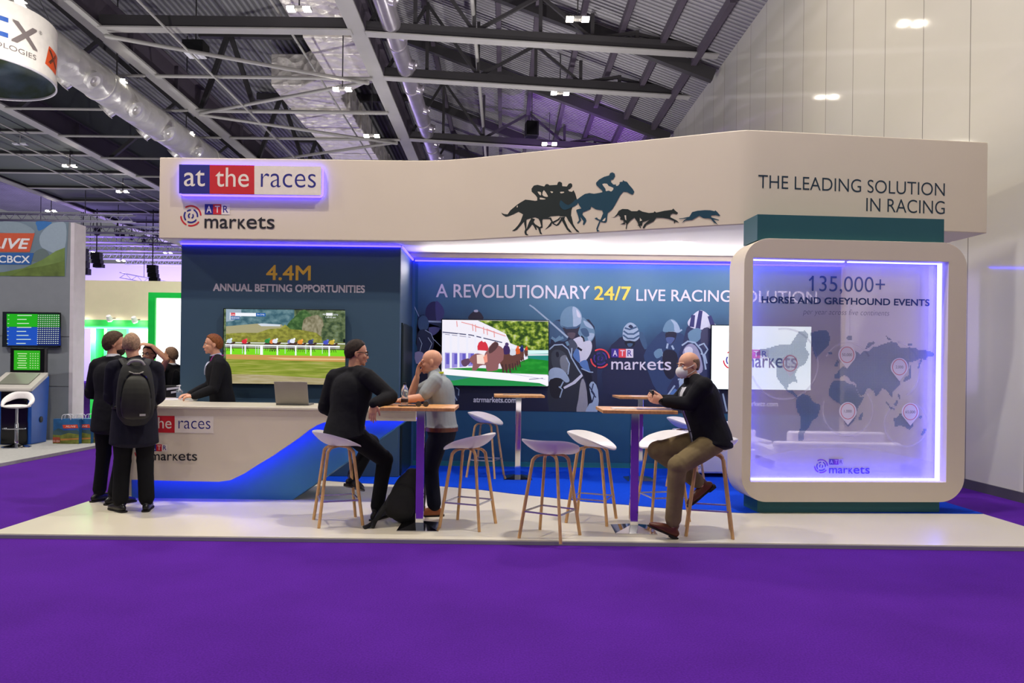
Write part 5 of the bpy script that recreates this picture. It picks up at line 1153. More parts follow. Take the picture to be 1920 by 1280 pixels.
for x in (-1, 1): b.tube([p.H @ V3((x * .066, .088, .004)), p.H @ V3((x * .080, .02, .006)), p.H @ V3((x * .084, -.02, .0))], .0028, 8)
b.tube([p.H @ V3((-.066, .088, .004)), p.H @ V3((0, .104, .006)), p.H @ V3((.066, .088, .004))], .0028, 8); b.build('glasses', M_black, p.body)
P2 = p
# backpack on his back (a thing of its own)
t = thing('backpack', 'black backpack worn by the man with cropped hair at the counter', 'backpack', P2.L((0, -.16, .90)))
Lp = lambda x, y, z: P2.L((x, y, z + (.085 if z < 1.42 and y < -.1 else 0))); M_bag = mat('black_nylon', (20, 20, 18), rough=.7, var=.2, vscale=20, bump=.2, bscale=30); M_bag2 = mat('dark_olive_nylon', (30, 30, 22), rough=.55, var=.25, vscale=14)
lat = P2.D((1, 0, 0))
b = MB(); b.tube([Lp(0, -.235, .84), Lp(0, -.245, .90), Lp(0, -.25, 1.05), Lp(0, -.235, 1.22), Lp(0, -.205, 1.34), Lp(0, -.185, 1.385)], [(.135, .075), (.160, .095), (.165, .105), (.150, .095), (.115, .070), (.07, .04)], 24, lat, sub=3, sq=.25); b.build('main_compartment', M_bag, t, vox=.009, sm=2)
b = MB(); b.tube([Lp(0, -.345, .86), Lp(0, -.36, .94), Lp(0, -.355, 1.08), Lp(0, -.325, 1.20), Lp(0, -.29, 1.245)], [(.11, .025), (.128, .035), (.125, .04), (.105, .035), (.07, .02)], 20, lat, sub=3, sq=.25); b.build('front_pocket', M_bag2, t, vox=.009, sm=2)
b = MB(); b.tube([Lp(-.070, -.262, 1.352), Lp(-.045, -.282, 1.385), Lp(0, -.29, 1.395), Lp(.045, -.282, 1.385), Lp(.070, -.262, 1.352)], [(.013, .009)] * 5, 10, sub=3); b.build('carry_handle', mat('grey_webbing', (150, 148, 146), rough=.6), t)
b = MB(); b.tube([Lp(-.055, -.298, 1.285), Lp(-.02, -.310, 1.270), Lp(.03, -.310, 1.270), Lp(.055, -.298, 1.285)], [(.014, .010)] * 4, 10, sub=2); b.build('buckle', mat('grey_buckle', (120, 116, 110), rough=.4), t)
for x in (-1, 1):
    b = MB(); b.tube([Lp(x * .075, -.175, 1.34), Lp(x * .105, -.09, 1.475), Lp(x * .115, .02, 1.485), Lp(x * .125, .135, 1.38), Lp(x * .15, .155, 1.2), Lp(x * .17, .02, 1.02), Lp(x * .15, -.17, .95)], [(.034, .009)] * 7, 12, lat, sub=4); b.build('shoulder_strap', M_bag, t)
b = MB(); b.tube([Lp(-.118, -.345, .93), Lp(-.122, -.362, 1.06), Lp(-.098, -.345, 1.20), Lp(-.05, -.318, 1.262), Lp(0, -.308, 1.275), Lp(.05, -.318, 1.262), Lp(.098, -.345, 1.20), Lp(.122, -.362, 1.06), Lp(.118, -.345, .93)], .009, 8, sub=4); b.build('zip', M_gloss_black, t)
b = MB(); b.box(Lp(.055, -.394, .882), (.05, .020, .018), P2.yaw); b.build('bag_label', mat('bag_label_grey', (170, 166, 160), rough=.5), t, smooth=False)
# --- man behind the counter
p = Person('ginger-haired man in dark jacket with purple lanyard standing behind the counter', (-3.46, 8.97, PZ), math.radians(116),
           stand(0, 1.03, elL=(-.245, .12, 1.16), wrL=(-.22, .33, 1.075), elR=(.25, .13, 1.19), wrR=(.16, .36, 1.08), chest=(0, .05, 1.33), neck=(0, .075, 1.535), head=(0, .12, 1.695), shL=(-.19, .05, 1.46), shR=(.19, .05, 1.46)), hyaw=-.05, hpitch=-.03)
p.build_body(SK_pink, (p.D((.25, 1, -.05)), p.D((.3, 0, -1)), .7), (p.D((-.4, .9, -.1)), p.D((0, 0, -1)), .5))
p.jacket(M_suit, .22, .045, .028); p.trousers(M_trs); p.shoe('L', p.D((-.1, 1, 0)), M_shoe); p.shoe('R', p.D((.15, 1, 0)), M_shoe); p.collar(mat('pale_blue_shirt', (190, 196, 220), rough=.8))
p.hair(HB_red, 'short', .009, seed=3); p.face(p.body, brow=HB_red)
p.patch('shirt_front', mat('pale_blue_shirt', (190, 196, 220), rough=.8), [(.62, -2, 2), (.78, -14, 14), (.93, -34, 34)], .010)
b = MB(); n0 = p.j['neck']; hh = p.H @ V3((0, -.015, -.06)); c = n0.lerp(hh, .18); fw, lt = p.D((0, 1, 0)), p.D((1, 0, 0))
pts = [c + lt * .088 * math.sin(a) * 1.0 - fw * .092 * math.cos(a) + V3((0, 0, .012 * math.cos(a) + (-.055 if abs(a) > 2.2 else -.0))) for a in [x * .4 for x in range(-6, 7)]]
b.tube(pts, [(.009, .003)] * len(pts), 8, V3((0, 0, 1)), sub=2); b.build('lanyard', mat('purple_lanyard', (150, 40, 130), rough=.6), p.t)
P3 = p
# --- seated man with glasses, back to us
YW = math.radians(-30)
p = Person('man in dark suit and glasses seated on a stool with his back to us', (-1.47, 6.73, PZ), YW,
           dict(pelvis=(0, 0, .83), chest=(.02, .07, 1.19), neck=(.03, .10, 1.41), head=(.03, .13, 1.572), shL=(-.19, .07, 1.345), shR=(.205, .06, 1.36), elL=(-.26, .02, 1.06), wrL=(-.12, .24, .93), w_elR=(-1.03, 6.64, 1.215), w_wrR=(-1.145, 6.43, 1.165),
                hipL=(-.09, .02, .83), hipR=(.09, .02, .83), w_knR=(-1.13, 6.97, .60), w_anR=(-1.19, 6.91, .128), w_knL=(-1.30, 7.17, .74), w_anL=(-1.44, 7.00, .42)), hyaw=-.72, hpitch=-.08, bulk=1.04, hem0=-.03)
p.build_body(SK_tan, (p.D((.5, .8, -.3)), p.D((0, 0, -1)), .5), (V3((-.10, -.12, -1)), V3((.3, .9, 0)), .16, .2, .16), jaw=1.05)
p.jacket(M_suit, .02, .05, .032, srad=[.082, .078, .068, .060, .048]); p.trousers(M_trs, [.104, .098, .080, .070, .066]); p.shoe('R', V3((.40, .9, 0)), M_shoe); p.shoe('L', V3((.35, .9, 0)), M_shoe, -.35)
p.hair(HB_dark, 'short', .008, seed=4); p.face(p.body, brow=HB_dark)
def glasses(p, m):
    g = MB(); H = p.H
    for x in (-1, 1):
        g.tube([H @ V3((x * .070, .082, .008)), H @ V3((x * .080, .02, .010)), H @ V3((x * .084, -.015, .004))], .0028, 8)
        pts = [H @ V3((x * .034 + .025 * math.cos(a), .098 - .006 * abs(math.cos(a)), .002 + .017 * math.sin(a))) for a in [2 * PI * i / 16 for i in range(17)]]; g.tube(pts, .0026, 6, ends=False)
        g.tube([H @ V3((x * .058, .094, .008)), H @ V3((x * .070, .082, .008))], .0028, 6)
    g.tube([H @ V3((-.010, .100, .006)), H @ V3((.010, .100, .006))], .0026, 6); return g.build('glasses', m, p.body)
glasses(p, M_black); P4 = p
# --- bald man in grey shirt leaning on the table
p = Person('bald man in grey polo shirt leaning on the table with hand to face', (-.60, 7.13, PZ), math.radians(86),
           dict(pelvis=(0, 0, .84), chest=(0, .03, 1.19), neck=(0, .075, 1.375), head=(0, .115, 1.500), shL=(-.185, .045, 1.315), shR=(.185, .055, 1.325), w_elL=(-.77, 6.89, 1.205), w_wrL=(-.955, 6.76, 1.178), w_elR=(-.90, 7.14, 1.215), w_wrR=(-.845, 7.09, 1.395),
                hipL=(-.09, 0, .86), hipR=(.09, 0, .86), w_knL=(-.70, 7.08, .50), w_anL=(-.66, 7.10, .128), w_knR=(-.78, 7.28, .50), w_anR=(-.86, 7.34, .128)), hyaw=.02, hpitch=-.03, bulk=1.08)
p.build_body(SK_pink, (V3((-.95, -.1, -.02)), V3((0, .2, -1)), .35), (V3((.12, -.05, 1)), V3((.95, -.2, 0)), .28, .3, .08), jaw=1.1)
p.jacket(M_grey, .09, .030, .020, 'polo_shirt', sleeve=1.0, collar=False, vox=.008) if False else None
b = MB(); P_, R_2, S_ = p.torso(.020, -.035, .030); b.tube(P_, R_2, 26, S_, sub=3, capf=.1); p.yoke(b, .070)
for sd in 'LR':
    a, e = p.j['sh' + sd], p.j['el' + sd]; b.tube([a, a.lerp(e, .45), a.lerp(e, .80)], [.074, .068, .064], 14); b.tube([p.j['neck'].lerp(a, .25), a], [.060, .070], 14)
b.tube([p.j['neck'] + V3((0, 0, -.03)), p.j['neck'].lerp(p.H @ V3((0, -.02, -.06)), .30)], [(.074, .078), (.068, .070)], 18); b.build('polo_shirt', M_grey, p.t, vox=.008, sm=2)
p.trousers(M_jean, [.102, .096, .078, .072, .070]); p.shoe('L', V3((-.95, -.25, 0)), M_tanshoe); p.shoe('R', V3((-1, .1, 0)), M_tanshoe); p.face(p.body, brow=hair_mat('fair_brow', (170, 120, 90)))
b = MB(); pe = p.j['pelvis'].lerp(p.j['chest'], .03); b.tube([pe + V3((0, 0, -.02)), pe + V3((0, 0, .02))], [(.203, .157), (.203, .157)], 26, p.latp, ends=False); b.build('belt', M_brown, p.t)
n0 = p.j['neck']; hh = p.H @ V3((0, -.015, -.06)); c = n0.lerp(hh, .22); fw, lt = p.D((0, 1, 0)), p.D((1, 0, 0))
b = MB(); pts = [c + lt * .082 * math.sin(a) - fw * .088 * math.cos(a) + V3((0, 0, .014 * math.cos(a) - .004)) for a in [x * .3 for x in range(-5, 6)]]
b.tube(pts, [(.011, .003)] * len(pts), 8, V3((0, 0, 1)), sub=2); b.build('lanyard', mat('yellow_lanyard', (204, 214, 30), rough=.6), p.t)
P5 = p
# --- seated man in the face mask
p = Person('man in white face mask, dark jacket and khaki trousers seated at the right table', (1.85, 6.46, PZ), math.radians(87),
           dict(pelvis=(0, 0, .84), chest=(0, .10, 1.18), neck=(0, .17, 1.375), head=(0, .215, 1.492), shL=(-.20, .12, 1.315), shR=(.19, .12, 1.315), w_elL=(1.61, 6.31, 1.200), w_wrL=(1.405, 6.40, 1.215), w_elR=(1.60, 6.74, 1.20), w_wrR=(1.41, 6.57, 1.225),
                hipL=(-.09, 0, .83), hipR=(.09, 0, .83), w_knL=(1.49, 6.21, .675), w_anL=(1.47, 6.28, .150), w_knR=(1.40, 6.62, .76), w_anR=(1.80, 6.60, .46)), hyaw=.42, hpitch=-.06, bulk=1.14, hem0=-.03)
p.build_body(SK_fair, (V3((-.95, .18, .22)), V3((.1, 1, .15)), .75, .5), (V3((-.95, -.18, .22)), V3((.1, -1, .15)), .75, .5), jaw=1.1)
p.jacket(M_suit, .03, .05, .032, srad=[.086, .080, .068, .060, .048], sleeve=.92); p.trousers(M_khaki, [.108, .102, .084, .074, .070], .90)
p.shoe('L', V3((-1, -.08, 0)), M_brown, .40, ln=.9); p.shoe('R', V3((-1, -.05, 0)), M_brown, -.68); p.collar(M_shirt)
p.patch('shirt_front', M_shirt, [(.16, -4, 6), (.45, -5, 7), (.70, -14, 14), (.93, -36, 36)], .010)
p.patch('necktie', mat('striped_tie', (74, 74, 84), rough=.6, var=.5, vscale=60), [(.14, -4, 5), (.45, -4, 4), (.80, -5, 5), (.92, -4, 4)], .016)
b = MB()
for sd in 'LR':
    e, w_ = p.j['el' + sd], p.j['wr' + sd]; b = MB(); b.tube([e.lerp(w_, .88), e.lerp(w_, 1.0)], [.040, .036], 14); b.build('shirt_cuff', M_shirt, p.t)
b = MB(); e, w_ = p.j['elL'], p.j['wrL']; q = (w_ - e).normalized(); b.tube([w_ + q * .004, w_ + q * .022], [.034, .032], 16); b.box(w_ + q * .014 + V3((-.005, -.034, .006)), (.036, .010, .034), .4); b.build('wristwatch', M_gloss_black, p.t, bevel=.004)
p.hair(HB_short, 'ring', .002, seed=6); p.face(p.body, brow=HB_short, mouth=False)
H = p.H; MM = mat('white_face_mask', (224, 222, 220), rough=.8, var=.03)
b = MB(); b.ell((0, .052, -.052), (.060, .066, .058), H, 28, 18, fn=lambda d: (1.0 + .16 * max(0, d.y) ** 2 * (1 - abs(d.x))) if d.y > -.15 else .86); mk = b.build('face_mask', MM, p.t)
for x in (-1, 1):
    for z0_, z1_ in ((-.022, .012), (-.082, -.040)):
        b = MB(); b.tube([H @ V3((x * .058, .055, z0_)), H @ V3((x * .074, .022, (z0_ + z1_) / 2)), H @ V3((x * .083, -.015, z1_))], .0022, 6, sub=2); b.build('ear_loop', MM, mk)
t = thing('phone', 'dark phone held in the hands of the masked man', 'phone', (1.31, 6.48, 1.25))
MB().box((1.315, 6.485, 1.275), (.014, .15, .072), .0).build('phone_case', M_black, t, smooth=False, bevel=.004); MB().box((1.3235, 6.485, 1.275), (.002, .14, .064)).build('phone_screen', mat('phone_glass', (150, 150, 160), rough=.08, var=0), t, smooth=False)
P6 = p
# --- visitors in the aisle beyond the counter
t_ = stand
p = Person('woman with dark hair shading her eyes with a raised arm, beyond the counter', (-5.02, 10.35, 0.0), math.radians(172), stand(0, .985, elR=(-.05, .02, 1.3), shR=(.165, .01, 1.40), shL=(-.165, .01, 1.40), w_elL=(-4.72, 10.2, 1.55), w_wrL=(-4.93, 10.2, 1.74)) | dict(elR=(.24, .0, 1.12), wrR=(.15, .22, 1.05)), hyaw=.0, hpitch=-.05, bulk=.88, vox=.008)
p.build_body(SK_tan, (V3((-.8, -.1, .2)), V3((0, .5, -.8)), .2), (p.D((-.4, .8, 0)), p.D((0, 0, -1)), .4)); p.face(p.body, brow=HB_dark); p.hair(HB_dark, 'long', .014, seed=8)
b = MB(); P_, R_2, S_ = p.torso(.018, .12, .03); b.tube(P_, R_2, 24, S_, sub=3); b.build('sleeveless_top', M_trs, p.t, vox=.01, sm=2); p.trousers(M_trs, vox=.011); p.shoe('L', p.D((0, 1, 0)), M_shoe); p.shoe('R', p.D((0, 1, 0)), M_shoe); glasses(p, M_black)
p = Person('man in dark suit with white lanyard standing beyond the counter, in side view', (-4.83, 10.62, 0.0), math.radians(70), stand(0, .975, wrL=(-.1, .28, 1.12), wrR=(.12, .3, 1.1)), hyaw=.15, vox=.008)
p.build_body(SK_tan, (p.D((.4, 1, 0)), p.D((0, 0, -1)), .4), (p.D((-.4, 1, 0)), p.D((0, 0, -1)), .4)); p.jacket(M_suit, .22, .045, .028, vox=.011); p.trousers(M_trs, vox=.011); p.shoe('L', p.D((0, 1, 0)), M_shoe); p.shoe('R', p.D((0, 1, 0)), M_shoe); p.collar(M_shirt); p.hair(HB_short, 'short', .008, seed=9); p.face(p.body, brow=HB_short)
p.patch('shirt_front', mat('plum_shirt', (120, 70, 110), rough=.8), [(.5, -4, 4), (.75, -18, 18), (.93, -36, 36)], .010); p.patch('lanyard', M_shirt, [(.45, -8, -2), (.7, -28, -20), (.93, -50, -38)], .016)
p = Person('dark-haired man in dark suit beyond the counter, half hidden by the navy tower', (-4.68, 11.0, 0.0), math.radians(-20), stand(0, .985), hyaw=-.4, vox=.008)
p.build_body(skin('skin_brown', (140, 92, 70)), (p.D((0, .2, -1)), p.D((1, 0, 0)), .3), (p.D((0, .2, -1)), p.D((-1, 0, 0)), .3)); p.jacket(M_suit, .22, .045, .028, vox=.011); p.trousers(M_trs, vox=.011); p.shoe('L', p.D((0, 1, 0)), M_shoe); p.shoe('R', p.D((0, 1, 0)), M_shoe); p.collar(M_shirt); p.hair(HB_dark, 'short', .012, seed=10); p.face(p.body)
t = thing('tote_bag', 'black tote bag with white print carried beyond the counter', 'bag', (-4.62, 10.32, .86))
MB().box((-4.64, 10.32, 1.02), (.30, .07, .34), .1).build('bag_body', M_bag, t, bevel=.015); b = MB(); b.tube([(-4.71, 10.32, 1.18), (-4.68, 10.33, 1.38), (-4.60, 10.33, 1.38), (-4.57, 10.32, 1.18)], .008, 8, sub=3); b.build('bag_handle', M_bag, t)
b = MB(); PT = Plane((-4.79, 10.268), (-4.49, 10.298))
for (x0, x1, y, h) in ((.04, .27, 1.12, .03), (.10, .27, 1.075, .028), (.06, .27, .96, .014)): b.prism([(x0, y), (x1, y + .03), (x1, y + .03 + h), (x0, y + h)], PT.pt, .004, .008)
b.build('white_print', M_shirt, t, smooth=False)

# ------------------------------------------------------------------ rucksack on the platform by the nearest table
t = thing('rucksack', 'black rucksack slumped on the white platform against the nearest table column', 'backpack', (-.93, 6.80, PZ))
b = MB(); b.tube([(-.93, 6.80, .12), (-.90, 6.80, .20), (-.87, 6.81, .33), (-.85, 6.82, .44), (-.845, 6.83, .50)], [(.155, .085), (.175, .105), (.16, .10), (.12, .075), (.07, .045)], 22, V3((1, 0, 0)), sub=3, sq=.2); o_ = b.build('main_compartment', M_bag, t, vox=.009, sm=2)
b = MB(); b.tube([(-.945, 6.70, .12), (-.94, 6.685, .19), (-.92, 6.695, .30), (-.90, 6.72, .38)], [(.12, .03), (.135, .045), (.12, .04), (.08, .025)], 18, V3((1, 0, 0)), sub=3, sq=.2); b.build('front_pocket', M_bag, t, vox=.009, sm=2)
b = MB(); b.tube([(-1.03, 6.72, .30), (-1.09, 6.66, .18), (-1.17, 6.58, .075), (-1.23, 6.50, .052)], [(.022, .008)] * 4, 10, sub=3); b.build('shoulder_strap', M_bag, t)
b = MB(); b.tube([(-1.05, 6.76, .26), (-1.12, 6.68, .16), (-1.15, 6.60, .09), (-1.16, 6.52, .052)], [(.020, .008)] * 4, 10, sub=3); b.build('shoulder_strap', M_bag, t)
MB().box((-.90, 6.672, .30), (.012, .006, .03), 0).build('bag_label', M_shirt, t, smooth=False)
# ------------------------------------------------------------------ hall roof
def deck_mat(name, rgb, axis, pitch, dark=.55, bump=.8):
    m = mat(name, rgb, rough=.6, var=.12, vscale=.5); nt, b = nodes_of(m)
    tc = nt.nodes.new('ShaderNodeTexCoord'); sp = nt.nodes.new('ShaderNodeSeparateXYZ'); nt.links.new(tc.outputs['Object'], sp.inputs[0])
    f = math_node(nt, 'SINE', math_node(nt, 'MULTIPLY', sp.outputs[axis], 2 * PI / pitch))
    bp = nt.nodes.new('ShaderNodeBump'); bp.inputs['Strength'].default_value = bump; bp.inputs['Distance'].default_value = .05; nt.links.new(f, bp.inputs['Height']); nt.links.new(bp.outputs['Normal'], b.inputs['Normal'])
    g = math_node(nt, 'GREATER_THAN', f, .25); mx = nt.nodes.new('ShaderNodeMix'); mx.data_type = 'RGBA'; mx.blend_type = 'MULTIPLY'; mx.inputs[7].default_value = (dark, dark, dark, 1)
    src = b.inputs['Base Color'].links[0].from_socket; nt.links.new(g, mx.inputs[0]); nt.links.new(src, mx.inputs[6]); nt.links.new(mx.outputs[2], b.inputs['Base Color']); return m
M_deck = deck_mat('ribbed_roof_deck', (158, 155, 160), 'Y', .17, .72); M_deck2 = deck_mat('ribbed_roof_deck_dark', (140, 140, 142), 'X', .22, .5)
M_soffit = mat('grey_roof_soffit', (92, 98, 98), rough=.7, var=.06, vscale=.4)
M_steel_l = mat('pale_grey_steel', (170, 168, 164), rough=.5, var=.06, vscale=1); M_steel_d = mat('dark_grey_steel', (64, 62, 64), rough=.6, var=.08, vscale=1); M_steel_p = mat('plum_grey_steel', (84, 76, 88), rough=.55, var=.08, vscale=1)
DZ = lambda x: 13.9 - .365 * (x + 4.2) if x > -4.2 else 13.9
cd = MB(); y0, y1 = 17.0, 60.0
cd.add([(-4.2, y0, 13.9), (6.3, y0, DZ(6.3)), (6.3, y1, DZ(6.3)), (-4.2, y1, 13.9), (-4.2, y0, 14.1), (6.3, y0, DZ(6.3) + .2), (6.3, y1, DZ(6.3) + .2), (-4.2, y1, 14.1)], [(0, 1, 2, 3), (4, 5, 6, 7), (0, 1, 5, 4), (1, 2, 6, 5), (2, 3, 7, 6), (3, 0, 4, 7)])
struct(cd.build('ceiling', M_deck, smooth=False))
struct(MB().box((-11.3, 38.5, 14.0), (14.2, 43, .2)).build('ceiling', M_deck2, smooth=False))
struct(MB().box((-22.2, 38.5, 12.55), (7.1, 43, 3.1)).build('ceiling', M_soffit, smooth=False))
struct(MB().box((-33.5, 38.5, 14.0), (15.0, 43, .2)).build('ceiling', M_deck2, smooth=False))
# long main beams
def tx(x): return 'fourth from the right wall' if x < -25 else 'third from the right wall' if x < -18 else 'second from the right wall' if x < -11 else 'nearest the right wall'
for x in (-4.2, -11.5, -18.5, -25.9):
    t = thing('roof_beam', 'long grey steel roof beam running down the hall, ' + tx(x), 'beam', (x, 38, 10.8), 0, 'long roof beams')
    MB().box((x, 38, 10.83), (.46, 43, .06)).build('bottom_flange', M_steel_l, t, smooth=False)
    MB().box((x + .02, 38, 11.28), (.10, 43, .86)).build('web', M_steel_p, t, smooth=False); MB().box((x, 38, 11.74), (.46, 43, .06)).build('top_flange', M_steel_p, t, smooth=False)
    for y in (22.0, 25.0, 31.2): MB().box((x, y, 11.28), (.40, .05, .86)).build('stiffener', M_steel_p, t, smooth=False)
# cross beams in the middle bay (between the first two long beams) with their web struts up to the deck
YS = [20.3 + 3.15 * k for k in range(12)]
for k, y in enumerate(YS):
    lab = 'steel cross beam between the first two long beams, number %s away from us' % ('one two three four five six seven eight nine ten eleven twelve'.split()[k])
    t = thing('cross_beam', lab, 'beam', (-7.85, y, 10.8), 0, 'cross beams of the middle bay')
    if k == 0:
        MB().box((-7.85, y, 10.98), (7.0, .22, .34)).build('chord', M_steel_d, t, smooth=False); MB().box((-7.85, y - .02, 10.79), (7.0, .34, .04)).build('flange', M_steel_l, t, smooth=False)
    else:
        b = MB(); b.tube([(-11.3, y, 10.75), (-4.4, y, 10.75)], .055 if k % 2 else .07, 10); b.build('chord', M_steel_l, t)
    if k % 2 == 0 and k > 0:
        for a, c in ((-11.3, -10.3), (-10.3, -9.3)):
            up = a < -11
            b = MB(); b.bar((a, y + .3, 10.9 if up else 13.8), (c, y + .3, 13.8 if up else 10.9), .16, .16); b.build('web_strut', M_steel_d, t, smooth=False)
        MB().box((-7.85, y + .3, 13.7), (7.1, .2, .3)).build('top_chord', M_steel_d, t, smooth=False)
# plan bracing rods fanning out from the first beam
for k, (ya, yb) in enumerate(((23.45, 20.3), (23.45, 26.6), (29.75, 26.6), (29.75, 32.9))):
    b = MB(); b.tube([(-4.5, ya, 10.60 + .05 * (k % 2)), (-11.2, yb, 10.60 + .05 * (k % 2))], .058, 10)
    tag(b.build('bracing_rod', M_steel_l, loc=(-7.8, (ya + yb) / 2, 10.78)), 'slanting steel bracing rod under the roof, number %s counted away from us' % 'one two three four'.split()[k], 'rod', 'bracing rods')
# sloping side bay on the right: trusses with chord, struts up to the deck
for k, y in enumerate((20.3, 23.4, 29.7, 36.0)):
    lab = 'steel roof truss in the right bay, %s from us' % ['nearest', 'second', 'third', 'fourth'][k]
    t = thing('roof_truss', lab, 'truss', (1, y, 10.5), 0, 'right bay trusses')
    c0, c1 = V3((-3.95, y, 10.92)), V3((5.85, y, 10.42))
    MB().bar(c0, c1, .20, .30).build('bottom_chord', M_steel_d, t, smooth=False); MB().bar(c0 + V3((0, -.02, -.18)), c1 + V3((0, -.02, -.18)), .32, .035).build('flange', M_steel_l, t, smooth=False)
    xs = [-2.6, -.95, .9, 2.35, 3.6, 4.9]; zc = lambda x: 10.92 - (x + 3.95) * .051
    for i, x in enumerate(xs):
        if DZ(x) - zc(x) > .5: MB().bar((x, y + .05, zc(x) + .1), (x, y + .05, DZ(x) - .1), .10, .10, up=(0, 1, 0)).build('post', M_steel_d, t, smooth=False)
    for x, x2 in ((-3.9, -2.6), (-.95, -2.6), (-.95, .9), (2.35, .9), (2.35, 3.6), (4.9, 3.6)):
        a_, b_ = (x, y + .05, zc(x) + .1), (x2, y + .05, DZ(x2) - .15)
        if x2 > 3 and x > 3.7: b_ = (x2, y + .05, DZ(x2) - .2)
        MB().bar(a_, b_, .09, .09, up=(0, 1, 0)).build('web_strut', M_steel_d, t, smooth=False)
for k, y in enumerate((20.9, 26.5, 32.8, 39.0)):
    a_, b_ = V3((-4.0, y, DZ(-4.0) - .28)), V3((5.9, y, DZ(5.9) - .28))
    tag(MB().bar(a_, b_, .22, .34).build('rafter', M_steel_d, smooth=False, loc=(1, y, 12)), 'dark sloping rafter under the right roof deck, %s from us' % ['nearest', 'second', 'third', 'fourth'][k], 'beam', 'rafters')
for k, x in enumerate((-2.7, -.3, .85, 2.1, 3.2, 4.3, 5.3)):
    tag(MB().bar((x, 17.2, DZ(x) - .14), (x, 59.8, DZ(x) - .14), .15, .22).build('purlin', M_steel_p, smooth=False, loc=(x, 38, DZ(x))), 'purlin under the sloping roof deck, number %s from the long beam' % 'one two three four five six seven'.split()[k], 'beam', 'purlins')
tag(MB().tube([(3.55, 17.2, 10.9), (3.55, 30, 10.9), (3.55, 59, 10.9)], .07, 10) and (lambda b: (b.tube([(-.98, 17.2, 11.35), (-.98, 59, 11.35)], .06, 10), b.build('service_pipe', M_steel_l, loc=(-.98, 38, 11.35)))[1])(MB()), 'pale straight service pipe under the sloping roof', 'pipe')
b = MB(); b.tube([(3.9, 17.2, 11.05), (3.9, 59, 11.05)], .085, 10); tag(b.build('service_pipe', M_steel_p, loc=(3.9, 38, 11.05)), 'grey service pipe under the sloping roof, nearest the white wall', 'pipe')
# light-flanged cross beams of the left bay and electrical conduits
for k in range(13):
    y = 23.45 + 3.15 * k
    if y > 59: break
    t = thing('cross_beam', 'pale cross beam under the grey left soffit, number %s away from us' % 'one two three four five six seven eight nine ten eleven twelve'.split()[k], 'beam', (-22.2, y, 10.9), 0, 'cross beams of the left bay')
    MB().box((-22.2, y, 11.0), (7.1, .14, .24)).build('chord', M_steel_d, t, smooth=False); MB().box((-22.2, y, 10.86), (7.1, .22, .035)).build('flange', M_steel_l, t, smooth=False)
    b = MB(); b.tube([(-18.3, y, 10.75), (-11.7, y, 10.75)], .05, 8); tag(b.build('tie_rod', M_steel_l, loc=(-15, y, 10.75)), 'thin level tie rod by the round duct, number %s away from us' % 'one two three four five six seven eight nine ten eleven twelve'.split()[k], 'rod', 'tie rods')
    if k < 8:
        b = MB(); s_ = 1 if k % 2 else -1; b.bar((-15 - 3.0 * s_, y + .2, 10.8), (-15 + .5 * s_, y + .2, 13.8), .15, .15); tag(b.build('web_strut_beam', M_steel_d, smooth=False, loc=(-15, y, 12)), 'dark slanting strut above the silver duct, number %s counted away from us' % 'one two three four five six seven eight'.split()[k], 'beam', 'slanting struts')
for k, (x, z) in enumerate(((-13.2, 10.55), (-19.6, 10.7), (-20.6, 10.7), (-21.8, 10.7), (-9.3, 10.6), (-6.4, 11.3))):
    b = MB(); b.tube([(x, 18, z), (x, 58, z)], .035, 8); tag(b.build('conduit', M_steel_l, loc=(x, 38, z)), ['pale conduit just right of the round silver duct', 'conduit under the grey soffit, nearest the third long beam', 'middle conduit under the grey soffit', 'leftmost conduit under the grey soffit', 'conduit between the round duct and the foil duct', 'conduit beneath the wide foil duct'][k], 'pipe')

# ------------------------------------------------------------------ ducts
def foil(name, rgb, rough, metal, bs, bump):
    m = mat(name, rgb, rough=rough, metal=metal, var=.10, vscale=2.0); nt, b = nodes_of(m); tc = nt.nodes.new('ShaderNodeTexCoord')
    v = nt.nodes.new('ShaderNodeTexVoronoi'); v.inputs['Scale'].default_value = bs; nz = nt.nodes.new('ShaderNodeTexNoise'); nz.inputs['Scale'].default_value = bs * .8; nz.inputs['Detail'].default_value = 5
    nt.links.new(tc.outputs['Object'], v.inputs['Vector']); nt.links.new(tc.outputs['Object'], nz.inputs['Vector']); bp = nt.nodes.new('ShaderNodeBump'); bp.inputs['Strength'].default_value = bump; bp.inputs['Distance'].default_value = .12
    nt.links.new(math_node(nt, 'ADD', v.outputs['Distance'], nz.outputs['Fac']), bp.inputs['Height']); nt.links.new(bp.outputs['Normal'], b.inputs['Normal']); return m
M_duct = foil('silver_duct', (232, 230, 226), .36, .55, 2.2, .35); M_duct2 = foil('silver_duct_smooth', (206, 200, 208), .30, .75, 1.0, .10); M_foil = foil('foil_wrap', (232, 226, 218), .42, .35, 2.6, .9)
def round_duct(x, z, r, y0, y1, m, label, nz_, ndir, step):
    t = thing('air_duct', label, 'duct', (x, y0, z)); b = MB(); b.tube([(x, y0, z), (x, (y0 + y1) / 2, z), (x, y1, z)], r, 28); b.build('duct_pipe', m, t)
    y = y0 + 1.0; k = 0
    while y < y1:
        b = MB(); b.lathe([(r + .025, -.04), (r + .025, .04)], (x, y, z), 28, axis=(0, 1, 0)); b.build('duct_band', m, t); y += step * 1.7
    y = nz_
    while y < y1 - 8:
        for d in ndir:
            dv = V3(d).normalized(); c = V3((x, y, z)) + dv * (r - .05)
            b = MB(); b.lathe([(.19 * r / .5 + .05, 0), (.19 * r / .5 + .04, .16), (.21 * r / .5 + .06, .18), (.16 * r / .5, .20), (.09 * r / .5, .14), (.05 * r / .5, .17)], c, 18, axis=dv); b.build('air_nozzle', m, t)
        y += step
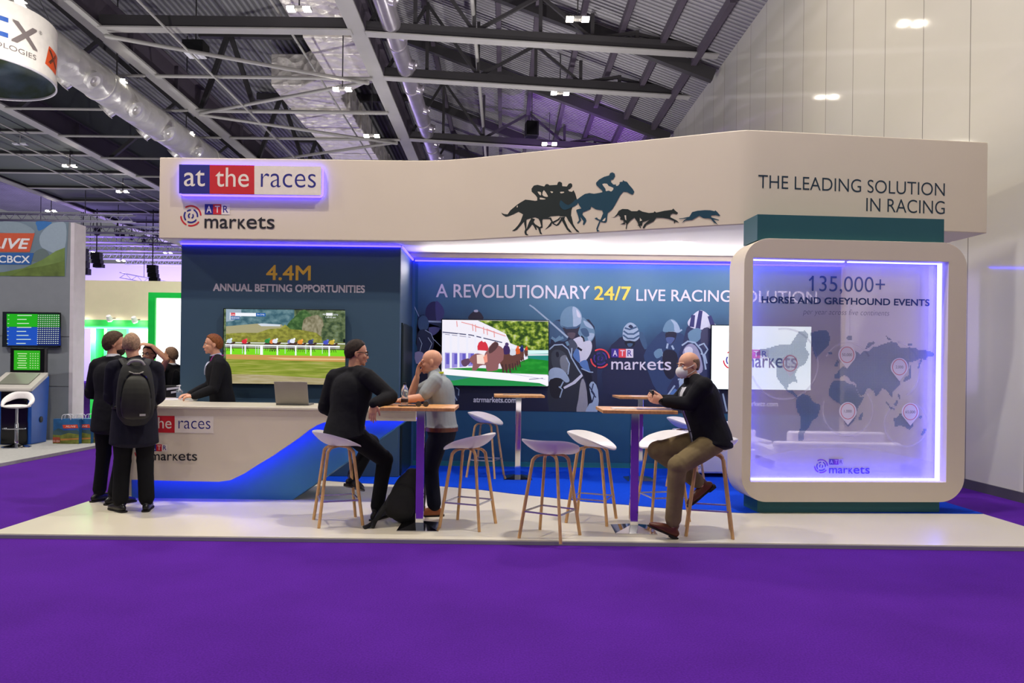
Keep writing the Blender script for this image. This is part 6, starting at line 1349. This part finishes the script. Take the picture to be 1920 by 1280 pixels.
round_duct(-12.35, 9.95, .52, 17, 50, M_duct, 'big round silver air duct with nozzles, upper left', 18.6, [(.75, -.1, -.55), (-.75, -.1, -.7)], 2.35)
round_duct(-3.25, 11.0, .27, 17, 50, M_duct2, 'slim round silver air duct with nozzles beside the first long beam', 18.7, [(.9, -.1, -.35)], 2.0)
t = thing('air_duct', 'wide foil-wrapped square air duct over the middle bay', 'duct', (-6.5, 17, 12))
def foil_box(x0, x1, y0, y1, z0, z1, name):
    b = MB(); y = y0; rnd = random.Random(int(y0)); o = None
    while y < y1 - .01:
        ya = min(y1, y + 1.25); j = [rnd.uniform(-.05, .05) for _ in range(4)]
        b.box(((x0 + x1) / 2 + j[0], (y + ya) / 2, (z0 + z1) / 2 + j[1]), (x1 - x0 + j[2], ya - y - .02, z1 - z0)); y = ya
    return b.build(name, [M_foil], t, smooth=False, bevel=.05, seg=3)
foil_box(-6.6, -4.55, 17, 27.2, 12.0, 13.2, 'duct_section'); foil_box(-8.9, -6.5, 27.4, 50, 12.0, 13.2, 'duct_section')
b = MB(); b.add([(-6.6, 26.4, 12), (-4.55, 26.4, 12), (-6.5, 28.4, 12), (-8.9, 28.4, 12), (-6.6, 26.4, 13.2), (-4.55, 26.4, 13.2), (-6.5, 28.4, 13.2), (-8.9, 28.4, 13.2)], [(0, 1, 2, 3), (4, 5, 6, 7), (0, 1, 5, 4), (1, 2, 6, 5), (2, 3, 7, 6), (3, 0, 4, 7)]); b.build('duct_elbow', M_foil, t, smooth=False, bevel=.05)

# ------------------------------------------------------------------ twin floodlights under the roof
M_lamp = mat('floodlight_glass', (255, 250, 238), emit=60, var=0, ecol=(255, 246, 226))
def make_flood():
    t = thing('twin_floodlight', 'floodlight', 'light', (0, 0, 0), 0, 'twin floodlights under the roof')
    MB().box((0, 0, .06), (.16, .16, .07)).build('gear_box', M_steel_l, t, local=True, smooth=False)
    MB().bar((0, 0, 0), (0, 0, 1), .03, .03).build('hanger', M_steel_d, t, local=True, smooth=False).location = (0, 0, .09)
    for x in (-1, 1):
        MB().box((x * .20, 0, .05), (.20, .17, .07)).build('lamp_housing', M_steel_l, t, local=True, smooth=False)
        MB().box((x * .20, -.01, .008), (.18, .16, .016)).box((x * .20, -.088, .045), (.18, .008, .06)).build('lamp_glass', M_lamp, t, local=True, smooth=False)
    return t
fl0 = make_flood()
FLD = [((561, 19), 10.3, 'under the near end of the foil duct'), ((642, 169), 10.3, 'under the elbow of the foil duct'), ((697, 256), 10.3, 'low over the left fascia beside the foil duct'), ((219, 153), 10.2, 'below the near end of the round silver duct'), ((349, 251), 10.2, 'below the round silver duct, just above the lit sign'),
       ((131, 312), 10.3, 'under the flat grey soffit, nearest to us'), ((96, 396), 10.3, 'over the printed banner wall at left'), ((230, 360), 10.3, 'under the grey soffit, left of the lit sign'), ((169, 472), 9.4, 'far away over the booths, next to the banner wall'), ((227, 489), 8.9, 'far away, lowest of the far lights'), ((315, 474), 9.4, 'far away, close to the navy tower'),
       ((1083, 38), 10.45, 'nearest in the right bay under the sloping deck'), ((1050, 176), 10.45, 'second in the right bay under the sloping deck'), ((1030, 271), 10.45, 'third in the right bay, touching the canopy outline'), ((25, 3), 10.3, 'beside the hanging round sign')]
for i, (p, z, where) in enumerate(FLD):
    u, v = uv(*p); Y = (z - EYE) * FOC / -v
    o = fl0 if i == 0 else dup(fl0)
    o.location = (u * Y / FOC, Y, z - .02); o['label'] = 'twin floodlight ' + where
    hx = o.location.x; hz = DZ(hx) if hx > -4.2 else 11.0 if -25.7 < hx < -18.7 else 13.9
    for ch in o.children:
        if ch.name.startswith('hanger'): ch.scale.z = max(.2, hz - o.location.z - .09)
t = thing('loudspeaker', 'black loudspeaker hanging under the sloping roof above the canopy', 'speaker', W(997, 243, 27))
c = W(997, 243, 27); MB().box(c, (.46, .42, .56), .15).build('speaker_cabinet', M_black, t, smooth=False, bevel=.03); MB().bar(c + V3((0, 0, .28)), V3((c.x, c.y, DZ(c.x))), .03, .03).build('hanger', M_steel_d, t, smooth=False)
MB().box(c + V3((0, -.215, 0)), (.38, .012, .48), .15).build('speaker_grille', M_gloss_black, t, smooth=False)
c = W(367, 98, 21.9); t = thing('fan_unit', 'black box unit with a pale underside hanging in the middle bay', 'box', c)
MB().bar(c + V3((0, 0, .2)), V3((c.x, c.y, 13.9)), .03, .03).build('hanger', M_steel_d, t, smooth=False); MB().box(c + V3((0, 0, .1)), (.62, .5, .36)).build('unit_box', M_black, t, smooth=False); MB().box(c + V3((0, -.02, -.10)), (.52, .44, .03)).build('pale_panel', M_shirt, t, smooth=False)
c = W(38, 270, 30.5); t = thing('light_fitting', 'unlit grey fitting under the grey soffit near the round sign', 'light', c)
for x in (-.17, .17): MB().box(c + V3((x, 0, 0)), (.24, .2, .05)).build('fitting_plate', M_shirt, t, smooth=False)
MB().bar(c, V3((c.x, c.y, 11.0)), .03, .03).build('hanger', M_steel_l, t, smooth=False)

# ------------------------------------------------------------------ lighting trusses far down the hall
M_alu = mat('aluminium_truss', (178, 174, 196), rough=.4, metal=.3)
def light_truss(a, b_, label, n):
    t = thing('lighting_truss', label, 'truss', (V3(a) + V3(b_)) / 2, 0, 'lighting trusses at the far end'); a, b_ = V3(a), V3(b_)
    for dy, dz in ((0, 0), (.36, 0), (0, .36), (.36, .36)): q = MB(); q.tube([a + V3((0, dy, dz)), b_ + V3((0, dy, dz))], .035, 8); q.build('chord', M_alu, t)
    q = MB(); prev = None
    for i in range(n + 1):
        p = a.lerp(b_, i / n) + V3((0, 0, .36 * (i % 2)))
        if prev is not None: q.tube([prev, p], .022, 6)
        prev = p
    q.build('lacing', M_alu, t)
    for f in (.2, .8): c = a.lerp(b_, f) + V3((0, .18, .36)); q = MB(); q.bar(c, V3((c.x, c.y, 11.0 if c.x > -25.7 else 13.9)), .03, .03); q.build('suspension_wire', M_steel_d, t, smooth=False)
for k, (y, z) in enumerate(((40, 9.3), (43.5, 9.3), (47, 9.3), (50.5, 9.3), (54, 9.25), (57.5, 9.3))):
    light_truss((-34 + k * .8, y, z), (-20.5 - k * .25, y, z), 'aluminium lighting truss far down the hall, number %s counted away from us' % 'one two three four five six'.split()[k], 40)
light_truss((-27.5, 52, 7.6), (-21.3, 56, 6.6), 'slanting aluminium truss low in front of the far wall', 20)
for k, (px_, py_, s) in enumerate(((182, 432, .8), (220, 437, .55), (230, 441, .55), (247, 445, .5), (270, 452, .55), (283, 458, .5), (295, 463, .5))):
    c = W(px_, py_, 25.7 * FOC / -uv(px_, py_)[0]); s *= 1.4; t = thing('stage_light', 'black stage light hanging below the fourth long beam, number %s from the left' % 'one two three four five six seven'.split()[k], 'light', c, 0, 'hanging stage lights')
    q = MB(); q.lathe([(.16 * s, -.2 * s), (.2 * s, .2 * s), (.14 * s, .3 * s)], c, 14, axis=(.3, -.6, -.7)); q.build('lamp_barrel', M_black, t); q = MB(); q.tube([c + V3((-.24 * s, 0, .1)), c + V3((-.2 * s, 0, .5 * s)), c + V3((.2 * s, 0, .5 * s)), c + V3((.24 * s, 0, .1))], .03, 6); q.bar(c + V3((0, 0, .5 * s)), V3((c.x, c.y, 11.0 if c.x > -25.7 else 13.9)), .05, .05); q.build('yoke', M_black, t, smooth=False)
for k, (px_, py_, h) in enumerate(((155, 490, 1.6), (181, 487, .9), (286, 512, 1.0))):
    c = W(px_, py_, 45); t = thing('line_array', 'black speaker array hanging far down the hall, %s' % ['leftmost and tallest', 'second from left', 'nearest the navy tower'][k], 'speaker', c, 0, 'hanging speaker arrays')
    for i in range(4): MB().box(c + V3((0, .03 * i * i, h * (.375 - .25 * i))), (.55, .4, h * .235)).build('speaker_cabinet', M_black, t, smooth=False)
    MB().bar(c + V3((0, 0, h * .5)), V3((c.x, c.y, 11.0 if c.x > -25.7 else 13.9)), .05, .05).build('hanger', M_steel_d, t, smooth=False)
# ------------------------------------------------------------------ neighbouring stands on the left
M_greycarpet = mat('grey_booth_carpet', (168, 168, 166), rough=.95, var=.08, vscale=20, bump=.2)
bf = MB(); bf.prism([(-16, 9.0), (-7.15, 9.0), (-7.1, 16.2), (-16, 16.2)], lambda s, q, d: (s, q, d), 0.0, .05); tag(bf.build('booth_floor', M_greycarpet, smooth=False), 'pale grey carpeted floor of the neighbouring stand on the left', 'floor')
M_bgrey = mat('grey_booth_panel', (128, 134, 140), rough=.6, var=.03); M_bpale = mat('pale_booth_edge', (206, 200, 206), rough=.5)
PB = Plane((-11.2, 13.6), (-8.1, 13.6))
t = thing('banner_wall', 'tall grey booth wall with a landscape banner at the left edge', 'wall panel', (-9.6, 13.8, .05))
zt = PB.st(120, 417)[1]
MB().box((-9.65, 13.78, (zt + .05) / 2), (3.06, .36, zt - .05)).build('wall_board', M_bgrey, t, smooth=False); MB().box((-8.085, 13.785, (zt + .05) / 2), (.07, .37, zt - .05)).build('end_edge', M_bpale, t, smooth=False)
for z in (1.05, 1.98): MB().box((-9.65, 13.597, z), (3.06, .008, .012)).build('panel_joint', mat('joint_grey', (100, 104, 108), rough=.6), t, smooth=False)
bz = lambda L: [(x / 5.333, 300 + y / 5.333) for x, y in L]
A = Art(PB, .004, .0006); I = ink
A.poly(bz([(-900, 605), (690, 618), (655, 1165), (-900, 1155)]), mat('banner_sky', (112, 132, 146), rough=.5, var=.25, vscale=1.2))
A.poly(bz([(365, 612), (520, 620), (480, 660), (390, 710), (370, 660)]), I((50, 110, 176)), 2)
A.poly(bz([(400, 760), (480, 660), (560, 625), (660, 640), (650, 880), (560, 930), (470, 900), (410, 860)]), I((146, 164, 178)), 3); A.poly(bz([(0, 620), (200, 625), (340, 700), (300, 740), (0, 720)]), I((132, 150, 162)), 3)
A.poly(bz([(340, 930), (400, 890), (450, 890), (500, 960), (420, 1010), (320, 1010)]), I((96, 112, 112)), 2)
A.poly(bz([(-500, 1150), (40, 1120), (240, 1080), (420, 1000), (560, 910), (650, 875), (650, 1160), (-500, 1155)]), mat('banner_hill', (104, 128, 66), rough=.5, var=.3, vscale=3))
A.poly(bz([(100, 1160), (240, 1090), (430, 1060), (650, 1010), (650, 1162)]), mat('banner_hill_low', (92, 112, 52), rough=.5, var=.3, vscale=5))
A.poly(bz([(-700, 725), (350, 732), (300, 920), (-700, 915)]), I((198, 84, 54))); A.poly(bz([(-700, 925), (342, 930), (310, 1045), (-700, 1040)]), I((40, 92, 160)))
A.text('XLIVE', bz([(-230, 880)])[0], bz([(298, 788)])[0], I((226, 226, 228)), shear=.25, bold=.035); A.text('CBCX', bz([(-10, 1025)])[0], bz([(300, 958)])[0], I((226, 228, 232)), bold=.02)
A.build('landscape_banner', t)
S2 = lambda *c: ink(c, 1.15)
def art_odds(A):
    g = lambda L: [(x / 4.267, 560 + y / 4.267) for x, y in L]
    A.poly(g([(54, 120), (300, 122), (298, 225), (54, 223)]), S2(30, 176, 24)); A.poly(g([(300, 122), (476, 124), (480, 225), (298, 225)]), S2(18, 120, 26))
    A.poly(g([(54, 225), (300, 227), (300, 372), (60, 372)]), S2(26, 80, 190)); A.poly(g([(300, 227), (482, 228), (488, 374), (300, 372)]), S2(14, 34, 104))
    for i in range(15):
        y = 130 + i * 16
        for j in range(10): A.poly(g([(304 + j * 18, y), (314 + j * 18, y), (314 + j * 18, y + 5), (304 + j * 18, y + 5)]), S2(226, 240, 226))
        if i % 2 == 0: A.poly(g([(140, y), (255 - (i % 3) * 20, y), (255 - (i % 3) * 20, y + 6), (140, y + 6)]), S2(214, 236, 214)); A.poly(g([(64, y), (76, y), (76, y + 5), (64, y + 5)]), S2(190, 220, 190))
television(PB, ((11.5, 585), (116.5, 651)), 'television with green and blue odds tables on the grey booth wall', (S2(16, 22, 30), art_odds), .10)
# betting terminal
t = thing('betting_terminal', 'blue and black betting terminal with two screens in front of the grey wall', 'kiosk', (-8.55, 13.0, .05), .10)
M_kblue = mat('terminal_blue', (22, 84, 176), rough=.4); M_ksil = mat('terminal_silver', (176, 172, 166), rough=.4, metal=.1)
b = MB(); b.prism([(-.30, .0), (.22, .0), (.30, 1.05), (.30, 1.20), (-.30, .98)], lambda s, q, d: (d, s, q), -.27, .27); b.build('cabinet', M_kblue, t, local=True, smooth=False, bevel=.015)
MB().box((0, -.31, .47), (.44, .03, .92)).build('front_door', M_gloss_black, t, local=True, smooth=False, bevel=.03)
MB().lathe([(.055, 0), (.055, .012), (.045, .016)], (.27, .02, .42), 20, axis=(1, 0, 0)).build('side_speaker', M_black, t, local=True)
b = MB(); b.prism([(-.48, .92), (.10, 1.20), (.10, 1.27), (-.48, .99)], lambda s, q, d: (d, s, q), -.36, .36); b.build('desk', M_ksil, t, local=True, smooth=False, bevel=.03)
b = MB(); b.prism([(-.36, 1.052), (.02, 1.235), (.02, 1.245), (-.36, 1.062)], lambda s, q, d: (d, s, q), -.25, .25); b.build('touch_screen', mat('touch_glass', (110, 112, 100), rough=.15, var=0), t, local=True, smooth=False)
MB().box((.0, .14, 1.46), (.58, .14, .48)).build('monitor', M_gloss_black, t, local=True, smooth=False, bevel=.015)
PK = Plane((-.27, .068), (.27, .068)); 
b = MB()
for i in range(7):
    b.box((-.08, .063, 1.34 + i * .042), (.16 - .03 * (i % 2), .002, .012))
    for j in range(4): b.box((.06 + j * .042, .063, 1.34 + i * .042), (.018, .002, .012))
b.prism([(-.22, 1.30), (.22, 1.30), (.22, 1.65), (-.22, 1.65)], lambda s, q, d: (s, .068 - d, q), 0, .003, 1); b.build('monitor_screen', [S2(220, 246, 190), mat('terminal_screen', (6, 6, 6), rough=.25, emit=.9, ecol=(52, 196, 30), var=0)], t, local=True, smooth=False)
# swivel stool
t = thing('swivel_stool', 'white swivel bar stool with chrome pillar in front of the terminal', 'stool', (-8.25, 12.35, .05), .2)
MB().lathe([(.22, 0), (.215, .012), (.10, .035), (.035, .07)], (0, 0, 0), 32).build('base', M_chrome, t, local=True); MB().lathe([(.028, .05), (.028, .40), (.020, .41), (.020, .66)], (0, 0, 0), 20).build('pillar', M_chrome, t, local=True)
b = MB(); b.tube([(-.15, -.02, .32), (-.16, -.12, .32), (0, -.17, .32), (.16, -.12, .32), (.15, -.02, .32)], .010, 8, sub=4); b.build('footrest', M_chrome, t, local=True)
b = MB(); b.ell((0, 0, .69), (.21, .19, .035), None, 28, 10); b.build('seat', M_seat, t, local=True)
b = MB(); b.tube([(.20, -.06, .70), (.21, .06, .78), (.12, .17, .86), (0, .20, .875), (-.12, .17, .86), (-.21, .06, .78), (-.20, -.06, .70)], [(.02, .02), (.022, .045), (.025, .06), (.025, .06), (.025, .06), (.022, .045), (.02, .02)], 12, V3((0, 1, 0)), sub=4); b.build('backrest', M_seat, t, local=True)
t = thing('dark_table', 'corner of a dark table at the left edge of the picture', 'table', (-8.95, 12.0, .05)); MB().box((-9.2, 12.0, .80), (.8, .6, .05)).build('table_top', M_black, t, smooth=False); MB().box((-9.2, 12.0, .415), (.09, .09, .73)).build('column', M_black, t, smooth=False); MB().box((-9.2, 12, .06), (.42, .42, .02)).build('foot_plate', M_chrome, t, smooth=False)
# printed carrier bags on the floor
for k in range(5):
    x, y = -8.0 + k * .155, 12.95 + k * .10
    t = thing('carrier_bag', 'glossy printed carrier bag in the row by the banner wall, %s' % ['foremost at left', 'second', 'third', 'fourth', 'last at right'][k], 'bag', (x + .22, y, .05), 0, 'printed carrier bags')
    MB().box((x + .23, y + .045, .27), (.46, .085, .44)).build('bag_body', mat('bag_blue_print', (38, 96, 152), rough=.35, var=.25, vscale=8), t, smooth=False)
    P_ = Plane((x, y), (x + .46, y)); A = Art(P_, .004, .0005); q = lambda *L: [P_.pt(a * .46, .05 + c * .44) for a, c in L]
    def F(A, L, m): A.b.flat([(a * .46, .05 + c * .44) for a, c in L], P_.pt, A.d, A.mi(m)); A.d += .0005
    F(A, [(0, .5), (.2, .62), (.5, .52), (.8, .66), (1, .5), (1, .3), (0, .25)], I((54, 82, 92))); F(A, [(0, 0), (1, 0), (1, .38), (.6, .44), (.3, .34), (0, .36)], mat('bag_field', (108, 116, 48), rough=.4, var=.35, vscale=14)); F(A, [(.3, .12), (1, .18), (1, .24), (.3, .2)], I((176, 120, 60)))
    F(A, [(.40, .62), (.98, .64), (.94, .78), (.36, .76)], I((208, 70, 46))); F(A, [(.38, .54), (.90, .56), (.86, .63), (.38, .61)], I((40, 80, 160)))
    A.b.text('XLIVE', P_, (.48 * .46, .05 + .665 * .44), (.88 * .46, .05 + .735 * .44), 0, A.d, A.mi(I((236, 232, 226))), px=False, shear=.2); A.d += .0005
    F(A, [(0, .04), (.28, .04), (.28, .26), (0, .26)], I((160, 70, 50))); A.b.text('51-224', P_, (.02 * .46, .05 + .07 * .44), (.26 * .46, .05 + .14 * .44), 0, A.d, A.mi(I((236, 232, 226))), px=False)
    A.build('printed_front', t)
    for dy in (.0, .09): q_ = MB(); q_.tube([(x + .15, y + dy, .48), (x + .17, y + dy, .56), (x + .29, y + dy, .56), (x + .31, y + dy, .48)], .006, 6, sub=3); q_.build('bag_handle', M_shirt, t)
# white panel with letters at the very edge
t = thing('lettered_panel', 'white panel with dark letters at the left edge behind the grey wall', 'wall panel', (-13.5, 16.6, 0)); PLP = Plane((-16, 16.6), (-10.6, 16.6))
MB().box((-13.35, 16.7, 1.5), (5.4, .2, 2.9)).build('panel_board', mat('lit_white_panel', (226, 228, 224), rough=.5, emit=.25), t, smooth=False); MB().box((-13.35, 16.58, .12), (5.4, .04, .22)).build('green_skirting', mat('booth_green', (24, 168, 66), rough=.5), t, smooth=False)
A = Art(PLP, .006); A.text('N', (-24, 679), (9.5, 644), D_, bold=.02); A.text('M', (0.5, 723), (11, 709), D_); A.build('dark_lettering', t)
# cream booth with green frames
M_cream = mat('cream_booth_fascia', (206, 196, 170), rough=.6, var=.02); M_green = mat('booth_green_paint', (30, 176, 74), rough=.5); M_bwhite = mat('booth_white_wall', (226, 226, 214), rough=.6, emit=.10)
t = thing('cream_booth', 'cream and green exhibition booth behind the two standing men', 'booth', (-8.5, 17.5, 0))
MB().box((-7.75, 17.1, 2.96), (5.1, .2, .92)).build('fascia', M_cream, t, smooth=False); MB().box((-7.75, 17.9, 2.46), (5.1, 1.5, .06)).build('booth_ceiling', M_bwhite, t, smooth=False)
MB().box((-7.75, 18.7, 1.25), (5.3, .1, 2.4)).build('back_wall', M_bwhite, t, smooth=False); MB().box((-7.75, 17.7, .03), (5.5, 2.6, .06)).build('floor_plinth', mat('booth_white_floor', (220, 220, 222), rough=.4), t, smooth=False)
MB().box((-7.75, 17.02, 2.40), (5.1, .06, .20)).build('green_band', M_green, t, smooth=False); MB().box((-7.75, 18.62, .16), (5.1, .04, .16)).build('green_skirting', M_green, t, smooth=False)
for px0, px1 in ((190, 199), (214, 219)):
    a_ = W(px0, 650, 17.6).x; c_ = W(px1, 650, 17.6).x; MB().box(((a_ + c_) / 2, 17.6, 1.25), (c_ - a_, .9, 2.35)).build('green_post', M_green, t, smooth=False)
a_ = W(201, 650, 17.5).x; c_ = W(213, 650, 17.5).x; MB().box(((a_ + c_) / 2, 18.2, 1.25), (c_ - a_, .05, 2.35)).build('cyan_panel', mat('booth_cyan', (80, 176, 176), rough=.4), t, smooth=False)
for i, px_ in enumerate((146, 205, 252)):
    c = W(px_, 594 + i * 2.5, 16.75); q = MB(); q.lathe([(.05, -.07), (.07, .05)], c, 14, axis=(0, .6, -.8)); q.build('spot_lamp', M_paper, t); q = MB(); q.lathe([(.062, .05), (.062, .058)], c, 14, axis=(0, .6, -.8)); q.build('spot_glass', M_lamp, t); q = MB(); q.bar(c, c + V3((0, .35, .02)), .02, .02); q.build('spot_arm', M_steel_d, t, smooth=False)
t = thing('green_light_wall', 'bright white light wall in a vivid green frame beside the navy tower', 'wall panel', (-7.2, 15.6, 0)); PG = Plane((-9, 15.6), (-6.2, 15.6))
s0 = PG.st(277, 640)[0]; s1 = PG.st(290, 640)[0]; zt = PG.st(290, 548)[1]; zi = PG.st(290, 558)[1]
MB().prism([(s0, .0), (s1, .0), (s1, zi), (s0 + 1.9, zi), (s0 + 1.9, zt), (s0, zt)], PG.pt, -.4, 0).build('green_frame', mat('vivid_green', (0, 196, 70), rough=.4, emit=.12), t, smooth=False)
MB().prism([(s1, .05), (s0 + 1.9, .05), (s0 + 1.9, zi), (s1, zi)], PG.pt, -.3, -.06).build('light_panel', mat('light_wall', (250, 250, 246), rough=.5, emit=1.6, var=0), t, smooth=False)
area('booth_spots', (-8.2, 16.9, 2.2), (-8.2, 18.7, 1.2), 4.0, 420, (1.0, .96, .86), .2)

# ------------------------------------------------------------------ hanging round sign
RC, RR, Z0, Z1 = V3((-12.07, 16.58, 0)), 1.552, 8.01, 9.29
t = thing('hanging_sign', 'round white hanging banner ring with blue and grey letters, top left', 'sign', (RC.x, RC.y, Z0))
def cyl_mesh(r0, r1, z0, z1, n=72):
    b = MB()
    for r in (r0, r1):
        for z in (z0, z1): b.add([(RC.x + r * math.cos(2 * PI * i / n), RC.y + r * math.sin(2 * PI * i / n), z) for i in range(n)], [])
    for i in range(n):
        j = (i + 1) % n
        for p, q in ((0, n), (2 * n, 3 * n), (0, 2 * n), (n, 3 * n)): b.f.append([p + i, p + j, q + j, q + i]); b.m.append(0)
    return b
cyl_mesh(RR - .012, RR, Z0, Z1).build('banner_ring', mat('ring_white', (232, 226, 216), rough=.6), t); cyl_mesh(RR - .03, RR + .004, Z0 - .03, Z0 + .01).build('lower_hoop', mat('hoop_white', (205, 202, 206), rough=.5), t)
mi_ = screen_mat('ring_landscape', [(0.0, (40, 60, 34)), (.35, (70, 84, 60)), (.55, (88, 104, 116)), (1.0, (130, 144, 154))], nscale=(.6, .6, .9), namp=1.1, off=.45, scale=.0, emit=0.0); nt, b = nodes_of(mi_); b.inputs['Roughness'].default_value = .6
src = b.inputs['Emission Color'].links[0].from_socket; nt.links.new(src, b.inputs['Base Color'])
cyl_mesh(RR - .018, RR - .0125, Z0 + .02, Z1 - .02).build('inner_landscape', mi_, t)
def ring_text(s, deg0, deg1, z0, z1, m, name, shear=0.0, bold=0.0):
    P_ = Plane((0, 0), (1, 0)); b = MB(); L_ = math.radians(deg1 - deg0) * RR
    if isinstance(s, str): b.text(s, P_, (0, z0), (L_, z1), 0, 0.0, px=False, shear=shear, bold=bold)
    else: b.flat([(a * L_, z0 + (z1 - z0) * c) for a, c in s], P_.pt, 0)
    bm = bmesh.new(); me = bpy.data.meshes.new('tmp'); me.from_pydata([tuple(v) for v in b.v], [], b.f); bm.from_mesh(me)
    for _ in range(3): bmesh.ops.subdivide_edges(bm, edges=[e for e in bm.edges if e.calc_length() > .12], cuts=1)
    bmesh.ops.triangulate(bm, faces=bm.faces); bm.verts.index_update()
    c = MB(); c.add([V3((RC.x + (RR + .006) * math.cos(math.radians(deg0) + v.co.x / RR), RC.y + (RR + .006) * math.sin(math.radians(deg0) + v.co.x / RR), v.co.z)) for v in bm.verts], [[v.index for v in f.verts] for f in bm.faces]); bm.free(); bpy.data.meshes.remove(me)
    c.build(name, m, t, smooth=False)
GI = I((118, 108, 106))
for a0, a1, z0, z1 in ((-62, -34, 8.80, 8.90), (-62, -34, 8.47, 8.57)): ring_text([(0, 0), (1, 0), (1, 1), (0, 1)], a0, a1, z0, z1, I((30, 84, 170)), 'blue_letter_bar')
ring_text('X', -31.5, -10, 8.45, 8.90, GI, 'grey_letter', bold=.03); ring_text('\u00ae', -8.5, -5, 8.86, 8.94, GI, 'registered_mark')
ring_text('TECHNOLOGIES', -72, -11, 8.23, 8.34, GI, 'small_lettering')
ring_text([(0, 0), (.75, -.15), (1, .9), (.2, 1.0)], -1, 25, 8.28, 8.74, I((226, 84, 30)), 'orange_emblem'); ring_text('X', 4, 20, 8.36, 8.66, I((96, 52, 34)), 'emblem_letter', bold=.03)
for a in (30, 150, 270): q = MB(); c = RC + V3((RR * .98 * math.cos(math.radians(a)), RR * .98 * math.sin(math.radians(a)), 0)); q.tube([(c.x, c.y, Z1), (RC.x, RC.y, 12.5)], .008, 6); q.build('suspension_wire', M_steel_d, t)
